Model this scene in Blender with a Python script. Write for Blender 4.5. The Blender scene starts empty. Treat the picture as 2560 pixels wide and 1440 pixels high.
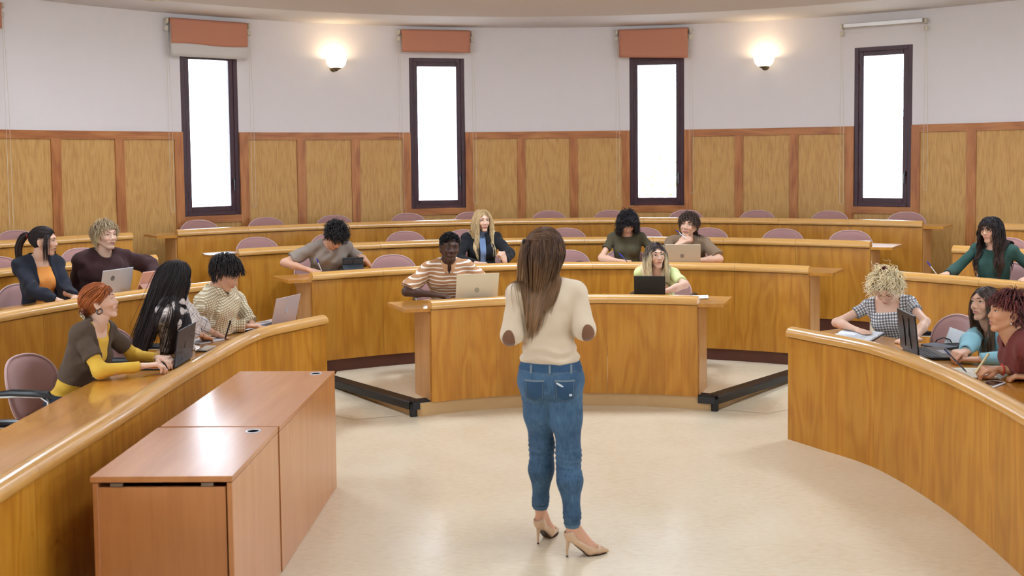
import bpy, math, random
import numpy as np
from mathutils import Vector, Matrix
SC = bpy.context.scene
COL = SC.collection
R = math.radians
rng = np.random.RandomState(7)

# ---------------------------------------------------------------- helpers
def lin(c):
    """sRGB 0-255 -> linear rgba"""
    o = []
    for v in c[:3]:
        v = v / 255.0
        o.append(v / 12.92 if v <= 0.04045 else ((v + 0.055) / 1.055) ** 2.4)
    return (*o, 1.0)

def mk(name, V, F, mats, parent=None, crd=None, col=None, smooth=True, midx=None, sharp=None):
    """one mesh object from arrays; crd: per-vertex pattern coordinates, col: per-vertex own colour"""
    me = bpy.data.meshes.new(name)
    V = np.asarray(V, dtype=np.float32)
    if isinstance(F, np.ndarray):
        n = len(F); k = F.shape[1]
        me.vertices.add(len(V)); me.vertices.foreach_set('co', V.ravel())
        me.loops.add(n * k); me.polygons.add(n)
        me.polygons.foreach_set('loop_start', np.arange(0, n * k, k, dtype=np.int32))
        me.polygons.foreach_set('vertices', F.astype(np.int32).ravel())
        me.update(calc_edges=True)
    else:
        me.from_pydata([tuple(map(float, v)) for v in V], [], [tuple(int(i) for i in f) for f in F])
    if not isinstance(mats, (list, tuple)): mats = [mats]
    for m in mats: me.materials.append(m)
    if midx is not None: me.polygons.foreach_set('material_index', np.asarray(midx, dtype=np.int32))
    if crd is not None:
        a = me.attributes.new('crd', 'FLOAT_VECTOR', 'POINT'); a.data.foreach_set('vector', np.asarray(crd, dtype=np.float32).ravel())
    if col is not None:
        a = me.attributes.new('tint', 'FLOAT_COLOR', 'POINT')
        c = np.asarray(col, dtype=np.float32)
        if c.shape[1] == 3: c = np.c_[c, np.ones(len(c), dtype=np.float32)]
        a.data.foreach_set('color', c.ravel())
    if smooth:
        me.polygons.foreach_set('use_smooth', np.ones(len(me.polygons), dtype=bool))
        if sharp: me.set_sharp_from_angle(angle=R(sharp))
    me.validate()
    o = bpy.data.objects.new(name, me); COL.objects.link(o)
    if parent: o.parent = parent
    return o

class MB:
    """collects shapes into one mesh"""
    def __init__(s): s.V = []; s.F = []; s.C = []; s.n = 0
    def add(s, V, F, C=None):
        V = [tuple(v) for v in V]
        s.V += V; s.F += [tuple(i + s.n for i in f) for f in F]
        s.C += [tuple(c) for c in (C if C is not None else V)]; s.n += len(V); return s
    def box(s, c, d, rz=0, bev=0.0, M=None):
        x, y, z = [v / 2 for v in d]
        b = min(bev, x * .9, y * .9, z * .9)
        if b <= 0:
            P = [(i * x, j * y, k * z) for i in (-1, 1) for j in (-1, 1) for k in (-1, 1)]
            F = [(0, 1, 3, 2), (4, 6, 7, 5), (0, 4, 5, 1), (2, 3, 7, 6), (0, 2, 6, 4), (1, 5, 7, 3)]
        else:
            P = []; idx = {}
            for i in (-1, 1):
                for j in (-1, 1):
                    for k in (-1, 1):
                        for a in range(3):
                            q = [i * (x - b), j * (y - b), k * (z - b)]
                            q[a] = (i, j, k)[a] * (x, y, z)[a]
                            idx[(i, j, k, a)] = len(P); P.append(tuple(q))
            F = []
            for a in range(3):
                o1, o2 = [t for t in range(3) if t != a]
                for sg in (-1, 1):
                    q = []
                    for (u, v) in ((-1, -1), (1, -1), (1, 1), (-1, 1)):
                        t = [0, 0, 0]; t[a] = sg; t[o1] = u; t[o2] = v; q.append(idx[(*t, a)])
                    if sg < 0: q.reverse()
                    if a == 1: q.reverse()
                    F.append(tuple(q))
                for u in (-1, 1):
                    for v in (-1, 1):
                        t1 = [0, 0, 0]; t2 = [0, 0, 0]
                        t1[a] = -1; t2[a] = 1; t1[o1] = t2[o1] = u; t1[o2] = t2[o2] = v
                        F.append((idx[(*t1, o1)], idx[(*t2, o1)], idx[(*t2, o2)], idx[(*t1, o2)]))
            for i in (-1, 1):
                for j in (-1, 1):
                    for k in (-1, 1): F.append(tuple(idx[(i, j, k, a)] for a in range(3)))
        C = list(P)
        cr, sr = math.cos(rz), math.sin(rz)
        P = [(p[0] * cr - p[1] * sr + c[0], p[0] * sr + p[1] * cr + c[1], p[2] + c[2]) for p in P]
        if M is not None: P = [tuple(M @ Vector(p)) for p in P]
        return s.add(P, F, C)
    def tube(s, pts, r, seg=8, cap=True):
        pts = [Vector(p) for p in pts]; n = len(pts)
        rr = r if isinstance(r, (list, tuple, np.ndarray)) else [r] * n
        V = []; F = []; C = []
        up = None; L = 0
        for i, p in enumerate(pts):
            t = (pts[min(i + 1, n - 1)] - pts[max(i - 1, 0)]).normalized()
            if up is None:
                up = Vector((0, 0, 1)) if abs(t.z) < .9 else Vector((1, 0, 0))
            a = t.cross(up)
            if a.length < 1e-6: a = t.cross(Vector((0, 1, 0)))
            a.normalize(); b = a.cross(t).normalized(); up = b
            if i: L += (p - pts[i - 1]).length
            for k in range(seg):
                w = 2 * math.pi * k / seg
                V.append(p + (a * math.cos(w) + b * math.sin(w)) * rr[i]); C.append((k / seg, L, 0))
        for i in range(n - 1):
            for k in range(seg):
                k2 = (k + 1) % seg
                F.append((i * seg + k, i * seg + k2, (i + 1) * seg + k2, (i + 1) * seg + k))
        if cap:
            F.append(tuple(range(seg - 1, -1, -1))); F.append(tuple((n - 1) * seg + k for k in range(seg)))
        return s.add(V, F, C)
    def lathe(s, c, prof, seg=24, M=None):
        V = []; F = []
        for (r, z) in prof:
            for k in range(seg):
                w = 2 * math.pi * k / seg
                V.append(Vector((c[0] + r * math.cos(w), c[1] + r * math.sin(w), c[2] + z)))
        n = len(prof)
        for i in range(n - 1):
            for k in range(seg):
                k2 = (k + 1) % seg
                F.append((i * seg + k, i * seg + k2, (i + 1) * seg + k2, (i + 1) * seg + k))
        if prof[0][0] > 1e-5: F.append(tuple(range(seg - 1, -1, -1)))
        if prof[-1][0] > 1e-5: F.append(tuple((n - 1) * seg + k for k in range(seg)))
        if M is not None: V = [M @ v for v in V]
        return s.add(V, F)
    def prism(s, poly, z0, z1):
        n = len(poly)
        V = [(x, y, z0) for x, y in poly] + [(x, y, z1) for x, y in poly]
        F = [tuple(range(n - 1, -1, -1)), tuple(range(n, 2 * n))] + [(i, (i + 1) % n, n + (i + 1) % n, n + i) for i in range(n)]
        return s.add(V, F)
    def build(s, name, mat, parent=None, smooth=True, sharp=35, M=None):
        V = np.array(s.V)
        if M is not None:
            M3 = np.array(M.to_3x3()); V = V @ M3.T + np.array(M.translation)
        return mk(name, V, s.F, mat, parent, crd=s.C, smooth=smooth, sharp=sharp)

def empty(name, loc=(0, 0, 0), label=None, cat=None, group=None):
    o = bpy.data.objects.new(name, None); o.empty_display_size = .1
    o.location = loc; COL.objects.link(o)
    tag(o, label, cat, group); return o
def tag(o, label=None, cat=None, group=None, kind=None):
    if label: o['label'] = label
    if cat: o['category'] = cat
    if group: o['group'] = group
    if kind: o['kind'] = kind
    return o
def copy_tree(o, parent=None):
    c = o.copy(); COL.objects.link(c)
    if parent: c.parent = parent
    for ch in list(o.children): copy_tree(ch, c)
    return c

# ---------------------------------------------------------------- materials
MATS = {}
def newmat(name):
    m = bpy.data.materials.new(name); m.use_nodes = True
    nt = m.node_tree; b = nt.nodes['Principled BSDF']
    return m, nt, b
def N(nt, t, **kw):
    n = nt.nodes.new(t)
    for k, v in kw.items():
        if k in n.inputs: n.inputs[k].default_value = v
        else: setattr(n, k, v)
    return n
def plain(name, rgb, rough=.6, metal=0, spec=None, bump=0, bscale=200, var=0.0, coat=0, sheen=0, emit=None, trans=0, alpha=None):
    if name in MATS: return MATS[name]
    m, nt, b = newmat(name)
    b.inputs['Base Color'].default_value = lin(rgb)
    b.inputs['Roughness'].default_value = rough; b.inputs['Metallic'].default_value = metal
    if spec is not None: b.inputs['Specular IOR Level'].default_value = spec
    if coat: b.inputs['Coat Weight'].default_value = coat; b.inputs['Coat Roughness'].default_value = .1
    if sheen: b.inputs['Sheen Weight'].default_value = sheen
    if trans: b.inputs['Transmission Weight'].default_value = trans
    if emit: b.inputs['Emission Color'].default_value = lin(emit[0]); b.inputs['Emission Strength'].default_value = emit[1]
    tc = N(nt, 'ShaderNodeTexCoord')
    if var:
        no = N(nt, 'ShaderNodeTexNoise', Scale=6.0, Detail=4.0)
        nt.links.new(tc.outputs['Object'], no.inputs['Vector'])
        mr = N(nt, 'ShaderNodeMapRange'); mr.inputs['To Min'].default_value = 1 - var; mr.inputs['To Max'].default_value = 1 + var
        nt.links.new(no.outputs['Fac'], mr.inputs['Value'])
        hs = N(nt, 'ShaderNodeHueSaturation'); hs.inputs['Color'].default_value = lin(rgb)
        nt.links.new(mr.outputs['Result'], hs.inputs['Value']); nt.links.new(hs.outputs['Color'], b.inputs['Base Color'])
    if bump:
        no = N(nt, 'ShaderNodeTexNoise', Scale=float(bscale), Detail=3.0)
        nt.links.new(tc.outputs['Object'], no.inputs['Vector'])
        bp = N(nt, 'ShaderNodeBump', Strength=bump, Distance=.002)
        nt.links.new(no.outputs['Fac'], bp.inputs['Height']); nt.links.new(bp.outputs['Normal'], b.inputs['Normal'])
    MATS[name] = m; return m

def wood(name, base, dark, light, rough=.35, scale=(1, 1, 1), fine=60, line=.35, cath=.5, coat=0.0, blot=.0, planks=0.0, coatr=.12, band=9.0, rp=(.2, .8)):
    """grain runs along 'crd' y; crd x across the grain, z depth"""
    if name in MATS: return MATS[name]
    m, nt, b = newmat(name); L = nt.links.new
    at = N(nt, 'ShaderNodeAttribute', attribute_name='crd')
    mp = N(nt, 'ShaderNodeMapping'); mp.inputs['Scale'].default_value = (scale[0], scale[1] * .06, scale[2])
    L(at.outputs['Vector'], mp.inputs['Vector'])
    n1 = N(nt, 'ShaderNodeTexNoise', Scale=float(fine), Detail=5.0, Roughness=.65)
    L(mp.outputs['Vector'], n1.inputs['Vector'])
    # cathedral figure: distorted bands
    mp2 = N(nt, 'ShaderNodeMapping'); mp2.inputs['Scale'].default_value = (scale[0], scale[1] * .22, scale[2])
    L(at.outputs['Vector'], mp2.inputs['Vector'])
    n2 = N(nt, 'ShaderNodeTexNoise', Scale=4.0, Detail=2.0, Roughness=.5)
    L(mp2.outputs['Vector'], n2.inputs['Vector'])
    mu = N(nt, 'ShaderNodeMath', operation='MULTIPLY'); mu.inputs[1].default_value = band
    L(n2.outputs['Fac'], mu.inputs[0])
    sn = N(nt, 'ShaderNodeMath', operation='SINE'); L(mu.outputs[0], sn.inputs[0])
    mr = N(nt, 'ShaderNodeMapRange'); mr.inputs['From Min'].default_value = -1; L(sn.outputs[0], mr.inputs['Value'])
    r1 = N(nt, 'ShaderNodeValToRGB'); e = r1.color_ramp.elements
    e[0].position = rp[0]; e[0].color = lin(dark); e[1].position = rp[1]; e[1].color = lin(light)
    e2 = e.new(.5); e2.color = lin(base)
    mx = N(nt, 'ShaderNodeMix', data_type='FLOAT'); mx.inputs['Factor'].default_value = cath * .5
    L(n1.outputs['Fac'], mx.inputs['A']); L(mr.outputs['Result'], mx.inputs['B'])
    L(mx.outputs['Result'], r1.inputs['Fac'])
    out = r1.outputs['Color']
    # fine dark pore lines
    mp3 = N(nt, 'ShaderNodeMapping'); mp3.inputs['Scale'].default_value = (scale[0] * 1.0, scale[1] * .02, scale[2])
    L(at.outputs['Vector'], mp3.inputs['Vector'])
    n3 = N(nt, 'ShaderNodeTexNoise', Scale=float(fine) * 3.2, Detail=2.0)
    L(mp3.outputs['Vector'], n3.inputs['Vector'])
    r3 = N(nt, 'ShaderNodeValToRGB'); r3.color_ramp.elements[0].position = .56; r3.color_ramp.elements[1].position = .66
    r3.color_ramp.elements[0].color = (0, 0, 0, 1); r3.color_ramp.elements[1].color = (1, 1, 1, 1)
    L(n3.outputs['Fac'], r3.inputs['Fac'])
    ml = N(nt, 'ShaderNodeMath', operation='MULTIPLY'); ml.inputs[1].default_value = line
    L(r3.outputs['Color'], ml.inputs[0])
    m3 = N(nt, 'ShaderNodeMix', data_type='RGBA'); m3.inputs['B'].default_value = lin(dark)
    L(ml.outputs[0], m3.inputs['Factor']); L(out, m3.inputs['A']); out = m3.outputs['Result']
    if blot or planks:
        mp4 = N(nt, 'ShaderNodeMapping'); mp4.inputs['Scale'].default_value = (5.0, .35, 1.0)
        L(at.outputs['Vector'], mp4.inputs['Vector'])
        if planks:
            v = N(nt, 'ShaderNodeTexVoronoi', Scale=planks); v.voronoi_dimensions = '1D'
            sx = N(nt, 'ShaderNodeSeparateXYZ'); L(at.outputs['Vector'], sx.inputs[0]); L(sx.outputs[0], v.inputs['W'])
            src = v.outputs['Color']; sc2 = N(nt, 'ShaderNodeSeparateColor'); L(src, sc2.inputs[0]); f = sc2.outputs[0]
        else:
            n4 = N(nt, 'ShaderNodeTexNoise', Scale=1.0, Detail=2.0); L(mp4.outputs['Vector'], n4.inputs['Vector']); f = n4.outputs['Fac']
        mr4 = N(nt, 'ShaderNodeMapRange'); mr4.inputs['To Min'].default_value = 1 - max(blot, .0001); mr4.inputs['To Max'].default_value = 1 + blot * .6
        L(f, mr4.inputs['Value'])
        hs = N(nt, 'ShaderNodeHueSaturation'); L(out, hs.inputs['Color']); L(mr4.outputs['Result'], hs.inputs['Value'])
        out = hs.outputs['Color']
    L(out, b.inputs['Base Color'])
    b.inputs['Roughness'].default_value = rough
    if coat: b.inputs['Coat Weight'].default_value = coat; b.inputs['Coat Roughness'].default_value = coatr
    bp = N(nt, 'ShaderNodeBump', Strength=.06, Distance=.001); L(n3.outputs['Fac'], bp.inputs['Height']); L(bp.outputs['Normal'], b.inputs['Normal'])
    MATS[name] = m; return m
# ---------------------------------------------------------------- plan of the hall (metres)
CX, CY = .516, 5.684          # centre of the desk arcs
WX, WY, RW = .726, 6.531, 7.22  # wall circle
HP, HR = .745, .066           # desk front panel and rail height above its tier
RA, RB, RC, RD = 2.681, 4.235, 5.492, 6.77
ZA, ZB, ZC, ZD = .1065, .216, .36, .496
ZTRIM, ZWT, ZWB, ZCEIL, ZSOF = 2.384, 3.346, 1.392, 3.75, 3.6

M_desk = wood('desk_oak', (194, 130, 34), (174, 108, 22), (206, 146, 50), rough=.45, fine=40, line=.25, cath=.5, coat=.15, blot=.09, planks=5.0, coatr=.25, band=40)
M_deskend = wood('desk_oak_end', (214, 160, 100), (196, 140, 78), (226, 176, 118), rough=.42, fine=34, line=.2, cath=.3, coat=.2)
M_rail = wood('desk_rail', (214, 160, 84), (196, 138, 62), (226, 178, 102), rough=.3, fine=26, line=.2, cath=.3, coat=.6, coatr=.14, scale=(1.6, 1, 1))
M_top = wood('desk_top', (200, 136, 48), (182, 116, 34), (216, 154, 64), rough=.3, fine=24, line=.2, cath=.4, coat=.8, coatr=.08)
M_vinyl = wood('wall_panel_vinyl', (208, 160, 90), (176, 124, 58), (218, 174, 106), rough=.5, fine=76, line=.6, cath=.22, blot=.03, band=60)
M_trimw = wood('wall_trim_pine', (184, 116, 58), (148, 82, 34), (200, 136, 74), rough=.42, fine=40, line=.45, cath=.5, band=30)
M_beech = wood('beech_laminate', (200, 134, 80), (184, 116, 66), (210, 146, 94), rough=.34, fine=16, line=.12, cath=.4, coat=.7, coatr=.2)
M_plinth = plain('plinth_brown', (86, 44, 30), .45, var=.12)
M_black = plain('black_nosing', (24, 26, 30), .35, bump=.2, bscale=60)
M_white = plain('plaster_white', (236, 230, 228), .85, bump=.15, bscale=90, var=.015)
M_ceil = plain('ceiling_white', (226, 222, 220), .9, var=.01)
M_frame = plain('window_frame_maroon', (62, 22, 32), .4, var=.25)
M_chrome = plain('chrome', (200, 200, 205), .15, metal=1)
M_blackplastic = plain('black_plastic', (18, 19, 21), .35)
M_cream = plain('cream_plastic', (214, 206, 186), .5)
M_blind = plain('terracotta_fabric', (200, 136, 108), .85, bump=.25, bscale=500, var=.03)
M_blindw = plain('offwhite_fabric', (214, 208, 200), .8)

def floor_mat():
    m, nt, b = newmat('floor_linoleum'); L = nt.links.new
    tc = N(nt, 'ShaderNodeTexCoord')
    n1 = N(nt, 'ShaderNodeTexNoise', Scale=2.3, Detail=3.0, Roughness=.5); L(tc.outputs['Object'], n1.inputs['Vector'])
    mp = N(nt, 'ShaderNodeMapping'); mp.inputs['Scale'].default_value = (18, 46, 30); mp.inputs['Rotation'].default_value = (0, 0, .5)
    L(tc.outputs['Object'], mp.inputs['Vector'])
    n2 = N(nt, 'ShaderNodeTexNoise', Scale=1.0, Detail=4.0, Roughness=.6); L(mp.outputs['Vector'], n2.inputs['Vector'])
    mx = N(nt, 'ShaderNodeMix', data_type='FLOAT'); mx.inputs['Factor'].default_value = .6
    L(n1.outputs['Fac'], mx.inputs['A']); L(n2.outputs['Fac'], mx.inputs['B'])
    r = N(nt, 'ShaderNodeValToRGB'); e = r.color_ramp.elements
    e[0].position = .12; e[0].color = lin((212, 186, 142)); e[1].position = .88; e[1].color = lin((246, 234, 210))
    q = e.new(.5); q.color = lin((233, 216, 186))
    L(mx.outputs['Result'], r.inputs['Fac']); L(r.outputs['Color'], b.inputs['Base Color'])
    rr = N(nt, 'ShaderNodeMapRange'); rr.inputs['To Min'].default_value = .22; rr.inputs['To Max'].default_value = .36
    L(n1.outputs['Fac'], rr.inputs['Value']); b.inputs['Roughness'].default_value = .32
    b.inputs['Coat Weight'].default_value = .5; b.inputs['Coat Roughness'].default_value = .2
    return m
M_floor = floor_mat()

def wc(deg, r=None, cx=WX, cy=WY):
    r = RW if r is None else r
    return (cx + r * math.cos(R(deg)), cy + r * math.sin(R(deg)))
def arc(r, a0, a1, n=None, cx=CX, cy=CY):
    n = n or max(2, int(abs(a1 - a0) / 1.5) + 1)
    return [wc(a0 + (a1 - a0) * i / (n - 1), r, cx, cy) for i in range(n)]

def sweep(path, prof, s0=0.0, outward=None, caps=True, vert=True, mb=None, closed=True):
    """profile [(offset, z)] swept along a 2-D path. outward(+): to the left of the walking direction.
    crd: x along the path, y up the profile (vert) or swapped for lengthwise grain."""
    P = np.array(path, float); n = len(P)
    T = np.zeros_like(P); T[1:-1] = P[2:] - P[:-2]; T[0] = P[1] - P[0]; T[-1] = P[-1] - P[-2]
    T /= np.linalg.norm(T, axis=1)[:, None]
    Nn = np.c_[-T[:, 1], T[:, 0]]
    S = s0 + np.r_[0, np.cumsum(np.linalg.norm(np.diff(P, axis=0), axis=1))]
    k = len(prof); V = []; C = []
    plen = np.r_[0, np.cumsum([math.dist(prof[i], prof[i + 1]) for i in range(k - 1)])]
    for i in range(n):
        for j, (o, z) in enumerate(prof):
            V.append((P[i, 0] + Nn[i, 0] * o, P[i, 1] + Nn[i, 1] * o, z))
            C.append((S[i], z, o) if vert else (o + z, S[i], 0))
    F = []
    kk = k if closed else k - 1
    for i in range(n - 1):
        for j in range(kk):
            j2 = (j + 1) % k
            F.append((i * k + j, (i + 1) * k + j, (i + 1) * k + j2, i * k + j2))
    if caps and closed:
        F.append(tuple(range(k))); F.append(tuple((n - 1) * k + j for j in range(k - 1, -1, -1)))
    (mb or MB()).add(V, F, C)
    return V, F, C
def swept(name, path, prof, mat, parent=None, **kw):
    mb = MB(); kw['mb'] = mb; sweep(path, prof, **kw)
    return mb.build(name, mat, parent, sharp=40)

def struct(o, label=None):
    o['kind'] = 'structure'
    if label: o['label'] = label
    return o

# ---------------------------------------------------------------- floor and tiers
mb = MB(); mb.prism([(-7.5, -3.6), (9, -3.6), (9, 14.6), (-7.5, 14.6)], -.2, 0)
struct(mb.build('floor', M_floor, smooth=False))
AIS = lambda a: a
def tier(name, r0, z0, z1, a0, a1, mats, edge=None):
    """ring-shaped step of the amphitheatre floor from radius r0 outwards"""
    inner = arc(r0, a0, a1, 60); outer = []
    for i in range(60):
        a = a0 + (a1 - a0) * i / 59
        d = Vector((math.cos(R(a)), math.sin(R(a)))); o = Vector((CX - WX, CY - WY))
        bq = o.dot(d); cq = o.dot(o) - (RW + .12) ** 2
        t = -bq + math.sqrt(bq * bq - cq); outer.append((CX + d.x * t, CY + d.y * t))
    V = []; F = []
    for (x, y), (X, Y) in zip(inner, outer): V += [(x, y, z0), (x, y, z1), (X, Y, z1), (X, Y, z0)]
    for i in range(59):
        for j in range(3): F.append((i * 4 + j, i * 4 + j + 1, i * 4 + j + 5, i * 4 + j + 4))
    F += [(0, 3, 2, 1), (59 * 4, 59 * 4 + 1, 59 * 4 + 2, 59 * 4 + 3)]
    return struct(mk(name, V, F, mats, smooth=False))
# lowest platform: concave front, side edges fan out to the wings
ZL = ZA
front = arc(RA + .02, 117.5, 67.3, 40)
pl = [(-1.593, 9.0), (-.80, 8.10)] + front + [(1.60, 8.17), (2.60, 9.2)]
back = [(2.62, 9.9), (.5, 10.4), (-1.65, 9.9)]
mb = MB(); mb.prism(pl + back, 0, ZL); o = struct(mb.build('floor_platform', M_floor, smooth=False))
M_riser = plain('riser_tan', (208, 172, 122), .5, var=.06); o.data.materials.append(M_riser)  # step sides coloured a browner tan than the floor
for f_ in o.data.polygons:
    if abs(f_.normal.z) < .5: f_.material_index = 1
# the aisles behind it: rings, each tier a step of its own
tier('floor_tier_second', RB + .03, 0, ZB, 20, 166, M_floor)
tier('floor_tier_third', RC + .02, 0, ZC, 30, 158, M_floor)
tier('floor_tier_fourth', RD + .0, 0, ZD, 36, 147, M_floor)
# black nosings and corner posts along the platform sides
def nosing(name, pts, parent=None):
    return struct(swept(name, pts, [(-.04, ZL - .05), (-.04, ZL + .006), (-.028, ZL + .014), (.0, ZL + .010), (.012, ZL + .015), (.03, ZL + .010), (.042, ZL + .015), (.075, ZL + .012), (.08, ZL - .0)], M_black, parent))
nosing('trim_1', [(-1.66, 9.08), (-.80, 8.10)]); nosing('trim_2', [(1.60, 8.17), (2.66, 9.26)])
nosing('trim_3', [(-.815, 8.095), (-.68, 8.155)]); nosing('trim_4', [(1.49, 8.225), (1.615, 8.165)])
mb = MB(); mb.box((-.80, 8.09, ZL / 2 - .005), (.055, .05, ZL), rz=.3, bev=.008); struct(mb.build('trim_5', M_black))
mb = MB(); mb.box((1.605, 8.16, ZL / 2 - .005), (.055, .05, ZL), rz=-.3, bev=.008); struct(mb.build('trim_6', M_black))
# gentle ramps on both sides of the platform, rising to it near the wings
for nm, P, fl in (('floor_ramp_left', [(-1.68, 9.10, ZL - .052), (-.84, 8.13, .0015), (-1.25, 8.0, .0015), (-1.8, 8.45, .0015)], 1), ('floor_ramp_right', [(2.68, 9.28, ZL - .052), (1.64, 8.20, .0015), (2.0, 8.05, .0015), (2.7, 8.5, .0015)], 0)):
    struct(mk(nm, P, [(0, 2, 1), (0, 3, 2)] if not fl else [(0, 2, 1), (0, 3, 2)], M_floor, smooth=False))

# ---------------------------------------------------------------- desks
RAILP = [(-.022, HP), (-.026, HP + .014), (-.022, HP + .034), (-.008, HP + .053), (.014, HP + .064), (.04, HP + .066), (.062, HP + .06), (.078, HP + .044), (.084, HP + .022), (.088, HP + .002), (.088, HP - .012), (.0, HP - .012), (.0, HP)]
PANP = [(0, 0), (0, HP - .002), (.03, HP - .002), (.03, 0)]
def resample(P, n):
    P = np.array(P, float); s = np.r_[0, np.cumsum(np.linalg.norm(np.diff(P, axis=0), axis=1))]
    t = np.linspace(0, s[-1], n); return np.c_[np.interp(t, s, P[:, 0]), np.interp(t, s, P[:, 1])]
def catmull(P, per=14):
    P = [np.array(p, float) for p in P]; P = [2 * P[0] - P[1]] + P + [2 * P[-1] - P[-2]]; out = []
    for i in range(1, len(P) - 2):
        for k in range(per):
            t = k / per; a, b, c, d = P[i - 1:i + 3]
            out.append(.5 * ((2 * b) + (c - a) * t + (2 * a - 5 * b + 4 * c - d) * t * t + (-a + 3 * b - 3 * c + d) * t ** 3))
    out.append(P[-2]); return np.array(out)
def desk(path, z0, zp, cuts, label, group=None, ends=(True, True), over=.2, depth=.5, plinth=0.0, endext=(0, 0)):
    """path walks so that the students' side is on its left (+offset). cuts: fractions where panels meet"""
    path = np.array(path, float); n = len(path)
    s = np.r_[0, np.cumsum(np.linalg.norm(np.diff(path, axis=0), axis=1))]; Ltot = s[-1]
    root = empty('curved_desk', (0, 0, 0), label, 'desk', group)
    def sub(a, b):
        t = np.r_[a, s[(s > a + 1e-4) & (s < b - 1e-4)], b]
        return np.c_[np.interp(t, s, path[:, 0]), np.interp(t, s, path[:, 1])]
    cuts = [0] + [c * Ltot for c in cuts] + [Ltot]
    g = .0008
    for i in range(len(cuts) - 1):
        a, b = cuts[i] + (g if i else 0), cuts[i + 1] - (g if i < len(cuts) - 2 else 0)
        so = rng.uniform(0, 40)
        swept('front_panel', sub(a, b), [(o, z + z0 if z > .01 else zp) for o, z in PANP], M_desk, root, s0=so)
        swept('top_rail', sub(a, b), [(o, z + z0) for o, z in RAILP], M_rail, root, s0=so, vert=False)
    # writing surface, running on past the ends
    def ext(P, a, b):
        d0 = P[0] - P[1]; d0 /= np.linalg.norm(d0); d1 = P[-1] - P[-2]; d1 /= np.linalg.norm(d1)
        L = list(P)
        if a: L = [P[0] + d0 * a] + L
        if b: L = L + [P[-1] + d1 * b]
        return np.array(L)
    PP = ext(sub(0, Ltot), over * ends[0], over * ends[1])
    T = HP + z0 + .006
    swept('desktop', PP, [(.0885, T - .028), (.0885, T), (depth, T), (depth, T - .028)], M_top, root, vert=False)
    if ends[0] or ends[1]:
        for e, on in ((0, ends[0]), (1, ends[1])):
            if not on: continue
            # piece of worktop in front of the rail end plus the end panel
            i0, i1 = (0, 1) if e == 0 else (-1, -2)
            d = path[i0] - path[i1]; d /= np.linalg.norm(d); nn = np.array([-d[1], d[0]]) * (1 if e == 1 else -1)
            q = [path[i0] + d * .001 + nn * .004, path[i0] + d * over + nn * .13, path[i0] + d * over + nn * .092, path[i0] + d * .001 + nn * .092]
            q = [q[0], path[i0] + d * over + nn * .06, q[2], q[3]]
            if e == 0: q = q[::-1]
            mbb = MB(); mbb.prism([tuple(v) for v in q], T - .028, T); mbb.build('desktop_end', M_top, root, smooth=False)
            a = path[i0] - d * .002
            c = a + nn * (.03 + .17); mbb = MB()
            rz = math.atan2(d[1], d[0])
            mbb.box((c[0], c[1], (z0 + HP - .02 + zp) / 2), (.028, .335, z0 + HP - .022 - zp), rz=rz)
            mbb.C = [(p[1], p[2], p[0]) for p in mbb.C]
            mbb.build('end_panel', M_deskend, root, smooth=False)
    if plinth:
        swept('plinth', sub(0.001, Ltot - .001), [(.012, z0 - plinth), (.012, z0 + .001), (.1, z0 + .001), (.1, z0 - plinth)], M_plinth, root)
    return root
def cpath(r, a0, a1): return arc(r, a0, a1, max(8, int(abs(a1 - a0) / 1.2)))
# centre block; walking left to right keeps the students on the left
D_A = desk(cpath(RA, 115.68, 69.11), ZA, ZA, [1 / 3, 2 / 3], 'shortest curved oak desk, three panels wide, on the low platform with black edged steps')
D_B = desk(cpath(RB, 123.15, 59.2), ZB, ZB, [i / 7 for i in range(1, 7)], 'curved oak desk of the second row from the front, centre block, on a brown plinth', plinth=ZB - ZA + .02)
D_C = desk(cpath(RC, 125.79, 56.33), ZC, ZC, [i / 9 for i in range(1, 9)], 'curved oak desk of the third row, centre block, white paper on its left end', plinth=ZC - ZB + .02)
D_D = desk(cpath(RD, 127.37, 54.43), ZD, ZD, [i / 11 for i in range(1, 11)], 'longest curved oak desk, last row before the windows', plinth=ZD - ZC + .02)
# left wing
L1P = catmull([(-1.479, 8.122), (-1.66, 7.83), (-1.854, 7.42), (-1.925, 6.571), (-1.955, 5.791), (-1.956, 4.971), (-1.974, 4.18), (-1.98, 3.4), (-1.98, 2.6), (-1.95, 1.8)])[::-1]
R1P = catmull([(1.96, 7.31), (2.09, 7.08), (2.33, 6.62), (2.44, 5.95), (2.45, 5.25), (2.40, 4.5), (2.3, 3.8)])
L1P = resample(L1P, 90); R1P = resample(R1P, 70)
def frac(P, pts):
    P = np.array(P); s = np.r_[0, np.cumsum(np.linalg.norm(np.diff(P, axis=0), axis=1))]
    return [float(s[np.argmin(np.hypot(P[:, 0] - x, P[:, 1] - y))] / s[-1]) for x, y in pts]
D_L1 = desk(L1P, 0, 0, sorted(frac(L1P, [(-1.854, 7.42), (-1.925, 6.571), (-1.955, 5.791), (-1.956, 4.971), (-1.974, 4.18), (-1.98, 3.35), (-1.98, 2.5)])), 'front curved desk on the left, running past the two beech tables', ends=(False, False), depth=.52)
D_R1 = desk(R1P, 0, 0, sorted(frac(R1P, [(2.33, 6.62), (2.44, 5.95), (2.45, 5.25), (2.4, 4.5)])), 'front curved desk on the right, its end nearest the lecturer', ends=(False, False), depth=.52)
def ppath(r, a0, a1): return cpath(r, a0, a1)
D_L2 = desk(ppath(4.22, 172, 134), ZB, 0, [i / 5 for i in range(1, 5)], 'second curved desk of the left wing, holding a silver laptop and a pink tablet', ends=(False, False))
D_L3 = desk(ppath(5.49, 164, 134.3), ZC, 0, [i / 5 for i in range(1, 5)], 'third curved desk of the left wing, empty, behind the navy cardigan', ends=(False, False))
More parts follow.
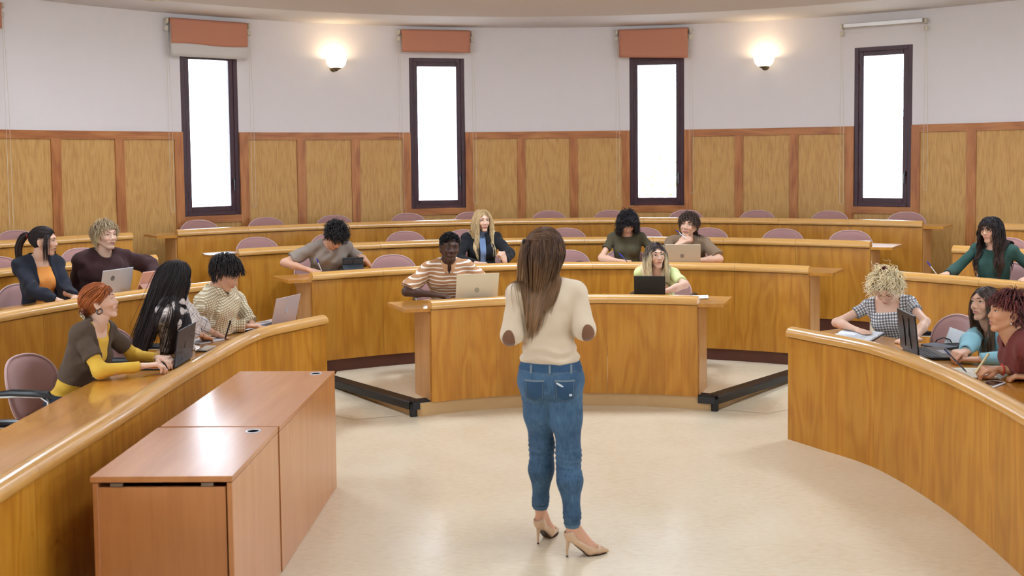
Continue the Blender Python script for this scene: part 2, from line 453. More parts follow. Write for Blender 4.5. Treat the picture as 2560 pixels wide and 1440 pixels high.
D_L4 = desk(ppath(6.75, 146, 131.5), ZD, 0, [i / 3 for i in range(1, 3)], depth=.4, label= 'last curved desk of the left wing, close to the panelled wall', ends=(False, False))
D_R2 = desk(ppath(4.18, 48.2, 12), ZB, 0, [.26, .5, .75], 'second curved desk of the right wing, in front of the student in green', ends=(False, False))
D_R3 = desk(ppath(5.39, 47.8, 24), ZC, 0, [.33, .66], 'third curved desk of the right wing, behind the student in green', ends=(False, False))
D_R4 = desk(ppath(6.75, 47.4, 33), ZD, 0, [.5], depth=.4, label= 'last curved desk of the right wing, just showing at the picture edge', ends=(False, False))
# ---------------------------------------------------------------- walls
WIN = [(123.83, 129.33), (100.63, 106.4), (77.65, 83.3), (55.4, 60.8)]
TH = .28
def ringbox(mb, a0, a1, r0, r1, z0, z1, vert=True, step=1.2, s0=0.0):
    n = max(2, int(abs(a1 - a0) / step) + 2)
    P = [wc(a0 + (a1 - a0) * i / (n - 1), r0) for i in range(n)]
    sweep(P, [(0, z0), (0, z1), (r1 - r0, z1), (r1 - r0, z0)] if a1 < a0 else [(0, z0), (0, z1), (-(r1 - r0), z1), (-(r1 - r0), z0)], mb=mb, vert=vert, s0=s0)
mb = MB()
edges = [180.0] + [v for w in WIN for v in (w[1], w[0])] + [0.0]
for i in range(0, len(edges), 2): ringbox(mb, edges[i], edges[i + 1], RW, RW + TH, 0, ZCEIL + .02)
for a0, a1 in WIN:
    ringbox(mb, a1, a0, RW, RW + TH, 0, ZWB); ringbox(mb, a1, a0, RW, RW + TH, ZWT, ZCEIL + .02)
struct(mb.build('wall_back', M_white))
YF = -3.2
def wall_with_openings(name, x0, y0, x1, y1, holes, mat):
    """straight wall from (x0,y0) to (x1,y1); holes [(t0,t1,z0,z1)] in metres along it"""
    d = Vector((x1 - x0, y1 - y0)); Lw = d.length; d /= Lw; rz = math.atan2(d.y, d.x); nn = Vector((-d.y, d.x))
    mb = MB(); t = 0
    def seg(a, b, z0, z1):
        c = Vector((x0, y0)) + d * (a + b) / 2 + nn * (TH / 2)
        mb.box((c.x, c.y, (z0 + z1) / 2), (b - a, TH, z1 - z0), rz=rz)
    for (a, b, z0, z1) in holes:
        seg(t, a, 0, ZCEIL + .02); seg(a, b, 0, z0); seg(a, b, z1, ZCEIL + .02); t = b
    seg(t, Lw, 0, ZCEIL + .02)
    return struct(mb.build(name, mat, smooth=False))
H = [(1.0, 2.6, .9, 3.3), (3.1, 4.7, .9, 3.3), (5.2, 6.8, .9, 3.3)]
Lw = WY - YF
wall_with_openings('wall_left', WX - RW, YF, WX - RW, WY, H, M_white)
wall_with_openings('wall_right', WX + RW, WY, WX + RW, YF, [(Lw - b, Lw - a, z0, z1) for a, b, z0, z1 in H[::-1]], M_white)
wall_with_openings('wall_front', WX + RW, YF, WX - RW, YF, [], M_white)
# ceiling: raised ring along the wall, lower round field in the middle
mb = MB(); mb.prism([(WX - RW - TH, YF - TH), (WX + RW + TH, YF - TH), (WX + RW + TH, 14.2), (WX - RW - TH, 14.2)], ZCEIL, ZCEIL + .12)
struct(mb.build('ceiling', M_ceil, smooth=False))
mb = MB(); mb.prism(arc(5.9, 0, 360 * 95 / 96, 96), ZSOF, ZCEIL - .002); struct(mb.build('ceiling_soffit', plain('soffit_dim_tone', (210, 200, 192), .9), smooth=True, sharp=30))  # greyer colour stands in for weaker light on the soffit beside the bright ring

# ---------------------------------------------------------------- wood cladding with trims
segs = [(150.0, WIN[0][1], [147.0, 141.0, 135.27]), (WIN[0][0], WIN[1][1], [117.71, 112.15]), (WIN[1][0], WIN[2][1], [94.74, 89.2]), (WIN[2][0], WIN[3][1], [72.06, 66.59]), (WIN[3][0], 30.0, [49.97, 44.4, 38.9, 33.4])]
TW = .42   # half trim width in degrees
for i, (a, b, mid) in enumerate(segs):
    root = struct(empty('trim_%d' % (10 + i)), 'wood panelling field with pine battens')
    cuts = [a] + mid + [b]
    for j in range(len(cuts) - 1):
        mb = MB(); ringbox(mb, cuts[j] - .2, cuts[j + 1] + .2, RW - .018, RW - .001, ZD - .4, ZTRIM - .02, s0=rng.uniform(0, 30)); mb.build('wall_panel', M_vinyl, root)
    for j, c in enumerate(cuts):
        if j == 0 and i == 0 or (j == len(cuts) - 1 and i == 4): continue
        c0, c1 = c + TW, c - TW
        if j == 0: c0, c1 = c, c - .95 * .85
        if j == len(cuts) - 1: c0, c1 = c + .95 * .85, c
        mb = MB(); ringbox(mb, c0, c1, RW - .036, RW - .002, ZD - .3, ZTRIM - .09 if 0 < j < len(cuts) - 1 else ZTRIM - .0005, s0=rng.uniform(0, 30)); mb.build('batten', M_trimw, root)
    mb = MB(); ringbox(mb, a - (.0 if i == 0 else .95 * .85), b + (.0 if i == 4 else .95 * .85), RW - .036, RW - .002, ZTRIM - .09, ZTRIM, vert=False, s0=rng.uniform(0, 30)); mb.build('top_rail_trim', M_trimw, root)
for i, (a0, a1) in enumerate(WIN):
    root = struct(empty('trim_%d' % (20 + i)), 'pine sill trim and panel below the window')
    mb = MB(); ringbox(mb, a1, a0, RW - .036, RW + .02, ZWB - .085, ZWB - .001, vert=False, s0=i * 3.3); mb.build('sill_trim', M_trimw, root)
    mb = MB(); ringbox(mb, a1, a0, RW - .018, RW - .001, ZD - .4, ZWB - .085, s0=i * 5.7); mb.build('wall_panel', M_vinyl, root)

# ---------------------------------------------------------------- windows
M_glass = bpy.data.materials.new('window_glass'); M_glass.use_nodes = True; _nt = M_glass.node_tree; _nt.nodes.remove(_nt.nodes['Principled BSDF'])
_t = _nt.nodes.new('ShaderNodeBsdfTransparent'); _g = _nt.nodes.new('ShaderNodeBsdfGlossy'); _g.inputs['Roughness'].default_value = .02; _m = _nt.nodes.new('ShaderNodeMixShader'); _m.inputs[0].default_value = .06
_nt.links.new(_t.outputs[0], _m.inputs[1]); _nt.links.new(_g.outputs[0], _m.inputs[2]); _nt.links.new(_m.outputs[0], _nt.nodes['Material Output'].inputs[0])
def frame_ring(mb, w, z0, z1, t, y0, y1, off=0):
    """rectangular ring in local x-z, t wide, from depth y0 to y1"""
    for (cx, cz, dx, dz) in ((-w / 2 + t / 2, (z0 + z1) / 2, t, z1 - z0), (w / 2 - t / 2, (z0 + z1) / 2, t, z1 - z0), (0, z0 + t / 2, w - 2 * t, t), (0, z1 - t / 2, w - 2 * t, t)):
        mb.box((cx, (y0 + y1) / 2, cz), (dx, y1 - y0, dz), bev=.004)
def local(deg, r, z=0):
    x, y = wc(deg, r)
    return Matrix.Translation((x, y, z)) @ Matrix.Rotation(R(deg - 90), 4, 'Z')   # +y points outwards
for i, (a0, a1) in enumerate(WIN):
    am = (a0 + a1) / 2; w = 2 * RW * math.sin(R((a1 - a0) / 2)) * 1.0
    root = struct(empty('window_%d' % (i + 1)), 'narrow tall window with a maroon frame')
    M = local(am, RW * math.cos(R((a1 - a0) / 2)))
    mb = MB(); frame_ring(mb, w, ZWB, ZWT, .052, -.004, .07); mb.build('window_frame', M_frame, root, M=M, smooth=False)
    mb = MB(); frame_ring(mb, w - .09, ZWB + .045, ZWT - .045, .062, .012, .062)
    for z in (ZWB + .25, (ZWB + ZWT) / 2, ZWT - .25): mb.tube([(-w / 2 + .056, .006, z - .045), (-w / 2 + .056, .006, z + .045)], .009)
    mb.build('window_sash', M_frame, root, M=M, smooth=False)
    mb = MB(); mb.box((w / 2 - .072, -.0, 1.80), (.022, .03, .06), bev=.004); mb.tube([(w / 2 - .072, -.02, 1.815), (w / 2 - .076, -.034, 1.78), (w / 2 - .074, -.036, 1.68)], [.008, .009, .007])
    mb.build('window_handle', M_black, root, M=M)
    mb = MB(); mb.box((0, .04, (ZWB + ZWT) / 2), (w - .2, .006, ZWT - ZWB - .2)); mb.build('window_pane', M_glass, root, M=M, smooth=False)
# foliage of a tree outside, beyond the third window
mb = MB(); q = np.random.RandomState(3); V = []; F = []
for k in range(700):
    c = np.array([3.35, 22., 1.0]) + q.normal(0, 1, 3) * [.7, .5, .55]; d1 = q.normal(0, 1, 3); d1 /= np.linalg.norm(d1); d2 = np.cross(d1, q.normal(0, 1, 3)); d2 /= np.linalg.norm(d2)
    b = len(V); V += [c - d1 * .07, c + d2 * .035, c + d1 * .07, c - d2 * .035]; F.append((b, b + 1, b + 2, b + 3))
tr = empty('outside_tree', (3.2, 22., -.6), 'pale green tree foliage seen through the third window from the left', 'tree')
fo = mk('foliage', np.array(V) - [3.2, 22., -.6], F, plain('leaf_green', (120, 150, 90), .6), tr, smooth=False)
mb = MB(); mb.tube([(0, 0, 0), (.05, 0, .8), (0, 0, 1.6)], [.12, .08, .03]); mb.build('trunk', plain('bark', (110, 92, 76), .9), tr)
mb = MB(); mb.prism([(-40, -40), (40, -40), (40, 70), (-40, 70)], -.7, -.6); struct(mb.build('ground_outside', plain('outside_ground', (228, 226, 222), .9), smooth=False))

# ---------------------------------------------------------------- roller blinds
def blind(a0, a1, ztop, zbot, label, fabric=True, white=None, chains=(None, None), slant=0):
    am = (a0 + a1) / 2; w = 2 * (RW - .1) * math.sin(R(abs(a1 - a0) / 2)); h = w / 2
    x, y = wc(am, RW - .1); root = empty('roller_blind', (x, y, ztop), label, 'blind', 'roller blinds above the windows')
    M = Matrix.Rotation(R(am - 90), 4, 'Z')
    rad = .032 if fabric else .028
    mb = MB(); mb.tube([(-h, .0, -.03), (h, 0, -.03)], rad, 16); mb.build('roller_tube', M_blind if fabric else M_cream, root, M=M)
    for sg in (-1, 1):
        mb = MB(); mb.box((sg * (h + .025), .045, -.035), (.018, .11, .07), bev=.005); mb.box((sg * (h + .028), .0, -.03), (.03, .05, .055), bev=.008)
        mb.box((sg * (h + .03), .02, -.12), (.045, .04, .06), bev=.008); mb.build('bracket', M_cream, root, M=M)
    if not fabric:
        mb = MB(); mb.box((0, -.034, -.03), (w, .012, .05), bev=.004); mb.build('head_rail', plain('aluminium_rail', (196, 192, 186), .35, metal=.6), root, M=M)
    def cloth(name, zb, mat, off, ww):
        V = []; F = []; C = []; nx, nz = 24, 8; zt = -.03
        for j in range(nz + 1):
            for i in range(nx + 1):
                u = i / nx; v = j / nz; xx = -ww / 2 + ww * u
                z = zt + (zb + (.008 * math.sin(u * 7) if name == 'blind_fabric' and white else 0) + slant * (u - .5) - zt) * v
                V.append((xx, off - .004 * math.sin(u * 5 + 1) * v, z)); C.append((xx, z, 0))
        for j in range(nz):
            for i in range(nx): a = j * (nx + 1) + i; F.append((a, a + 1, a + nx + 2, a + nx + 1))
        V2 = [(x, y + .003, z) for x, y, z in V]; n0 = len(V); F2 = [tuple(reversed([q + n0 for q in f])) for f in F]
        rim = [(j * (nx + 1), (j + 1) * (nx + 1)) for j in range(nz)]
        F3 = [(a, b, b + n0, a + n0) for a, b in rim] + [(b + nx, a + nx, a + nx + n0, b + nx + n0) for a, b in rim] + [(nz * (nx + 1) + i, nz * (nx + 1) + i + 1, nz * (nx + 1) + i + 1 + n0, nz * (nx + 1) + i + n0) for i in range(nx)]
        V = [tuple(M @ Vector(v)) for v in V + V2]; mk(name, V, F + F2 + F3, mat, root, crd=C + C)
    if fabric: cloth('blind_fabric', zbot - ztop, M_blind, -rad - .002, w * .99)
    if white: cloth('blind_lining', white - ztop, M_blindw, -rad + .008, w)
    for sg, zc in zip((-1, 1), chains):
        if zc is None: continue
        mb = MB(); xx = sg * (h + .03); L = ztop - zc; pts = [(xx - .008, .0, -.13), (xx - .010, 0, -L + .05)] + [(xx + .012 - .022 * math.cos(t), 0, -L + .03 - .03 * math.sin(t)) for t in np.linspace(0, math.pi, 7)] + [(xx + .03, 0, -L * .45), (xx + .004, 0, -.13)]
        mb.tube(pts, .0022, 5); mb.build('bead_chain', M_cream, root, M=M)
    return root
blind(130.5, 123.0, 3.69, 3.395, 'terracotta roller blind with an off-white lining hanging below it', white=3.25, chains=(1.45, 1.47))
blind(107.3, 100.05, 3.70, 3.41, 'short terracotta roller blind above the second window from the left, clear of its frame', chains=(1.38, 1.45))
blind(84.4, 77.2, 3.70, 3.32, 'longer terracotta roller blind, hung slightly askew, touching the third window frame', chains=(1.5, 1.55), slant=-.03)
blind(61.7, 54.3, 3.64, 3.6, 'bare cream roller blind rail without cloth above the right window', fabric=False, chains=(1.42, 1.6))
blind(153.0, 145.6, 3.67, 3.4, 'blind chain hanging at the far left picture edge', chains=(None, 1.34))

# ---------------------------------------------------------------- wall lamps
def shade_mat():
    m, nt, b = newmat('frosted_glass_shade'); b.inputs['Base Color'].default_value = lin((255, 250, 240)); b.inputs['Roughness'].default_value = .3
    b.inputs['Emission Color'].default_value = lin((255, 238, 208)); b.inputs['Emission Strength'].default_value = 1.9
    return m
M_shade = shade_mat(); M_brass = plain('aged_brass', (120, 100, 70), .35, metal=.8)
for k, (a, zz, lb) in enumerate(((114.16, 3.25, 'white bowl wall lamp between the first and second windows'), (69.47, 3.225, 'white bowl wall lamp between the third and fourth windows'))):
    x, y = wc(a, RW - .13); root = empty('wall_lamp', (x, y, zz), lb, 'lamp', 'bowl wall lamps')
    M = Matrix.Rotation(R(a - 90), 4, 'Z')
    mb = MB(); mb.lathe((0, 0, 0), [(.03, -.075), (.075, -.062), (.108, -.03), (.125, .015), (.131, .06), (.125, .06), (.118, .015), (.1, -.025), (.07, -.052), (.0, -.066)], 32)
    mb.build('lamp_shade', M_shade, root, M=M, sharp=60)
    mb = MB(); mb.lathe((0, 0, 0), [(.0, -.108), (.014, -.105), (.02, -.092), (.045, -.082), (.068, -.068), (.06, -.062), (.0, -.072)], 24)
    mb.tube([(0, .0, -.09), (0, .06, -.095), (0, .125, -.06)], .01); mb.lathe((0, 0, 0), [(.0, -.01), (.05, -.01), (.055, .0), (.0, .0)], 20, M=Matrix.Translation((0, .127, -.05)) @ Matrix.Rotation(R(90), 4, 'X'))
    mb.build('lamp_bracket', M_brass, root, M=M)
    ld = bpy.data.lights.new('bulb', 'POINT'); ld.energy = 4.5; ld.color = (1, .74, .45); ld.shadow_soft_size = .05
    lo = bpy.data.objects.new('bulb', ld); COL.objects.link(lo); lo.parent = root; lo.location = (0, 0, .05)
# ---------------------------------------------------------------- ceiling lamps
M_lampon = plain('lamp_diffuser', (255, 255, 255), .5, emit=((250, 250, 255), 5.0))
def ceiling_lamp(x, y, label, rad=.42, energy=60, col=(.82, .95, 1.12)):
    root = empty('ceiling_lamp', (x, y, ZSOF), label, 'lamp', 'round lamps set in the ceiling')
    mb = MB(); mb.lathe((0, 0, 0), [(rad, -.002), (rad, -.03), (rad - .03, -.035), (rad - .04, -.02), (rad - .04, -.002)], 32); mb.build('lamp_rim', M_cream, root)
    mb = MB(); mb.lathe((0, 0, 0), [(.0, -.018), (rad - .045, -.018), (rad - .045, -.01), (0, -.01)], 32); mb.build('lamp_diffuser', M_lampon, root)
    ld = bpy.data.lights.new('lamp_light', 'AREA'); ld.shape = 'DISK'; ld.size = 2 * rad - .12; ld.energy = energy; ld.color = col
    lo = bpy.data.objects.new('lamp_light', ld); COL.objects.link(lo); lo.parent = root; lo.location = (0, 0, -.024)
LAMPE = 70
M_cove = plain('cool_tube', (255, 255, 255), .5, emit=((232, 236, 248), 22.0))
for k in range(11):
    a0 = 18 + k * 13.3; root = empty('cove_lamp', (*wc(a0 + 6.2, 5.94, CX, CY), 3.655), 'cool white tube lamp hidden above the edge of the lowered ceiling', 'lamp', 'hidden cove tube lamps')
    x0, y0 = root.location.x, root.location.y; P_ = [(x - x0, y - y0, 0) for x, y in arc(5.94, a0, a0 + 12.4, 12)]
    mb = MB(); mb.tube(P_, .014, 8); mb.build('tube', M_cove, root)
    mb = MB(); mb.tube([(x, y, -.035) for x, y, z in P_], .012, 6); mb.build('lamp_holder', M_cream, root)
x0, y0 = -3.52, 10.62
root = empty('ceiling_lamp', (-3.38, 9.93, ZSOF), 'recessed ceiling lamp just cut by the top edge of the photo', 'lamp')
mb = MB(); mb.lathe((0, 0, 0), [(.13, -.0), (.13, -.02), (.1, -.024), (.09, -.005)], 28); mb.build('lamp_rim', M_cream, root)
mb = MB(); mb.lathe((0, 0, 0), [(0, -.006), (.09, -.006), (.09, -.002), (0, -.002)], 28); mb.build('lamp_diffuser', plain('lamp_off', (220, 222, 230), .3), root)
# ---------------------------------------------------------------- chairs
M_mauve = plain('mauve_upholstery', (172, 128, 122), .85, bump=.3, bscale=420, var=.05, sheen=.35)
M_mauve2 = plain('mauve_piping', (196, 160, 156), .7)
def chair_proto():
    root = empty('conference_chair', (0, 0, 0))
    # backrest: superellipse shell, concave towards the sitter
    def shell(hw, hh, zc, th, off, nr=9, na=44, e=2.5):
        V = []; F = []
        def pt(u, v, side):
            x = u; z = zc + v
            tap = 1 - .28 * max(0, -v / hh) ** 1.5
            x *= tap
            y = -.235 - (v + .1) * .20 + 1.25 * x * x + off
            return (x, y + side, z)
        for side in (0, 1):
            for i in range(nr + 1):
                rr = i / nr
                for k in range(na):
                    w = 2 * math.pi * k / na; c, s_ = math.cos(w), math.sin(w)
                    u = hw * rr * math.copysign(abs(c) ** (2 / e), c); v = hh * rr * math.copysign(abs(s_) ** (2 / e), s_)
                    puff = th * (1 - rr ** 6) ** .5 * .5 * (.75 + .25 * (1 - rr))
                    V.append(pt(u, v, puff if side == 0 else -puff))
        n0 = (nr + 1) * na
        for side in (0, 1):
            for i in range(nr):
                for k in range(na):
                    a = side * n0 + i * na + k; b = side * n0 + i * na + (k + 1) % na
                    q = (a, a + na, b + na, b)
                    F.append(q if side else tuple(reversed(q)))
        for k in range(na):
            a = nr * na + k; b = nr * na + (k + 1) % na; F.append((a, b, b + n0, a + n0))
        return V, F, pt
    V, F, pt = shell(.235, .205, .645, .05, 0)
    mk('backrest', V, F, M_mauve, root, sharp=50)
    mb = MB(); na = 60; e = 2.5
    P = []
    for k in range(na + 1):
        w = 2 * math.pi * k / na; c, s_ = math.cos(w), math.sin(w)
        P.append(pt(.237 * math.copysign(abs(c) ** (2 / e), c), .207 * math.copysign(abs(s_) ** (2 / e), s_), 0))
    mb.tube(P, .008, 6, cap=False); mb.build('piping', M_mauve2, root)
    V = []; F = []; na = 40
    prof = [(0, .0), (.8, .0), (.97, .012), (1, .035), (.97, .06), (.85, .072), (.5, .076), (0, .074)]
    for r_, z in prof:
        for k in range(na):
            w = 2 * math.pi * k / na; c, s_ = math.cos(w), math.sin(w)
            V.append((.235 * r_ * math.copysign(abs(c) ** .75, c), .23 * r_ * math.copysign(abs(s_) ** .75, s_) + .01, .40 + z))
    for i in range(len(prof) - 1):
        for k in range(na): k2 = (k + 1) % na; F.append((i * na + k, i * na + k2, (i + 1) * na + k2, (i + 1) * na + k))
    mk('seat', V, F, M_mauve, root, sharp=50)
    mb = MB(); mb.box((0, -.215, .45), (.16, .03, .12), bev=.012); mb.build('back_stalk', M_blackplastic, root)
    for sg in (-1, 1):
        x = sg * .268
        mb = MB(); mb.tube([(sg * .2, .03, .405), (x, .05, .43), (x, .10, .54), (x, .10, .64), (x, .05, .672), (x, -.1, .672), (x, -.24, .66)], [.011] * 7, 8)
        mb.build('arm_frame', M_chrome, root)
        mb = MB(); mb.tube([(x, .12, .655), (x, .10, .684), (x, .0, .688), (x, -.14, .686), (x, -.25, .672)], [.014, .021, .023, .022, .015], 10); mb.build('armrest', M_blackplastic, root)
    mb = MB(); mb.lathe((0, 0, 0), [(.03, .09), (.03, .3), (.02, .3), (.02, .4), (.06, .4)], 16); mb.build('column', M_blackplastic, root)
    for k in range(5):
        a = R(72 * k + 18); c, s_ = math.cos(a), math.sin(a)
        mb = MB(); mb.tube([(0, 0, .1), (c * .15, s_ * .15, .095), (c * .28, s_ * .28, .075)], [.026, .02, .014], 8)
        mb.tube([(c * .275 - s_ * .018, s_ * .275 + c * .018, .027), (c * .275 + s_ * .018, s_ * .275 - c * .018, .027)], .027, 12)
        mb.build('leg', M_blackplastic, root)
    return root
_proto = chair_proto(); _used = [False]
def chair(x, y, z, rz, label, group):
    c = _proto if not _used[0] else copy_tree(_proto); _used[0] = True
    c.location = (x, y, z); c.rotation_euler = (0, 0, rz)
    tag(c, label, 'chair', group); return c
def chair_at(deg, rad, z, label, group, turn=0, cx=CX, cy=CY):
    x, y = cx + rad * math.cos(R(deg)), cy + rad * math.sin(R(deg))
    return chair(x, y, z, R(deg + 90 + turn), label, group)
OFF = .235 - .06     # the backrest stands this far behind the chair's middle
GD = 'empty chairs along the last row'
for i, a in enumerate((123.37, 117.32, 111.11, 103.97, 97.84, 90.19, 84.2, 77.25, 70.54, 63.87, 57.4)):
    lab = {0: 'mauve chair at the left end of the last desk, under the first window', 1: 'mauve chair in the last row, just right of the first window', 2: 'mauve chair in the last row, between the two battens below the left wall lamp',
           3: 'mauve chair in the last row, at the left foot of the second window', 4: 'mauve chair in the last row, directly behind the long blond hair', 5: 'mauve chair in the last row, right above the lecturer\'s head',
           6: 'mauve chair in the last row, behind the curly black hair', 7: 'mauve chair in the last row, under the third window', 8: 'mauve chair in the last row, below the right wall lamp', 9: 'mauve chair in the last row, just left of the fourth window', 10: 'mauve chair at the right end of the last desk, under the fourth window'}[i]
    chair_at(a, RD + .75 - OFF, ZD, lab, GD, turn=rng.uniform(-5, 5))
GC = 'empty chairs behind the third row desk'
for i, a in enumerate((121.44, 113.9, 106.16, 99.71, 88.82, 81.03, 74.11, 66.48, 59.81)):
    lab = ['mauve chair at the left end of the third desk, beside the white paper', 'mauve chair behind the bowed head of the student in the grey tee', 'mauve chair behind the third desk, midway between the grey tee and the long blond hair',
           'mauve chair behind the third desk, mostly hidden by the long blond hair', 'mauve chair behind the third desk, just right of the lecturer\'s head', 'mauve chair behind the third desk, by the curly black hair',
           'mauve chair behind the third desk, showing over the shoulder of the taupe tee', 'second mauve chair from the right end of the third desk', 'mauve chair at the right end of the third desk'][i]
    chair_at(a, RC + .7 - OFF, ZC, lab, GC, turn=rng.uniform(-5, 5))
GB = 'chairs behind the second desk'
chair_at(110.19, RB + .7 - OFF, ZB, 'empty mauve chair between the grey tee and the striped polo', GB)
chair_at(89.34, RB + .7 - OFF, ZB, 'empty mauve chair behind the second desk, next to the lecturer\'s cheek', GB)
GL = 'chairs of the left wing'
for (a, r_, z, lab) in ((150.3, RD - .1 + .0, ZC, 'empty mauve chair behind the ponytail'), ):
    pass
# ---------------------------------------------------------------- signed distance modelling for bodies and clothes
def V3(*a): return np.array(a if len(a) == 3 else a[0], dtype=float)
def nrm(v): v = np.asarray(v, float); return v / (np.linalg.norm(v) + 1e-12)
class Prims:
    def __init__(s, k): s.k = k; s.L = []
    def cap(s, a, b, ra, rb=None, cut=None, flat=None):
        rb = ra if rb is None else rb; a = V3(a); b = V3(b); r = max(ra, rb)
        s.L.append(('c', a, b, ra, rb, cut, flat, np.minimum(a, b) - r, np.maximum(a, b) + r)); return s
    def ell(s, c, r, M=None, cut=None):
        c = V3(c); r = V3(r); M = np.eye(3) if M is None else M; m = r.max()
        s.L.append(('e', c, r, M, None, cut, None, c - m, c + m)); return s
    @staticmethod
    def d(p, P):
        """P: (...,3)"""
        if p[0] == 'c':
            a, b, ra, rb = p[1:5]; ab = b - a; L2 = max(ab @ ab, 1e-9)
            t = np.clip(((P - a) @ ab) / L2, 0, 1)
            q = P - a - t[..., None] * ab
            if p[6] is not None:      # flattened cross-section: (axis, factor)
                ax, f = p[6]; pr = q @ ax; q = q + (pr * (1 / f - 1))[..., None] * ax
                d = (np.sqrt((q * q).sum(-1)) - (ra + (rb - ra) * t)) * min(1, f)
            else: d = np.sqrt((q * q).sum(-1)) - (ra + (rb - ra) * t)
        else:
            c, r, M = p[1:4]; q = (P - c) @ M
            k0 = np.sqrt(((q / r) ** 2).sum(-1)); k1 = np.sqrt(((q / (r * r)) ** 2).sum(-1)) + 1e-9
            d = k0 * (k0 - 1) / k1
        if p[5] is not None:
            for (cp, cn) in p[5]: d = np.maximum(d, (P - cp) @ cn)
        return d
    def ev(s, P):
        k = s.k; S = np.zeros(P.shape[:-1])
        for p in s.L: S += np.exp(-np.clip(s.d(p, P), -.3, .3) / k)
        return -k * np.log(S + 1e-30)
    def bounds(s):
        return np.min([p[7] for p in s.L], 0), np.max([p[8] for p in s.L], 0)
def grid_eval(groups, lo, hi, h, infl=0.0):
    n = np.ceil((hi - lo) / h).astype(int) + 1
    ax = [lo[i] + h * np.arange(n[i]) for i in range(3)]
    D = np.full(n, .3)
    for g in groups:
        k = g.k; S = np.full(n, 1e-30); m = 6 * k + 2 * h + infl + .01
        for p in g.L:
            i0 = np.maximum(np.floor((p[7] - m - lo) / h).astype(int), 0); i1 = np.minimum(np.ceil((p[8] + m - lo) / h).astype(int) + 1, n)
            if (i1 <= i0).any(): continue
            X, Y, Z = np.meshgrid(ax[0][i0[0]:i1[0]], ax[1][i0[1]:i1[1]], ax[2][i0[2]:i1[2]], indexing='ij')
            P = np.stack([X, Y, Z], -1)
            S[i0[0]:i1[0], i0[1]:i1[1], i0[2]:i1[2]] += np.exp(-np.clip(Prims.d(p, P), -.25, m) / k)
        d = -k * np.log(S); d = np.minimum(d, .3)
        a, b = np.minimum(D, d), np.maximum(D, d); kk = .010
        hh = np.clip(.5 + .5 * (b - a) / kk, 0, 1); D = b * (1 - hh) + a * hh - kk * hh * (1 - hh)
    return D - infl, ax
def surface_nets(D, ax, h):
    s = D < 0; nx, ny, nz = D.shape
    acc = np.zeros((nx - 1, ny - 1, nz - 1, 3), dtype=np.float32); cnt = np.zeros((nx - 1, ny - 1, nz - 1), dtype=np.int16)
    cross = []
    for a in range(3):
        sl0 = [slice(None)] * 3; sl1 = [slice(None)] * 3; sl0[a] = slice(0, -1); sl1[a] = slice(1, None)
        s0, s1 = s[tuple(sl0)], s[tuple(sl1)]
        I = np.argwhere(s0 != s1)
        d0 = D[tuple(sl0)][tuple(I.T)]; d1 = D[tuple(sl1)][tuple(I.T)]
        t = d0 / (d0 - d1)
        pos = I.astype(np.float32); pos[:, a] += t
        cross.append((a, I, d0 < 0))
        o = [x for x in range(3) if x != a]
        for u in (0, 1):
            for v in (0, 1):
                C = I.copy(); C[:, o[0]] -= u; C[:, o[1]] -= v
                ok = ((C >= 0) & (C < np.array(cnt.shape))).all(1)
                Co = C[ok]; np.add.at(cnt, tuple(Co.T), 1); np.add.at(acc, tuple(Co.T), pos[ok])
    act = cnt > 0; ids = -np.ones(cnt.shape, dtype=np.int64); n = int(act.sum()); ids[act] = np.arange(n)
    V = acc[act] / cnt[act][:, None]
    V = V * h + np.array([ax[0][0], ax[1][0], ax[2][0]])
    Q = []
    for a, I, neg in cross:
        o = [(a + 1) % 3, (a + 2) % 3]
        ok = (I[:, o[0]] > 0) & (I[:, o[1]] > 0) & (I[:, o[0]] < cnt.shape[o[0]]) & (I[:, o[1]] < cnt.shape[o[1]]) & (I[:, a] < cnt.shape[a])
        I = I[ok]; neg = neg[ok]; q = []
        for (u, v) in ((0, 0), (1, 0), (1, 1), (0, 1)):
            C = I.copy(); C[:, o[0]] -= u; C[:, o[1]] -= v; q.append(ids[tuple(C.T)])
        q = np.stack(q, 1); q[~neg] = q[~neg][:, ::-1]; Q.append(q)
    return V, np.concatenate(Q)
def sdf_mesh(groups, h, infl=0.0, box=None, mod=None):
    lo = np.min([g.bounds()[0] for g in groups if g.L], 0) - infl - 3 * h - .01; hi = np.max([g.bounds()[1] for g in groups if g.L], 0) + infl + 3 * h + .01
    if box is not None: lo = np.maximum(lo, box[0]); hi = np.minimum(hi, box[1])
    D, ax = grid_eval(groups, lo, hi, h, infl)
    if mod is not None:
        X, Y, Z = np.meshgrid(*ax, indexing='ij'); D = mod(D, np.stack([X, Y, Z], -1))
    return surface_nets(D, ax, h)
def drop(V, Q, keep):
    """keep only faces whose centre passes, compact the vertices"""
    c = V[Q].mean(1); Q = Q[keep(c)]
    u, inv = np.unique(Q, return_inverse=True); return V[u], inv.reshape(Q.shape)
def merge(parts):
    Vs = []; Qs = []; n = 0
    for V, Q in parts: Vs.append(V); Qs.append(Q + n); n += len(V)
    return np.concatenate(Vs), np.concatenate(Qs)
def frame(yaw, pitch=0, roll=0):
    """columns right, forward, up. yaw: world heading of the look in degrees; pitch > 0 looks up; roll > 0 tips the head to its right"""
    y, p, r = R(yaw), R(pitch), R(roll)
    f = V3(math.cos(y) * math.cos(p), math.sin(y) * math.cos(p), math.sin(p))
    r0 = V3(math.sin(y), -math.cos(y), 0); u = np.cross(r0, f)
    rr = r0 * math.cos(r) - u * math.sin(r); uu = u * math.cos(r) + r0 * math.sin(r)
    return np.stack([rr, f, uu], 1)

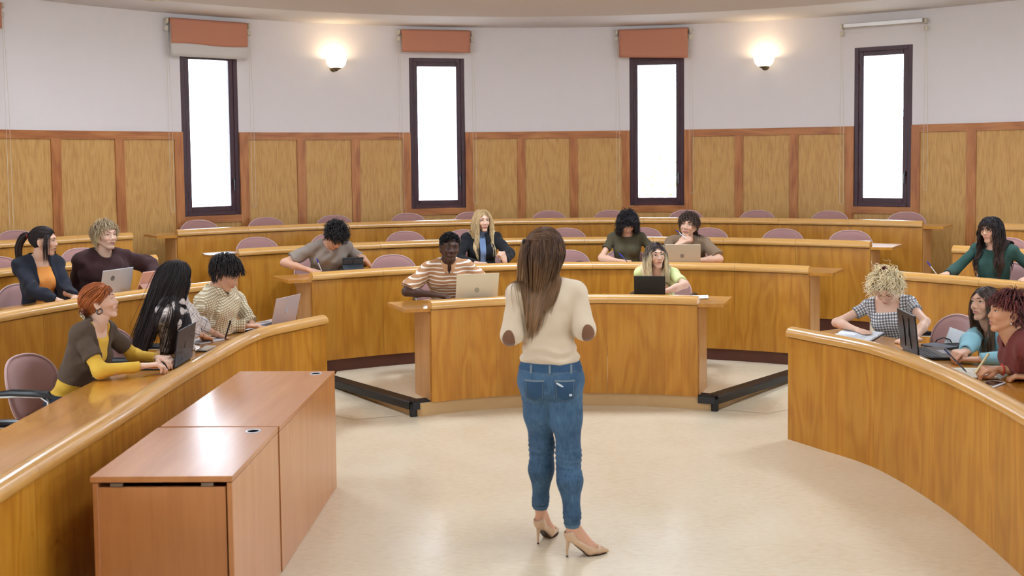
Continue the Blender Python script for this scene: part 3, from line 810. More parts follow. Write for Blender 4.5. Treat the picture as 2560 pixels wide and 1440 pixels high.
# ---------------------------------------------------------------- materials of people
def tint_mat(name, rough=.5, sss=0.0, bump=0, bs=300, spec=.4, sheen=0, aniso=0):
    if name in MATS: return MATS[name]
    m, nt, b = newmat(name); at = N(nt, 'ShaderNodeAttribute', attribute_name='tint')
    nt.links.new(at.outputs['Color'], b.inputs['Base Color']); b.inputs['Roughness'].default_value = rough
    b.inputs['Specular IOR Level'].default_value = spec
    if sss:
        b.inputs['Subsurface Weight'].default_value = sss; b.inputs['Subsurface Radius'].default_value = (1, .35, .2); b.inputs['Subsurface Scale'].default_value = .012
    if sheen: b.inputs['Sheen Weight'].default_value = sheen
    if bump:
        tc = N(nt, 'ShaderNodeTexCoord'); no = N(nt, 'ShaderNodeTexNoise', Scale=float(bs), Detail=3.0); nt.links.new(tc.outputs['Object'], no.inputs['Vector'])
        bp = N(nt, 'ShaderNodeBump', Strength=bump, Distance=.001); nt.links.new(no.outputs['Fac'], bp.inputs['Height']); nt.links.new(bp.outputs['Normal'], b.inputs['Normal'])
    MATS[name] = m; return m
M_skin = tint_mat('skin', .5, sss=.12, bump=.08, bs=500)
M_hair = tint_mat('hair_strands', .42, spec=.35)
M_eye = tint_mat('eye_surface', .12, spec=.6)
def cloth(name, rgb, rough=.9, bump=.4, bs=350, var=.05, sheen=.04): return plain(name, rgb, rough, bump=bump, bscale=bs, var=var, sheen=sheen)
def pattern(name, kind, base, c1, c2=None, sx=.03, sz=.03, w=.3):
    """woven patterns in the garment's own coordinates (crd: x across, y around the side, z up)"""
    if name in MATS: return MATS[name]
    m, nt, b = newmat(name); L = nt.links.new
    at = N(nt, 'ShaderNodeAttribute', attribute_name='crd'); sp = N(nt, 'ShaderNodeSeparateXYZ'); L(at.outputs['Vector'], sp.inputs[0])
    def band(src, period, width, ph=0.0):
        d = N(nt, 'ShaderNodeMath', operation='DIVIDE'); L(src, d.inputs[0]); d.inputs[1].default_value = period
        a = N(nt, 'ShaderNodeMath', operation='ADD'); L(d.outputs[0], a.inputs[0]); a.inputs[1].default_value = 100 + ph
        f = N(nt, 'ShaderNodeMath', operation='FRACT'); L(a.outputs[0], f.inputs[0])
        q = N(nt, 'ShaderNodeMath', operation='SUBTRACT'); L(f.outputs[0], q.inputs[0]); q.inputs[1].default_value = .5
        e = N(nt, 'ShaderNodeMath', operation='ABSOLUTE'); L(q.outputs[0], e.inputs[0])
        g = N(nt, 'ShaderNodeMapRange'); g.inputs['From Min'].default_value = width / 2 - .04; g.inputs['From Max'].default_value = width / 2 + .04
        g.inputs['To Min'].default_value = 1; g.inputs['To Max'].default_value = 0; L(e.outputs[0], g.inputs['Value']); return g.outputs['Result']
    def mixc(fac, A, B, k=1.0):
        mm = N(nt, 'ShaderNodeMath', operation='MULTIPLY'); L(fac, mm.inputs[0]); mm.inputs[1].default_value = k
        x = N(nt, 'ShaderNodeMix', data_type='RGBA'); L(mm.outputs[0], x.inputs['Factor'])
        if isinstance(A, tuple): x.inputs['A'].default_value = A
        else: L(A, x.inputs['A'])
        x.inputs['B'].default_value = B; return x.outputs['Result']
    X, Z = sp.outputs[0], sp.outputs[2]
    if kind == 'stripe':
        out = mixc(band(Z, sz, w), lin(base), lin(c1)); out = mixc(band(Z, sz * 2, .16, .25), out, lin(c2 or c1), .5)
    elif kind == 'gingham':
        out = mixc(band(X, sx, .5), lin(base), lin(c1), .62); out = mixc(band(Z, sz, .5), out, lin(c1), .62)
    else:       # plaid: pairs of thin dark lines over a pale ground
        out = mixc(band(X, sx, .34), lin(base), lin(c2 or c1), .35); out = mixc(band(Z, sz, .34), out, lin(c2 or c1), .35)
        out = mixc(band(X, sx, w, .30), out, lin(c1), .8); out = mixc(band(Z, sz, w, .30), out, lin(c1), .8)
        out = mixc(band(X, sx, w * .6, .55), out, lin(c1), .6); out = mixc(band(Z, sz, w * .6, .55), out, lin(c1), .6)
    L(out, b.inputs['Base Color']); b.inputs['Roughness'].default_value = .9
    MATS[name] = m; return m
# ---------------------------------------------------------------- heads
def head_prims(c, H, s=1.0, g='f', smile=0.0, jaw=1.0, nose=1.0, open_=0.0):
    """c: middle of the head at eye level, H: frame"""
    h = Prims(.0065 * s); W = lambda *p: c + H @ (V3(*p) * s)
    m = 1.0 if g == 'm' else .95
    h.ell(W(0, -.012, .034), V3(.076, .096, .084) * s, H)
    h.ell(W(0, .022, -.002), V3(.064, .066, .07) * s, H)
    h.ell(W(0, .030, -.045), V3((.0435 if g == 'f' else .050), .050, .054) * s, H)
    h.ell(W(0, .066, -.096 - .004 * open_), V3(.021 * jaw, .017, .016) * s, H)
    for q in (-1, 1):
        h.cap(W(q * (.043 if g == 'f' else .052), .0, -.048), W(q * .014 * jaw, .060, -.098), (.013 if g == 'f' else .016) * s, .012 * s)
        h.cap(W(q * .012, .086, .030), W(q * .046, .068, .030), .009 * s, .008 * s)
        h.ell(W(q * (.036 + .002 * smile), .062 + .002 * smile, -.026 + .003 * smile), V3(.019, .021, .020) * s, H)
        h.ell(W(q * .0095, .0925, -.0315), V3(.0062, .0085, .0058) * s * nose, H)
        E_ = W(q * .079, -.010, -.004); Me = H @ np.array(Matrix.Rotation(q * .35, 3, 'Z'))
        h.ell(E_, V3(.006, .017, .030) * s, Me)
        h.ell(W(q * .075, -.004, -.030), V3(.006, .008, .01) * s, H)
    h.cap(W(0, .0835, .018), W(0, .1010, -.0245), .0052 * s, .0078 * s * nose)
    y = .0835; u = .0055 * smile
    for q in (-1, 1):
        h.cap(W(q * .003, y + .0035, -.0555 + open_ * .002), W(q * (.0230 + .0055 * smile), y - .0095 - .002 * smile, -.0595 + u), .0038 * s, .0026 * s)
        h.cap(W(q * .003, y + .0015, -.0655 - open_ * .005), W(q * (.0210 + .0055 * smile), y - .0105, -.0610 + u), .0046 * s, .0026 * s)
    lid = Prims(.003 * s)
    for q in (-1, 1): lid.ell(W(q * .0315, .0695, .009), V3(.0165, .0155, .0145) * s, H)
    return h, lid
def face_mod(c, H, s, lidopen, open_, smile=0):
    def mod(D, P):
        q = ((P - c) @ H) / s
        x, y, z = q[..., 0], q[..., 1], q[..., 2]
        for sg in (-1, 1):
            xe = (x - sg * .0315); ze = z - .009
            # socket hollow around the lids
            dd = np.sqrt((xe / 1.5) ** 2 + (y - .098) ** 2 + (ze / 1.0) ** 2) - .0150
            far = dd > -.0005
            lidd = np.sqrt((xe / 1.06) ** 2 + (y - .0695) ** 2 + ze ** 2) - .0153
            D = np.where((~far) & (D < .02), np.maximum(D, -dd * s) , D); D = np.minimum(D, np.where(np.abs(xe) < .03, lidd * s, .3))
            if lidopen > 0:
                hgt = .0070 * lidopen * np.clip(1 - (xe / .0148) ** 2, 0, 1)
                cut = np.maximum(np.abs(ze + .0006) - hgt, np.abs(xe) - .0145); cut = np.maximum(cut, .072 - y)
                D = np.maximum(D, np.where(np.abs(y - .08) < .03, -cut * s, -.3))
        if open_ > 0:
            cut = np.maximum(np.abs(z + .0605 - .0055 * smile * (x / .025) ** 2) - .0042 * open_ * np.clip(1 - (x / .024) ** 2, 0, 1), np.abs(x) - .023); cut = np.maximum(cut, .0775 - y)
            D = np.maximum(D, np.where(np.abs(y - .09) < .03, -cut * s, -.3))
        return D
    return mod
def head_parts(root, c, H, s, P):
    """eyes, brows, lashes"""
    W = lambda *p: c + H @ (V3(*p) * s)
    gz = P.get('gaze', (0, 0)); iris = lin(P.get('iris', (70, 48, 30)))[:3]
    for sg in (-1, 1):
        if P.get('lid', 1) > 0:
            V = []; F = []; T = []; n1, n2 = 14, 20
            ctr = W(sg * .0315, .0705, .009); look = nrm(H @ V3(gz[0], 1, gz[1]))
            a_ = nrm(np.cross(look, H[:, 2])); b_ = np.cross(a_, look)
            for i in range(n1 + 1):
                th = math.pi * i / n1 * .62
                for k in range(n2):
                    ph = 2 * math.pi * k / n2
                    d = look * math.cos(th) + (a_ * math.cos(ph) + b_ * math.sin(ph)) * math.sin(th)
                    V.append(ctr + d * .0138 * s); T.append((.012, .010, .010) if th < .21 else (iris if th < .50 else P.get('white', (.74, .72, .70))))
            for i in range(n1):
                for k in range(n2): k2 = (k + 1) % n2; F.append((i * n2 + k, i * n2 + k2, (i + 1) * n2 + k2, (i + 1) * n2 + k))
            mk('eye', V, F, M_eye, root, col=T)
        lo = P.get('lid', 1); hz = .0070 * max(lo, 0)
        mb = MB(); pts = []
        for t in np.linspace(-1, 1, 9):
            x = sg * .0315 + t * .0152; z = .0084 + hz * (1 - t * t) - (.0035 if lo <= 0.15 else 0) - abs(t) ** 3 * .001
            y = .0695 + math.sqrt(max(.0159 ** 2 - (t * .0146) ** 2 - (z - .009) ** 2, 1e-6))
            pts.append(W(x, y, z))
        mb.tube(pts, [.0006 * s] + [.0013 * s] * 7 + [.0006 * s], 5); mb.build('eyelash', plain('lash_dark', (24, 16, 14), .6), root)
        mb = MB(); pts = []; br = P.get('brow_raise', 0)
        for t in np.linspace(0, 1, 8):
            x = sg * (.013 + .036 * t); z = .0285 + .006 * math.sin(t * 2.2) + br - .004 * t * t
            y = .0955 - .030 * t * t - .003 * t
            pts.append(W(x, y, z))
        bw = P.get('brow_w', 1.0)
        mb.tube(pts, [.0022 * s * bw, .0034 * s * bw, .0036 * s * bw, .0036 * s * bw, .0032 * s * bw, .0027 * s * bw, .0018 * s * bw, .0008 * s], 6)
        mb.build('eyebrow', plain('brow_' + '_'.join(map(str, P.get('brow', (40, 28, 22)))), P.get('brow', (40, 28, 22)), .8), root)

def arm_ik(S, T, l1, l2, hint, zmin=None):
    d = T - S; L = np.linalg.norm(d); L = min(L, (l1 + l2) * .995); u = nrm(d); T2 = S + u * L
    a = (l1 * l1 - l2 * l2 + L * L) / (2 * L); hgt = math.sqrt(max(l1 * l1 - a * a, 1e-6))
    hn = nrm(hint - u * (hint @ u))
    if zmin is not None:
        h2 = np.cross(u, hn); best = None
        for k in range(-36, 37):
            t = k * math.pi / 36; e = S + u * a + (hn * math.cos(t) + h2 * math.sin(t)) * hgt
            c_ = (1 - math.cos(t)) + 30 * max(0, zmin - e[2])
            if best is None or c_ < best[0]: best = (c_, e)
        return best[1], T2
    return S + u * a + hn * hgt, T2
def hand_prims(w, d, back, side, pose, s=1.0):
    """w wrist, d along the hand, back: normal of the hand's back, side: +1 when the thumb lies towards cross(d, back)"""
    d = nrm(d); back = nrm(back - d * (back @ d)); x = np.cross(d, back) * side
    W = lambda a, b, c_: w + (x * a + d * b + back * c_) * s
    h = Prims(.0035 * s)
    curl = {'flat': (12, 10, 8), 'type': (32, 32, 24), 'grip': (58, 62, 30), 'rest': (28, 34, 22), 'fist': (72, 80, 50), 'point': (20, 30, 20)}[pose]
    fx = [.031, .0105, -.0105, -.030]; ln = [.040, .045, .041, .031]; ky = [.086, .090, .086, .078]
    for i in range(4):
        h.cap(W(fx[i] * .55, .002, 0), W(fx[i], ky[i], 0), .0135 * s, .0105 * s)
        if i < 3: h.cap(W(fx[i] * .8, .03, -.003), W((fx[i] + fx[i + 1]) / 2, ky[i] - .012, -.002), .012 * s, .010 * s)
        a = 0; p = W(fx[i], ky[i], 0); L = ln[i]; r = .0092
        cc = list(curl)
        if pose == 'grip' and i == 0: cc = [40, 48, 20]
        if pose == 'point' and i > 0: cc = [62, 70, 40]
        if pose == 'type': cc = [c_ + (i - 1.5) * 4 for c_ in cc]
        spread = (fx[i]) * .9
        for j in range(3):
            a += cc[j]; dr = nrm(d * math.cos(R(a)) - back * math.sin(R(a)) + x * spread * (1 if j == 0 else .6))
            q = p + dr * L * s; h.cap(p, q, r * s, (r - .0008) * s); p = q; L *= .68; r -= .0009
    if pose in ('grip', 'fist'): tp = [(.020, .018, -.006), (.040, .048, -.016), (.040, .072, -.030), (.024, .088, -.040)]
    elif pose == 'type': tp = [(.020, .018, -.006), (.044, .044, -.014), (.050, .070, -.022), (.046, .090, -.028)]
    else: tp = [(.020, .018, -.004), (.044, .042, -.010), (.054, .068, -.014), (.056, .092, -.018)]
    rr = [.015, .0125, .0108, .0088]
    for j in range(3): h.cap(W(*tp[j]), W(*tp[j + 1]), rr[j] * s, rr[j + 1] * s)
    h.cap(W(0, -.03, 0), W(0, .01, 0), .024 * s, .022 * s, flat=(back, .72))
    return h

def footprint(P):
    """signed plan distance to the writing surface the person sits at (negative inside)"""
    k = P['desk']
    if k[0] == 'c':
        R0, dp = k[1], k[2]
        return lambda x, y: np.abs(np.hypot(x - CX, y - CY) - (R0 + (.0 + dp) / 2)) - (dp - .0) / 2 - .007
    path = np.array(k[1])[::3]
    def f(x, y):
        d = np.full(np.shape(x), 9.0)
        for a, b in zip(path[:-1], path[1:]):
            e = b - a; L = np.linalg.norm(e); e = e / L; n = V3(-e[1], e[0], 0)
            t = np.clip((x - a[0]) * e[0] + (y - a[1]) * e[1], 0, L); qx, qy = x - a[0] - t * e[0], y - a[1] - t * e[1]
            s_ = qx * n[0] + qy * n[1]; dd = np.hypot(qx, qy) * np.sign(s_ + 1e-9)
            d = np.where(np.abs(dd) < np.abs(d), dd, d)
        return np.abs(d - k[2] / 2) - k[2] / 2 - .007
    return f
def desk_cut(P, O):
    f = footprint(P); zt = P['floor'] + TOPZ - O[2]; pads = P.get('pads', [])
    def cut(D, PP):
        z = PP[..., 2]; near = (np.abs(z - zt) < .06) & (D < .02)
        if near.any():
            q = PP[near]; d = np.maximum(f(q[:, 0] + O[0], q[:, 1] + O[1]), np.abs(q[:, 2] - (zt - .0145)) - .0165)
            for (px, py, hd, w_, d_, h_) in pads:
                c_, s_ = math.cos(R(hd - 90)), math.sin(R(hd - 90)); ux, uy = q[:, 0] + O[0] - px, q[:, 1] + O[1] - py
                a, b = ux * c_ + uy * s_, -ux * s_ + uy * c_
                d = np.minimum(d, np.maximum(np.maximum(np.abs(a) - w_ / 2 - .004, np.abs(b) - d_ / 2 - .004), np.abs(q[:, 2] - (zt + h_ / 2)) - h_ / 2))
            D[near] = np.maximum(D[near], -d)
        return D
    return cut, f, zt
def smax(a, b, k=.005):
    h = np.clip(.5 - .5 * (b - a) / k, 0, 1); return b * (1 - h) + a * h + k * h * (1 - h)
def wrinkle(P, amp, sc=1.0, seed=0):
    x, y, z = P[..., 0] * sc, P[..., 1] * sc, P[..., 2] * sc; a = seed * 1.7
    return amp * (np.sin(34 * z + 9 * x + 5 * np.sin(11 * y + a) + a) * np.sin(13 * x + 17 * y + a * 2) * .9 + .6 * np.sin(55 * z - 30 * x + 21 * y + a) * np.sin(9 * x - 14 * y + 8 * z + a) + .5 * np.sin(70 * (z * .6 + x * .7) + 4 * np.sin(20 * y + a)))

def person(P):
    """builds one seated person; all coordinates in P are world metres"""
    g = P['g']; fz = P['floor']; s = P.get('size', .93 if g == 'f' else 1.0)
    hs = P.get('hs', .94 if g == 'f' else 1.0)
    hc = V3(P['head']); H = frame(P['yaw'], P.get('pitch', 0), P.get('roll', 0))
    ty = P.get('torso', P['yaw']); T0 = frame(ty)
    hp = P.get('pitch', 0)
    # neck base below and behind the skull, less affected by the head's tilt
    Hn = frame(P['yaw'] * .3 + ty * .7 if abs(P['yaw'] - ty) < 180 else ty, hp * .45, P.get('roll', 0) * .5)
    na = hc + H @ (V3(0, -.028, -.072) * hs)
    Nb = na + Hn @ V3(0, -.020 - P.get('neckf', 0.0), -.064 * s)
    pz = fz + .478 + .095
    dz = Nb[2] - pz; L = P.get('spine', .485) * s
    back = math.sqrt(max(L * L - dz * dz, .0)) if dz < L else 0.0
    back = P.get('back', back)
    Pv = V3(*P['pelvis'], 0) if 'pelvis' in P else V3(Nb[0], Nb[1], 0) - T0[:, 1] * back + T0[:, 0] * P.get('leanx', 0)
    Pv[2] = pz
    rx, ry = Pv[0], Pv[1]
    root = empty('person', (rx, ry, fz), P['label'], 'person')
    O = V3(rx, ry, fz)
    hc = hc - O; na = na - O; Nb = Nb - O; Pv = Pv - O
    U = nrm(Nb - Pv); X = nrm(T0[:, 0] - U * (T0[:, 0] @ U)); Y = np.cross(U, X); TM = np.stack([X, Y, U], 1)
    Lr = np.linalg.norm(Nb - Pv)
    B = lambda x, y, u: Pv + X * x * s + Y * y * s + U * u * Lr       # u: 0 pelvis .. 1 neck base
    sw = P.get('sw', .155 if g == 'f' else .172)
    bulk = P.get('bulk', 1.0)
    DC, FP, ZT = desk_cut(P, O)
    torso = Prims(.016)
    torso.ell(B(0, 0, 0), V3(.158 * bulk, .112 * bulk, .095) * s, TM)
    torso.ell(B(0, .005, .25), V3((.128 if g == 'f' else .140) * bulk, .092 * bulk, .12) * s, TM)
    torso.ell(B(0, .0, .45), V3((.124 if g == 'f' else .140) * bulk, .092 * bulk, .13) * s, TM)
    torso.ell(B(0, .002, .68), V3((.138 if g == 'f' else .158) * bulk, .098 * bulk, .135) * s, TM)
    torso.ell(B(0, -.02, .84), V3(.120 if g == 'f' else .14, .07, .075) * s, TM)
    if g == 'f':
        for q in (-1, 1): torso.ell(B(q * .068, .078, .63), V3(.056, .048, .056) * s * P.get('bust', 1.0), TM)
    else:
        for q in (-1, 1): torso.ell(B(q * .07, .065, .72), V3(.07, .04, .055) * s, TM)
    Sh = {}
    arms = P['arms']
    for q, nm in ((-1, 'L'), (1, 'R')):
        up = arms[nm].get('shrug', 0)
        Sh[nm] = B(q * sw, -.006 + arms[nm].get('fwd', 0), .885) + U * up
        torso.cap(B(q * .03, -.012, .99), Sh[nm] + U * .010, .036 * s, .040 * s)
        torso.cap(B(q * .10, -.01, .82), Sh[nm] - U * .01, .055 * s, .046 * s)
    neck = Prims(.016)
    nr = P.get('neck', .043 if g == 'f' else .052)
    neck.cap(Nb - U * .02 + Y * .004, na, nr * 1.05, nr * .97)
    neck.cap(Nb + U * .02 + Y * .022, hc + H @ (V3(0, .03, -.085) * hs), nr * .62, nr * .5)
    skin_arm = {}; sl_all = {}
    l1, l2 = .285 * s, .245 * s
    hands = []; armp = Prims(.012)
    for q, nm in ((-1, 'L'), (1, 'R')):
        A = arms[nm]; Tg = V3(A['to']) - O
        hint = A.get('hint', (0, 0, -1)); hint = X * hint[0] * q + Y * hint[1] + U * hint[2]
        El, Wr = arm_ik(Sh[nm], Tg, l1, l2, hint, A.get('zel', TOPZ + .048))
        skin_arm[nm] = (Sh[nm], El, Wr)
        ab = .82 if g == 'f' else .94; ab *= P.get('armb', 1.0)
        armp.cap(Sh[nm], El, .045 * s * ab, .036 * s * ab); armp.cap(El, El + (Wr - El) * .35, .036 * s * ab, .0375 * s * ab); armp.cap(El + (Wr - El) * .35, Wr, .0375 * s * ab, .024 * s * ab)
        d = V3(A.get('dir', Wr - El)); bk = V3(A.get('back', (0, 0, 1)))
        hd = hand_prims(Wr + nrm(Wr - El) * .012, d, bk, A.get('side', 1 if nm == 'L' else -1), A.get('pose', 'rest'), s * 1.0)
        hands.append((nm, hd, Wr, El))
    # ---- skin mesh: torso and arms coarse, head and hands fine, one object
    vx = P.get('vx', .0085)
    V, Q = sdf_mesh([torso, armp, neck], vx, mod=lambda D, PP: DC(np.maximum(D, .482 - PP[..., 2]), PP))
    ncut = (Nb + na) / 2; nd = nrm(na - Nb)
    def keep(c):
        k = ((c - ncut) @ nd < .006) | (np.linalg.norm(c - hc, axis=1) > .22)
        for nm, hd, Wr, El in hands:
            wd = nrm(Wr - El); k &= ~(((c - (Wr - wd * .02)) @ wd > .004) & (np.linalg.norm(c - Wr, axis=1) < .09))
        return k
    parts = [drop(V, Q, keep)]
    hd_, lid_ = head_prims(hc, H, hs, g, P.get('smile', 0), P.get('jaw', 1.0), P.get('nose', 1.0), P.get('open', 0))
    fh = P.get('fh', .0028)
    V, Q = sdf_mesh([torso, neck, hd_], fh, box=(hc - .17, hc + .17), mod=face_mod(hc, H, hs, P.get('lid', 1), P.get('open', 0), P.get('smile', 0)))
    V, Q = drop(V, Q, lambda c: ((c - ncut) @ nd > -.006) & ((c - hc) @ nd > -.16)); parts.append((V, Q)); nhead = (len(parts[0][0]), len(parts[0][0]) + len(V))
    for nm, hd, Wr, El in hands:
        wd = nrm(Wr - El); ap = Prims(.012); ap.cap(El + (Wr - El) * .35, Wr, .0375 * s * ab, .024 * s * ab)
        V, Q = sdf_mesh([ap, hd], .0032, box=(Wr - .21, Wr + .21), mod=DC); parts.append(drop(V, Q, lambda c: (c - (Wr - wd * .02)) @ wd > -.004))
    V, Q = merge(parts)
    sk = np.array(lin(P['skin'])[:3]); T = np.tile(sk, (len(V), 1))
    qh = ((V - hc) @ H) / hs; x, y, z = qh.T; op = P.get('open', 0); sm = P.get('smile', 0)
    isf = np.zeros(len(V), bool); isf[nhead[0]:nhead[1]] = True
    blush = np.exp(-((np.abs(x) - .040) ** 2 + (z + .028) ** 2) / .018 ** 2) * isf * (y > .03)
    red = sk * V3(1.06, .80, .78); T = T * (1 - blush[:, None] * .35) + red * blush[:, None] * .35
    lip = np.array(lin(P.get('lips', (190, 112, 104)))[:3]) * .85 + sk * .15
    zl = z + .060 - sm * .0055 * (np.abs(x) / .025) ** 2
    lm = isf & (y > .072) & (np.abs(x) < .0250 + .005 * sm) & (zl < .0068 * (1 - (x / .030) ** 2)) & (zl > -(.0095 + .005 * op) * (1 - (x / .029) ** 2))
    T[lm] = lip
    if op > 0:
        tm = lm & (np.abs(x) < .021) & (np.abs(zl) < .0044 * op + .0004) & (y < .0845); T[tm] = (.62, .58, .54) if P.get('teeth', 1) else (.08, .03, .03)
    nt_ = isf & (z < -.034) & (z > -.042) & (np.abs(np.abs(x) - .007) < .0026) & (y > .088); T[nt_] = sk * .45
    mk('body', V, Q, M_skin, root, col=T)
    head_parts(root, hc, H, hs, P)
    # ---- clothes
    wr = P.get('wr', .0022); seed = abs(hash(P['id'])) % 97 if False else sum(map(ord, P['id'])) % 97
    for Gm in P['clothes']:
        e = Gm.get('e', .010); tp = Prims(.016); sl = Prims(.011)
        for p in torso.L: tp.L.append(p)
        if Gm.get('bottom') is not None: pass
        slv = Gm.get('sleeve', 1.0)
        for q, nm in ((-1, 'L'), (1, 'R')):
            S0, El, Wr = skin_arm[nm]; ab = .82 if g == 'f' else .94; ab *= P.get('armb', 1.0); lo = Gm.get('loose', 1.0)
            v = Gm.get('sleeve' + nm, slv)
            if v <= 0: continue
            if v <= .5:
                f = v * 2; cp = S0 + (El - S0) * f; cn = nrm(El - S0)
                sl.cap(S0, S0 + (El - S0) * (f + .15), .046 * s * ab, (.040 * lo * 1.05) * s * ab, cut=[(cp, cn)])
            else:
                f = (v - .5) * 2; cn = nrm(Wr - El); cp = El + (Wr - El) * f
                sl.cap(S0, El, .046 * s * ab, .039 * s * ab * lo)
                sl.cap(El, El + (Wr - El) * min(f + .1, 1.15), .039 * s * ab * lo, (.026 + (1 - f) * .010) * s * ab * (lo * .5 + .5), cut=[(cp, cn)])
        cuts = Gm.get('neck', ('crew',)); ex = Gm.get('hem', 0.0)
        def mod(D, PP, Gm=Gm, cuts=cuts):
            q = (PP - Nb) @ TM; x, y, z = q[..., 0], q[..., 1], q[..., 2]
            D = D + wrinkle(q, Gm.get('wr', wr), 1.0, seed) * (D < .03)
            for c in cuts if isinstance(cuts[0], tuple) else (cuts,):
                k = c[0]
                if k == 'crew':
                    r = c[1] if len(c) > 1 else .060; dr = c[2] if len(c) > 2 else .012
                    cc = np.sqrt(x * x + ((y - .012) * .95) ** 2) - r; cc = np.maximum(cc, -(z + dr + y * .55) ); D = smax(D, -cc)
                elif k == 'turtle':
                    cc = -(z - .055 + y * .2); D = np.maximum(D, -np.maximum(cc * -1, -1)) if False else np.maximum(D, z - .058 + y * .25)
                elif k == 'v':
                    w0, dp = c[1], c[2]
                    t = np.clip((z + dp) / dp, 0, 1.6); cc = np.maximum(np.abs(x) - w0 * t, -(z + dp)); cc = np.maximum(cc, .0 - y); D = smax(D, -cc)
                    cc = np.sqrt(x * x + ((y - .01) * .95) ** 2) - .062; cc = np.maximum(cc, -(z + .010)); D = smax(D, -cc)
                elif k == 'open':       # jacket worn open: gap widens downwards
                    w0, w1 = c[1], c[2]; t = np.clip(-z / .45, 0, 1)
                    cc = np.maximum(np.abs(x - (c[3] if len(c) > 3 else 0)) - (w0 + (w1 - w0) * t), .02 - y); D = smax(D, -cc)
                    cc = np.sqrt(x * x + ((y - .01) * .95) ** 2) - .066; cc = np.maximum(cc, -(z + .010)); D = smax(D, -cc)
                elif k == 'square':
                    cc = np.maximum(np.abs(x) - c[1], -(z + c[2])); cc = np.maximum(cc, -.02 - y); D = smax(D, -cc); D = np.maximum(D, z + .0 - .2)
                    cc = np.sqrt(x * x + y * y) - .085; cc = np.maximum(cc, -(z + .03)); D = smax(D, -cc)
            D = DC(np.maximum(D, .486 - PP[..., 2]), PP)
            if 'top' in Gm: D = np.maximum(D, z + Gm['top'])
            if 'bot' in Gm: D = np.maximum(D, -(z + Gm['bot']))
            return D
        gr = [tp, sl] if sl.L else [tp]
        if cuts[0] == 'turtle' or (isinstance(cuts[0], tuple) and cuts[0][0] == 'turtle'): gr.append(neck)
        V, Q = sdf_mesh(gr, Gm.get('vx', .0062), infl=e, mod=mod)
        q = (V - Nb) @ TM
        # pattern coordinates: follow the sleeves where they are nearest
        crd = q.copy()
        for qq, nm in ((-1, 'L'), (1, 'R')):
            S0, El, Wr = skin_arm[nm]
            for a, b in ((S0, El), (El, Wr)):
                ab_ = b - a; Lb = np.linalg.norm(ab_); u = ab_ / Lb; t = (V - a) @ u; rad = V - a - t[:, None] * u; rl = np.linalg.norm(rad, axis=1)
                inn = (not Gm.get('plainsleeve')) & (t > (.03 if a is S0 else -.01)) & (t < Lb + .03) & (rl < .075) & ((np.abs(q[:, 0]) > sw * s - .005) | (a is El))
                e1 = nrm(np.cross(u, U if abs(u @ U) < .9 else Y)); e2 = np.cross(u, e1)
                ph = np.arctan2(rad @ e2, rad @ e1); off = 0 if a is S0 else l1
                crd[inn] = np.stack([ph[inn] * .042, rl[inn], -(t[inn] + off)], 1)
        mk(Gm['name'], V, Q, Gm['mat'], root, crd=crd)
        if Gm.get('collar'): collar(root, Nb, TM, Gm['collar'], Gm['mat'] if Gm.get('cmat') is None else Gm['cmat'], s, e)
        for (bx, bz, br, bm) in Gm.get('buttons', []):
            # little discs on the front of the garment
            cnd = np.argmin((q[:, 0] - bx) ** 2 + (q[:, 2] - bz) ** 2 + np.where(q[:, 1] > 0, 0, 9)); pc = V[cnd]
            mb = MB(); mb.tube([pc - Y * .002, pc + Y * .004], br, 12); mb.build('button', bm, root)
    # ---- trousers and shoes (under the desk)
    leg = Prims(.02); fw = frame(P.get('legyaw', ty))[:, 1]; rt = frame(P.get('legyaw', ty))[:, 0]; shoe = Prims(.01)
    
    for q in (-1, 1):
        h0 = Pv + rt * q * .085 * s - V3(0, 0, .010); k0 = h0 + fw * P.get('thigh', .34) * s + rt * q * .03; k0[2] = .478 + .064
        a0 = k0 - fw * .14 + V3(0, 0, 0); a0[2] = .095
        leg.cap(h0, k0, .076 * s, .060 * s); leg.cap(k0, a0, .060 * s, .045 * s)
        shoe.cap(a0 + V3(0, 0, -.045) - fw * .02, a0 + fw * .15 + V3(0, 0, -.06), .042, .034); shoe.cap(a0, a0 + V3(0, 0, -.03), .04, .04)
    leg.ell(Pv - V3(0, 0, .002), V3(.158, .115, .082) * s, TM)
    V, Q = sdf_mesh([leg], .014, infl=.004, mod=lambda D, PP: np.maximum(D, np.maximum(np.maximum((PP - Pv) @ U - .07, .085 - PP[..., 2]), np.where((PP - Pv) @ fw < .20, .4795 - PP[..., 2], -1))))
    mk('trousers', V, Q, P.get('trousers', M_jeansd), root)
    V, Q = sdf_mesh([shoe], .012, mod=lambda D, PP: np.maximum(D, .004 - PP[..., 2])); mk('shoes', V, Q, P.get('shoe', M_shoe), root)
    P['_'] = dict(FP=FP, ZT=ZT, root=root, O=O, hc=hc, H=H, hs=hs, Nb=Nb, TM=TM, torso=torso, neck=neck, arms=skin_arm, hands=hands, Sh=Sh, armp=armp, s=s, Pv=Pv, U=U, X=X, Y=Y)
    for f in P.get('extra', []): f(P)
    for hh in P['hair']: hair(P, **hh)
    if P.get('chair', True):
        cp = Pv + O; back_ = frame(P.get('legyaw', ty))[:, 1]
        cd = P.get('chairback', .0)
        if 'chairpos' in P:
            bx, by, hd_c = P['chairpos']; return chair(bx + math.cos(R(hd_c)) * .2, by + math.sin(R(hd_c)) * .2, fz, R(hd_c - 90), P['chairlabel'], 'chairs in use')
        c = chair(cp[0] - back_[0] * (.03 + cd), cp[1] - back_[1] * (.03 + cd), fz, R(P.get('legyaw', ty) - 90), P['chairlabel'], 'chairs in use')
    return root
M_jeansd = plain('dark_denim', (38, 44, 60), .85, bump=.3, bscale=300)
M_shoe = plain('shoe_dark', (30, 28, 28), .6)
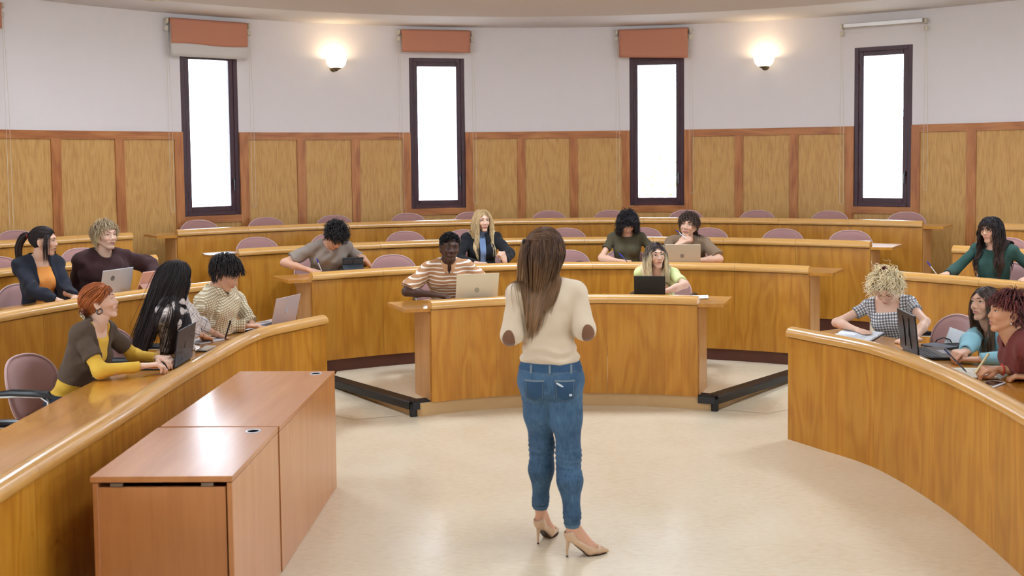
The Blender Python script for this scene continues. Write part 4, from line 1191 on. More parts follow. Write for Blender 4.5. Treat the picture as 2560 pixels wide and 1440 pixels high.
def collar(root, Nb, TM, kind, mat, s, e):
    V = []; F = []; C = []; n = 40; rows = [(.050, .030, 0), (.055, .038, 0), (.062, .036, .3), (.075, .012, 1), (.078, .004, 1)] if kind != 'jacket' else [(.056, .02, 0), (.066, .034, 0), (.078, .030, .3), (.108, -.012, 1), (.112, -.03, 1)]
    gap = R(14 if kind != 'jacket' else 24)
    for j, (r, z, pt) in enumerate(rows):
        for i in range(n + 1):
            a = gap + (2 * math.pi - 2 * gap) * i / n      # 0 = front
            fr = max(0, math.cos(a)); fr2 = max(0, (math.cos(a) - .55) / .45) if kind != 'round' else 0
            x = math.sin(a) * r * 1.02; y = math.cos(a) * r * .95 + .012
            zz = z - .30 * y - (.020 * fr2 * pt) - .012 * fr * pt - (.010 if kind == 'jacket' else 0)
            rr = 1 + .10 * fr2 * pt
            V.append(Nb + TM @ (V3(x * rr * (1 - .2 * fr2 * pt), y * rr + e * .5, zz) * (s * .3 + .7))); C.append((x, y, zz))
    m = len(rows)
    for j in range(m - 1):
        for i in range(n): a = j * (n + 1) + i; F.append((a, a + 1, a + n + 2, a + n + 1))
    # a thin second side so that the collar has thickness
    V2 = [v - TM @ V3(0, 0, .003) for v in V]; o = len(V); F += [tuple(reversed([q + o for q in f])) for f in F]
    for i in range(n):
        for j in (0, m - 1): a = j * (n + 1) + i; F.append((a, a + 1, a + 1 + o, a + o) if j else (a + 1, a, a + o, a + 1 + o))
    mk('collar', V + V2, F, mat, root, crd=C + C)

# ---------------------------------------------------------------- hair
def hair(P, n=420, length=.3, rad=.0032, root_col=(50, 34, 26), tip_col=None, style='down', part=0.0, curl=0.0, cfreq=60.0, stiff=.8, grav=.5, noise=.12, vol=.006, seed=1, mask=None, tie=None, tail=None, segs=14, lenvar=.25, cap=True, hairline=.058, name='hair', sweepdir=None, side_len=None, fringe=None, gradpow=1.5, bright=.25, gather=None, gradstep=None, pinch=.085, steps=None, wind=None, tipkeep=.35, colmix=None):
    D = P['_']; rs = np.random.RandomState(seed + sum(map(ord, P['id']))); hc, H, s = D['hc'], D['H'], D['hs']
    if curl >= .008: n = int(n * 1.25); rad *= .88
    elif style != 'puff' or length > .03: n = int(n * 2.1); rad *= .60
    toL = lambda p: ((p - hc) @ H) / s
    toW = lambda q: hc + (q * s) @ H.T
    EC = V3(0, -.012, .032); ER = V3(.079, .099, .089)
    def inmask(d):      # d: unit-ish directions on the scalp ellipsoid, local
        x, y, z = (d * ER).T + EC[:, None]
        hl = hairline + .006 * np.cos(x * 60)
        front = (y > .045) & (z > hl - .25 * np.clip(np.abs(x) - .035, 0, 1) * 2)
        side = (y <= .045) & (y > -.02) & (z > .028 - (y < .012) * .035 - (y < -.005) * .02)
        bk = (y <= -.02) & (z > -.062)
        m = front | side | bk
        if mask is not None: m &= mask(x, y, z)
        return m
    pts = []
    while len(pts) < n:
        d = rs.normal(0, 1, (n * 2, 3)); d /= np.linalg.norm(d, axis=1)[:, None]; d = d[inmask(d)]; pts += list(d)
    d0 = np.array(pts[:n]); p = d0 * ER * 1.0 + EC
    nn = d0 / ER; nn /= np.linalg.norm(nn, axis=1)[:, None]
    x, y, z = p.T
    lt = toL(hc + V3(0, 0, -1)) ; down = nrm(V3(*(H.T @ V3(0, 0, -1))))
    # starting direction
    if style == 'down':
        sd = np.sign(x - part + rs.normal(0, .004, n)); sd[sd == 0] = 1
        v = nn * .16 + np.stack([sd * (.75 * np.clip((y + .05) / .12, 0, 1) + .22), np.where(y > .03, -.25, -.15), np.zeros(n)], 1) + down * .35
    elif style == 'back':
        v = nn * .2 + (V3(*tie) - p) * 9
    elif style == 'comb':
        v = nn * .25 + V3(*sweepdir)[None] + np.zeros((n, 3))
    elif style == 'crown':        # radiating from the crown, short hair
        c0 = V3(.01, -.06, .115); t = p - c0; t -= (t * nn).sum(1)[:, None] * nn; t /= np.linalg.norm(t, axis=1)[:, None] + 1e-6
        v = t * 1.0 + nn * .35 + (V3(*sweepdir)[None] if sweepdir else 0)
    elif style == 'puff':
        v = nn + rs.normal(0, .25, (n, 3))
    v = v + rs.normal(0, noise, (n, 3)); v /= np.linalg.norm(v, axis=1)[:, None]
    Ls = length * (1 + rs.uniform(-lenvar, lenvar * .4, n))
    if side_len is not None: Ls = np.where(z < .055, side_len * (1 + rs.uniform(-.3, .2, n)), Ls)
    if fringe is not None: Ls = np.where((y > .055) & (np.abs(x) < .06), fringe * (1 + rs.uniform(-.2, .15, n)), Ls); v = np.where(((y > .055) & (np.abs(x) < .06))[:, None], nn * .5 + down * 1.0 + V3(0, .35, 0) + rs.normal(0, .12, (n, 3)), v); v /= np.linalg.norm(v, axis=1)[:, None]
    steps = steps or (segs if length < .15 else int(max(segs, length / .022)))
    lay = rs.uniform(.2, 1, n) * vol
    path = [p.copy()]; vn = v
    infl = lay[:, None]
    col = Prims(.012)
    if length > .12:
        col.L = D['torso'].L + D['neck'].L + D['armp'].L
    gw = np.clip(grav * (1 + rs.normal(0, .1, n)), 0, 3)[:, None]
    wv = rs.normal(0, 1, (n, 3))
    sdx = np.sign(x - part); isfr = (y > .055) & (np.abs(x) < .06) if fringe is not None else np.zeros(n, bool)
    for k in range(steps):
        ds = (Ls / steps)[:, None]
        if style == 'back':
            tgt = V3(*tie) - p; dist = np.linalg.norm(tgt, axis=1)[:, None]; v = v * .5 + tgt / (dist + 1e-6) * .8; ds = np.minimum(ds, dist)
        else:
            v = v * stiff + down * gw * (.35 + .65 * min(1, k / 4)) + wv * noise * .15
        if wind is not None: v = v + V3(*wind)
        if style == 'down' and length > .25 and gather is None and wind is None:
            sx_ = np.sign(p[:, 0]); ex_ = np.clip(np.abs(p[:, 0]) - pinch, 0, 1) * (p[:, 2] < -.06); v[:, 0] -= sx_ * ex_ * 14
        if gather is not None and k > 2:
            lo_ = (p[:, 2] < .02)[:, None]; v = v + np.where(lo_, (V3(gather[0], gather[1], 0) - p * V3(1, 1, 0)) * gather[2], 0)
        v /= np.linalg.norm(v, axis=1)[:, None]
        p = p + v * ds
        # keep out of the skull and the face
        for (cc, rr_, ex) in ((EC, ER, 0), (V3(0, .018, -.030), V3(.066, .070, .078), 0)):
            q = p - cc; rr = rr_ + infl; f = np.sqrt(((q / rr) ** 2).sum(1)); inn = f < 1
            p[inn] = (cc + q / f[:, None])[inn]
        if style == 'down' or curl:
            fc = (np.abs(p[:, 0]) < .058) & (p[:, 1] > .035) & (p[:, 2] < .05) & (~isfr)
            p[fc, 0] += np.where(p[fc, 0] >= 0, 1, -1) * .012; p[fc, 1] -= .010
        if len(col.L) and k > 3:
            pw = toW(p); dd = col.ev(pw) - (.014 + lay); inn = dd < 0
            if inn.any():
                pi = pw[inn]; eps = .004; gr = np.stack([col.ev(pi + V3(eps, 0, 0)) - col.ev(pi - V3(eps, 0, 0)), col.ev(pi + V3(0, eps, 0)) - col.ev(pi - V3(0, eps, 0)), col.ev(pi + V3(0, 0, eps)) - col.ev(pi - V3(0, 0, eps))], 1)
                gr /= np.linalg.norm(gr, axis=1)[:, None] + 1e-9; pw[inn] = pi - gr * dd[inn][:, None]; p = toL(pw)
        v = (p - path[-1]); v /= np.linalg.norm(v, axis=1)[:, None] + 1e-9
        path.append(p.copy())
    path = np.array(path)          # (k, n, 3)
    if curl:
        t = np.linspace(0, 1, len(path))[:, None]; ph = rs.uniform(0, 6.28, n)[None]; sarc = t * Ls[None] * cfreq * (1 + .2 * rs.normal(0, 1, n)[None])
        a = np.cross(np.gradient(path, axis=0), V3(.3, .5, .8)); a /= np.linalg.norm(a, axis=2)[:, :, None] + 1e-9
        bb = np.cross(np.gradient(path, axis=0), a); bb /= np.linalg.norm(bb, axis=2)[:, :, None] + 1e-9
        am = curl * np.clip(t * 3, 0, 1); path = path + (a * np.cos(sarc + ph)[:, :, None] + bb * np.sin(sarc + ph)[:, :, None]) * am[:, :, None]
    if tail is not None:
        pass
    K = len(path); W = toW(path.reshape(-1, 3)).reshape(K, n, 3)
    if 'FP' in D and length > .2:
        O_ = D['O']; ins = (D['FP'](W[..., 0] + O_[0], W[..., 1] + O_[1]) < .02) & (W[..., 2] < D['ZT'] + .008) & (W[..., 2] > D['ZT'] - .3); W[..., 2] = np.where(ins, D['ZT'] + .008, W[..., 2])
    tan = np.gradient(W, axis=0); tan /= np.linalg.norm(tan, axis=2)[:, :, None] + 1e-9
    ref = W - (hc + H @ (V3(0, -.02, .0) * s)); a = np.cross(tan, ref); a /= np.linalg.norm(a, axis=2)[:, :, None] + 1e-9; b = np.cross(a, tan)
    t = np.linspace(0, 1, K); taper = np.clip(np.minimum(.45 + t * 4, 1) * (1 - (1 - tipkeep) * t ** 2), 0, 1); taper[-1] *= .35
    rr = rad * taper[:, None] * (1 + rs.normal(0, .2, n))[None]
    ring = []
    SG = 4
    for k in range(SG):
        w = 2 * math.pi * k / SG + .4; ring.append(W + (a * math.cos(w) * 1.25 + b * math.sin(w) * .7) * rr[:, :, None])
    Vv = np.stack(ring, 2)          # K, n, SG, 3
    idx = np.arange(K * n * SG).reshape(K, n, SG)
    q = np.stack([idx[:-1], np.roll(idx, -1, 2)[:-1], np.roll(idx, -1, 2)[1:], idx[1:]], -1).reshape(-1, 4)
    c0 = np.array(lin(root_col)[:3]); c1 = np.array(lin(tip_col or root_col)[:3])
    if gradstep: t_g = np.clip((t - gradstep[0]) / (gradstep[1] - gradstep[0]), 0, 1); t_g = t_g * t_g * (3 - 2 * t_g)
    f = ((t_g if gradstep else t ** gradpow))[:, None, None]; f = np.clip(f * (1 + rs.normal(0, .15, n))[None, :, None], 0, 1); Cc = c0 * (1 - f) + c1 * f
    if colmix is not None:
        sel = rs.rand(n) < colmix[1]; cm = np.array(lin(colmix[0])[:3]); Cc = np.where(sel[None, :, None], cm, Cc)
    Cc = Cc * (1 + rs.uniform(-bright, bright, n))[None, :, None]
    Cc = np.repeat(Cc[:, :, None, :], SG, 2).reshape(-1, 3)
    Vv = Vv.reshape(-1, 3)
    if cap:
        # scalp cap so that no skin shows between the strands
        na, nb = 48, 30; th = np.linspace(0, math.pi, nb + 1); ph = np.linspace(0, 2 * math.pi, na, endpoint=False)
        G = np.array([[(math.sin(t_) * math.cos(f_), math.sin(t_) * math.sin(f_), math.cos(t_)) for f_ in ph] for t_ in th]); g0 = G.reshape(-1, 3)
        mk_ = inmask(g0).reshape(nb + 1, na); cv = toW(g0 * (ER + .0008) + EC); cf = []
        for i in range(nb):
            for k in range(na):
                k2 = (k + 1) % na
                if mk_[i, k] and mk_[i, k2] and mk_[i + 1, k2] and mk_[i + 1, k]: cf.append((i * na + k, (i + 1) * na + k, (i + 1) * na + k2, i * na + k2))
        if cf:
            cf = np.array(cf) + len(Vv); Vv = np.concatenate([Vv, cv]); q = np.concatenate([q, cf]); Cc = np.concatenate([Cc, np.tile(c0 * .75, (len(cv), 1))])
    o = mk(name, Vv, q, M_hair, D['root'], col=Cc); return o
def tail(P, start, path, n=120, spread=.02, rad=.003, root_col=(50, 34, 26), tip_col=None, seed=3, curl=0.0, cfreq=50, name='ponytail', fan=1.0, bright=.25, lenvar=.3):
    """bundle of strands along a path given in root-local world axes"""
    D = P['_']; rs = np.random.RandomState(seed); pts = np.array(path, float); K = 22
    s_ = np.r_[0, np.cumsum(np.linalg.norm(np.diff(pts, axis=0), axis=1))]; s_ /= s_[-1]
    cm = catmull(list(pts), 8); sc = np.r_[0, np.cumsum(np.linalg.norm(np.diff(cm, axis=0), axis=1))]; Lt = sc[-1]; sc /= Lt
    out = np.zeros((K, n, 3)); off = rs.normal(0, 1, (n, 3)); off /= (np.linalg.norm(off, axis=1)[:, None] / np.sqrt(rs.uniform(0, 1, n))[:, None])
    lf = 1 - rs.uniform(0, lenvar, n) ** 1.5
    for k in range(K):
        t = k / (K - 1); tt = t * lf
        c = np.stack([np.interp(tt, sc, cm[:, i]) for i in range(3)], 1)
        w = spread * (.35 + .65 * min(1, t * 4)) * (1 + (fan - 1) * t) * (1 - .3 * t ** 3)
        out[k] = c + off * w
    if curl:
        t = np.linspace(0, 1, K)[:, None]; ph = rs.uniform(0, 6.28, n)[None]; am = curl * np.clip(t * 3, 0, 1); w = t * Lt * cfreq
        out[:, :, 0] += am * np.cos(w + ph); out[:, :, 1] += am * np.sin(w + ph); out[:, :, 2] += am * .4 * np.sin(w + ph * 2)
    tan = np.gradient(out, axis=0); tan /= np.linalg.norm(tan, axis=2)[:, :, None] + 1e-9
    a = np.cross(tan, V3(.3, .9, .1)); a /= np.linalg.norm(a, axis=2)[:, :, None]; b = np.cross(a, tan)
    t = np.linspace(0, 1, K); tp = np.minimum(1, .5 + 3 * t) * (1 - .7 * t ** 3); rr = rad * tp[:, None] * (1 + rs.normal(0, .2, n))[None]; SG = 4; ring = []
    for k in range(SG):
        w = 2 * math.pi * k / SG; ring.append(out + (a * math.cos(w) + b * math.sin(w)) * rr[:, :, None])
    Vv = np.stack(ring, 2); idx = np.arange(K * n * SG).reshape(K, n, SG)
    q = np.stack([idx[:-1], np.roll(idx, -1, 2)[:-1], np.roll(idx, -1, 2)[1:], idx[1:]], -1).reshape(-1, 4)
    c0 = np.array(lin(root_col)[:3]); c1 = np.array(lin(tip_col or root_col)[:3]); f = (t ** 1.3)[:, None, None]
    Cc = (c0 * (1 - f) + c1 * f) * (1 + rs.uniform(-bright, bright, n))[None, :, None]
    return mk(name, Vv.reshape(-1, 3), q, M_hair, D['root'], col=np.repeat(Cc[:, :, None, :], SG, 2).reshape(-1, 3))
# ---------------------------------------------------------------- laptops, tablets, papers, pens
TOPZ = HP + .0065
def _scr(mb, w, h, t, tilt, bev=.003):
    """screen slab hinged at the origin, leaning back (towards +y) by tilt from vertical"""
    M = Matrix.Rotation(-R(tilt), 4, 'X'); mb.box((0, t / 2, h / 2), (w, t, h), bev=bev, M=M); return M
def laptop(x, y, z, head, w, body, label, tilt=18, h=None, d=None, logo=None, logo_at=(0, .5), keys=(30, 30, 32), chunky=False, square=False):
    """head: compass heading (deg) from the user towards the screen"""
    h = h or w * .66; d = d or w * .68; t = .010 if chunky else .006
    root = empty('laptop', (x, y, z), label, 'laptop'); root.rotation_euler = (0, 0, R(head - 90))
    bt = .020 if chunky else .011
    mb = MB(); mb.box((0, -d / 2, bt / 2 + .001), (w, d, bt), bev=.004); mb.build('base', body, root, smooth=False)
    kb = plain('keys_dark', (26, 27, 30), .5); mb = MB()
    for r_ in range(5):
        for c in range(13): mb.box((-w * .42 + w * .84 * (c + .5) / 13, -d * (.16 + .085 * r_), bt + .002), (w * .84 / 13 * .86, d * .085 * .84, .003), bev=.0008)
    mb.build('keyboard', kb, root, smooth=False)
    mb = MB(); mb.box((0, -d * .8, bt + .0012), (w * .34, d * .26, .001)); mb.build('trackpad', plain('trackpad_grey', (120, 120, 124), .4), root, smooth=False)
    mb = MB(); M = _scr(mb, w, h, t, tilt, .0035); Mz = Matrix.Translation((0, .002, bt))
    scr = mb.build('screen_lid', body, root, M=Mz, smooth=False)
    mb = MB(); mb.box((0, -.0006, h / 2), (w * .94, .001, h * .9), M=M); mb.build('display', plain('display_dark', (14, 16, 22), .12), scr, M=Mz, smooth=False)
    mb = MB(); mb.tube([(-w * .4, .002, bt), (w * .4, .002, bt)], .006 if chunky else .004, 8); mb.build('hinge', M_blackplastic, root)
    if logo:
        mb = MB(); lx, lz = logo_at[0] * w, logo_at[1] * h
        if square: mb.box((lx, t + .0006, lz), (.036, .001, .036), M=M)
        else: mb.lathe((0, 0, 0), [(0, -.0005), (.021, -.0005), (.021, .0005), (0, .0005)], 28, M=M @ Matrix.Translation((lx, t + .0006, lz)) @ Matrix.Rotation(R(90), 4, 'X'))
        mb.build('logo', plain('logo_' + '_'.join(map(str, logo)), logo, .35), scr, M=Mz)
    if chunky:
        mb = MB()
        for q in (-1, 1): mb.tube([(q * w * .17, t + .001, h * .12), (q * w * .13, t + .003, h * .5), (q * w * .17, t + .001, h * .88)], [.002, .003, .002], 6)
        mb2 = MB(); V_ = [M @ Vector(v) for v in mb.V]; mb2.add(V_, mb.F); mb2.build('lid_ridge', body, scr, M=Mz)
    return root
def tablet(x, y, z, head, w, h, case, label, tilt=25, camera=True, stand=True, band=None):
    root = empty('tablet', (x, y, z), label, 'tablet'); root.rotation_euler = (0, 0, R(head - 90))
    mb = MB(); M = _scr(mb, w, h, .011, tilt, .004); b = Matrix.Translation((0, .0, .004)); cs = mb.build('case', case, root, M=b, smooth=False)
    mb = MB(); mb.box((0, -.0006, h / 2), (w * .93, .001, h * .92), M=M); mb.build('screen', plain('display_dark', (14, 16, 22), .12), root, M=b, smooth=False)
    if camera:
        mb = MB(); mb.box((-w * .44, .0125, h * .88), (.026, .003, .026), bev=.001, M=M); mb.build('camera_bump', plain('camera_black', (16, 17, 22), .2), cs, M=b, smooth=False)
    if stand:
        a = h * .42; yt = math.sin(R(tilt)) * a + .01; zt = math.cos(R(tilt)) * a
        mb = MB(); n = Vector((0, yt + .09, .003)); V = [(-w * .49, yt + .002, zt), (w * .49, yt + .002, zt), (w * .49, n.y, .004), (-w * .49, n.y, .004)]
        V += [(a_, b_ + .004, c_ + .003) for a_, b_, c_ in V]
        mb.add(V, [(0, 1, 2, 3), (7, 6, 5, 4), (0, 4, 5, 1), (1, 5, 6, 2), (2, 6, 7, 3), (3, 7, 4, 0)]); mb.build('folded_stand', case, root, smooth=False)
    else:
        mb = MB(); mb.box((0, .012, .004), (w * .98, .05, .008), bev=.002); mb.build('folded_stand', case, root, smooth=False)
    if band:
        mb = MB()
        for q in band: mb.box((q[0] * w, .0125, q[1] * h), (q[2] * w, .003, q[3] * h), bev=.001, M=M)
        mb.build('case_panel', plain('case_grey', (78, 82, 88), .6), cs, M=b, smooth=False)
    return root
M_paper = plain('white_paper', (236, 238, 242), .7)
def paper(x, y, z, head, w, h, label, name='paper_sheet', cat='paper', t=.002, mat=None, group=None, lines=False, curl=.0):
    V = []; F = []; n = 8
    for k in (0, 1):
        for i in range(n + 1):
            for j in range(n + 1):
                u = i / n - .5; v = j / n - .5; V.append((u * w, v * h, (t if k else 0) + .001 + curl * (2 * u) ** 4 * .5 + curl * max(0, v) ** 2))
    o = (n + 1) ** 2
    for i in range(n):
        for j in range(n):
            a = i * (n + 1) + j; F.append((a, a + 1, a + n + 2, a + n + 1)); F.append((a + o, a + n + 1 + o, a + n + 2 + o, a + 1 + o))
    for i in range(n):
        for a, b in ((i, i + 1), (n * (n + 1) + i + 1, n * (n + 1) + i), ((i + 1) * (n + 1), i * (n + 1)), (i * (n + 1) + n, (i + 1) * (n + 1) + n)): F.append((a, b, b + o, a + o))
    ob = mk(name, V, F, mat or M_paper, smooth=False); ob.location = (x, y, z); ob.rotation_euler = (0, 0, R(head - 90)); tag(ob, label, cat, group)
    if lines:
        mb = MB(); q = np.random.RandomState(int(abs(x * 977)) % 999)
        for k in range(int(h / .012)):
            L = q.uniform(.4, .85) * w; yy = h / 2 - .02 - k * .012
            if yy < -h / 2 + .015: break
            mb.box((-w * .43 + L / 2, yy, t + .0016 + curl * .02), (L, .0018, .0004))
        p_ = mb.build('writing', plain('ink_grey', (120, 124, 140), .8), ob, smooth=False)
    return ob
def pen(tip, end, label, col, body=(230, 232, 238), r=.0045, cat='pen', name='pen', capf=.32):
    tip = Vector(tip); end = Vector(end); root = empty(name, tip, label, cat); e = end - tip
    mb = MB(); mb.tube([(0, 0, 0), e * .07, e * .12, e * (1 - capf)], [.001, r * .7, r, r], 10); mb.build('barrel', plain('pen_' + '_'.join(map(str, body)), body, .35), root)
    mb = MB(); mb.tube([e * (1 - capf), e * .98, e], [r * 1.15, r * 1.15, r * .6], 10); mb.build('cap', plain('pen_' + '_'.join(map(str, col)), col, .35), root)
    return root
M_silver = plain('silver_aluminium', (206, 208, 212), .38, metal=.25)
M_rosy = plain('rosy_silver_aluminium', (206, 190, 190), .32, metal=.35)
M_gold = plain('pale_gold_aluminium', (214, 192, 162), .38, metal=.25)
M_sand = plain('sand_aluminium', (222, 206, 176), .42, metal=.2)
M_slate = plain('slate_lid', (44, 46, 58), .34, metal=.3)
M_blk = plain('black_lid', (20, 20, 24), .35)
M_pink = plain('pink_case', (222, 176, 160), .6)
M_bcase = plain('black_case', (26, 24, 24), .55)
M_gcase = plain('grey_case', (58, 62, 68), .55)
zA, zB_ = ZA + TOPZ, ZB + TOPZ
laptop(-2.10, 6.49, TOPZ, 0, .36, M_slate, 'slate dark laptop with square badge, used by the red-haired student', logo=(26, 26, 32), square=True, tilt=8, d=.25, h=.235)
laptop(-1.80, 8.02, TOPZ, -22, .33, M_rosy, 'rosy silver laptop at the end of the left front desk, lid towards the tables', logo=(190, 186, 196), tilt=14, h=.225)
def rp(a, r): return (CX + r * math.cos(R(a)), CY + r * math.sin(R(a)))
q = rp(106.9, 2.80); laptop(q[0], q[1], zA, -73, .355, M_sand, 'sand coloured laptop with round grey badge, in front of the striped polo', logo=(168, 158, 132), tilt=14, h=.245, logo_at=(.01, .43))
q = rp(75.1, 4.37); laptop(q[0], q[1], zB_, -99, .335, M_gold, 'pale gold laptop with round grey badge, in front of the taupe tee', logo=(150, 132, 116), tilt=14, h=.222, logo_at=(.02, .48))
laptop(2.535, 6.53, TOPZ, -184, .36, M_blk, 'bulky black laptop with ridged lid on the right front desk', logo=(44, 44, 48), tilt=6, h=.26, chunky=True, d=.26)
laptop(-3.20, 8.26, zB_, -25, .32, M_silver, 'silver laptop with round grey badge on the second left desk', logo=(120, 120, 124), tilt=12, h=.21, logo_at=(.16, .66))
tablet(-3.005, 8.495, zB_, -32, .28, .205, M_pink, 'tablet in a pink folding case beside the silver laptop', tilt=30)
q = rp(77.6, 2.86); tablet(q[0], q[1], zA, -100, .255, .20, M_bcase, 'tablet in a black case standing before the lime green tee', tilt=12, stand=False)
tablet(-1.545, 9.90, zB_ + .006, -72, .20, .15, M_gcase, 'tablet in a grey panelled case, held up by the student in the grey tee', tilt=30, camera=False, band=[(-.24, .70, .40, .34), (.24, .70, .40, .34), (0, .25, .9, .3)])
# papers
paper(-2.10, 7.80, TOPZ, 60, .20, .285, 'loose white sheets under the hand of the student in the check shirt', lines=True, curl=.01)
paper(-2.20, 7.32, TOPZ, 55, .16, .22, 'open notepad the student with very long black hair writes on', lines=True, name='notepad', cat='notepad', t=.008)
mb = MB(); mb.box((0, 0, .008), (.075, .17, .016), bev=.006); o = mb.build('pencil_case', plain('beige_case', (176, 160, 140), .6), sharp=60); o.location = (-2.095, 6.99, TOPZ); o.rotation_euler = (0, 0, R(-8)); tag(o, 'flat beige and black case lying beside the notepad on the left front desk', 'case')
mb = MB(); mb.box((0, 0, .004), (.085, .18, .006), bev=.002); mb.build('case_base', M_blackplastic, o, smooth=False)
paper(-2.90, 10.26, ZC + TOPZ, 40, .21, .29, 'white paper on the left end of the third desk', curl=.012)
q = rp(84.4, 4.62); paper(q[0], q[1], zB_, -90, .30, .21, 'white sheet lying on the second desk, right of the lecturer', curl=.01)
q = rp(106.2, 4.62); paper(q[0], q[1], zB_, -70, .21, .29, 'white sheet lying on the second desk, between the grey tee and the black jacket', curl=.01)
q = rp(71.5, 3.05); paper(q[0], q[1], zA, -100, .29, .21, 'white sheet on the first desk under the arm of the lime green tee', curl=.008)
q = rp(41.5, 4.52); paper(q[0], q[1], ZB + TOPZ, -130, .21, .29, 'white sheet under the hand of the student in green', lines=True)
mb = MB(); mb.tube([(0, 0, .018), (.05, .0, .02), (.09, .01, .016)], [.012, .018, .01], 10); o = mb.build('key_pouch', plain('dark_plum', (50, 36, 44), .6)); q = rp(88.6, 4.60); o.location = (q[0], q[1], zB_); tag(o, 'small dark pouch lying on the second desk next to the lecturer\'s chin', 'pouch')
# big open book in front of the gingham top
def open_book(x, y, z, head, w, h, label, mat, cover, sp=.012):
    root = empty('open_book', (x, y, z), label, 'book'); root.rotation_euler = (0, 0, R(head - 90))
    mb = MB(); mb.box((0, 0, .0025), (w + .012, h + .01, .003)); mb.build('cover', cover, root, smooth=False)
    for sg in (-1, 1):
        V = []; F = []; n = 12
        for k in (0, 1):
            for i in range(n + 1):
                u = i / n; x_ = sg * u * w / 2; zz = .0045 + (0 if k == 0 else sp * (1 - (1 - min(1, u * 5)) ** 2) * (1 - .35 * u) + .002)
                V += [(x_, -h / 2, zz), (x_, h / 2, zz)]
        o = 2 * (n + 1)
        for i in range(n):
            a = 2 * i; F.append((a, a + 2, a + 3, a + 1)); F.append((o + a, o + a + 1, o + a + 3, o + a + 2)); F.append((a, a + o, a + 2 + o, a + 2)); F.append((a + 1, a + 3, a + 3 + o, a + 1 + o))
        F.append((2 * n, 2 * n + o, 2 * n + 1 + o, 2 * n + 1))
        if sg < 0: F = [tuple(reversed(f)) for f in F]
        pg = mk('pages', V, F, mat, root, smooth=False)
        mb = MB(); q = np.random.RandomState(5 + sg)
        for k in range(11):
            L = q.uniform(.3, .75) * w / 2; u0 = .12 * w / 2; yy = h / 2 - .035 - k * .018
            mb.box((sg * (u0 + .4 * w / 2), yy, .0045 + sp * .86 + .0035), (L, .002, .0006))
        mb.build('printed_lines', plain('print_grey', (168, 172, 180), .8), pg, smooth=False)
    return root
open_book(2.42, 7.22, TOPZ, 147, .40, .27, 'large open book of plans before the bowed blond student in gingham', M_paper, plain('cover_navy', (40, 46, 66), .6))
open_book(2.655, 5.93, TOPZ, 175, .27, .20, 'open notebook between the two students at the right picture edge', plain('cream_paper', (236, 226, 204), .7), plain('cover_brown', (110, 74, 48), .6), sp=.008)
mb = MB(); mb.box((0, 0, .005), (.085, .165, .009), bev=.003); o = mb.build('phone', plain('white_gloss', (232, 230, 232), .25)); o.location = (2.645, 5.655, TOPZ); o.rotation_euler = (0, 0, R(-48)); tag(o, 'white phone with a dark screen lying by the burgundy sweater', 'phone')
mb = MB(); mb.box((0, 0, .0102), (.07, .135, .001)); mb.build('screen', plain('display_dark', (14, 16, 22), .12), o, smooth=False)
mb = MB(); mb.box((0, 0, .006), (.13, .19, .012), bev=.002); o = mb.build('notebook', plain('cover_grey', (70, 72, 80), .6)); o.location = (2.82, 6.79, TOPZ); o.rotation_euler = (0, 0, R(25)); tag(o, 'closed dark notebook on the right front desk beside the black laptop', 'notebook')
mb = MB(); mb.box((.002, 0, .006), (.128, .184, .008)); mb.build('page_block', M_paper, o, smooth=False)
# pens
pen((-1.815, 9.80, zB_ + .004), (-1.865, 9.80, zB_ + .135), 'blue ballpoint pen in the hand of the student in the grey tee', (30, 50, 190))
pen((1.155, 10.10, zB_ + .008), (1.055, 10.16, zB_ + .118), 'blue ballpoint pen in the hand of the curly-haired student', (40, 60, 200), body=(60, 70, 120))
pen((1.70, 10.05, 1.232), (1.60, 10.09, 1.315), 'blue ballpoint pen sticking out of the hand held at the chin', (40, 50, 170))
pen((-2.055, 7.30, TOPZ + .012), (-2.02, 7.34, TOPZ + .145), 'black pen in the hand of the student with very long hair', (24, 24, 28), body=(30, 30, 34), r=.006)
pen((3.60, 8.715, zB_ + .035), (3.505, 8.70, zB_ + .155), 'blue and white pen held by the student in green', (40, 60, 200))
pen((2.615, 5.90, TOPZ + .018), (2.53, 6.02, TOPZ + .135), 'dark blue pen in the hand of the student in light blue', (36, 44, 84), body=(40, 44, 60))
pen((2.60, 5.78, TOPZ + .03), (2.72, 5.86, TOPZ + .135), 'cream yellow marker in the hand of the student in burgundy', (226, 206, 150), body=(232, 214, 160), r=.006)
# spare chairs of the wings
GW = 'empty chairs of the side wings'
def wingchair(bx, by, head, z, lab):
    """bx,by: where the middle of the backrest stands"""
    f = (math.cos(R(head)), math.sin(R(head))); return chair(bx + f[0] * .20, by + f[1] * .20, z, R(head - 90), lab, GW)
wingchair(-2.80, 5.02, 0, 0, 'chair at the left picture edge of which only a black armrest shows')
wingchair(-4.1, 9.85, -42, ZC, 'empty mauve chair of the left wing, between the ponytail and the bleached short hair')
wingchair(-4.5, 9.02, -35, ZC, 'empty mauve chair of the left wing, behind the ponytail at the picture edge')
wingchair(-5.02, 10.48, -42, ZD, 'empty mauve chair of the left wing, highest, before the panelled wall')
wingchair(4.72, 9.88, -135, ZC, 'empty mauve chair of the right wing, behind the student in green')
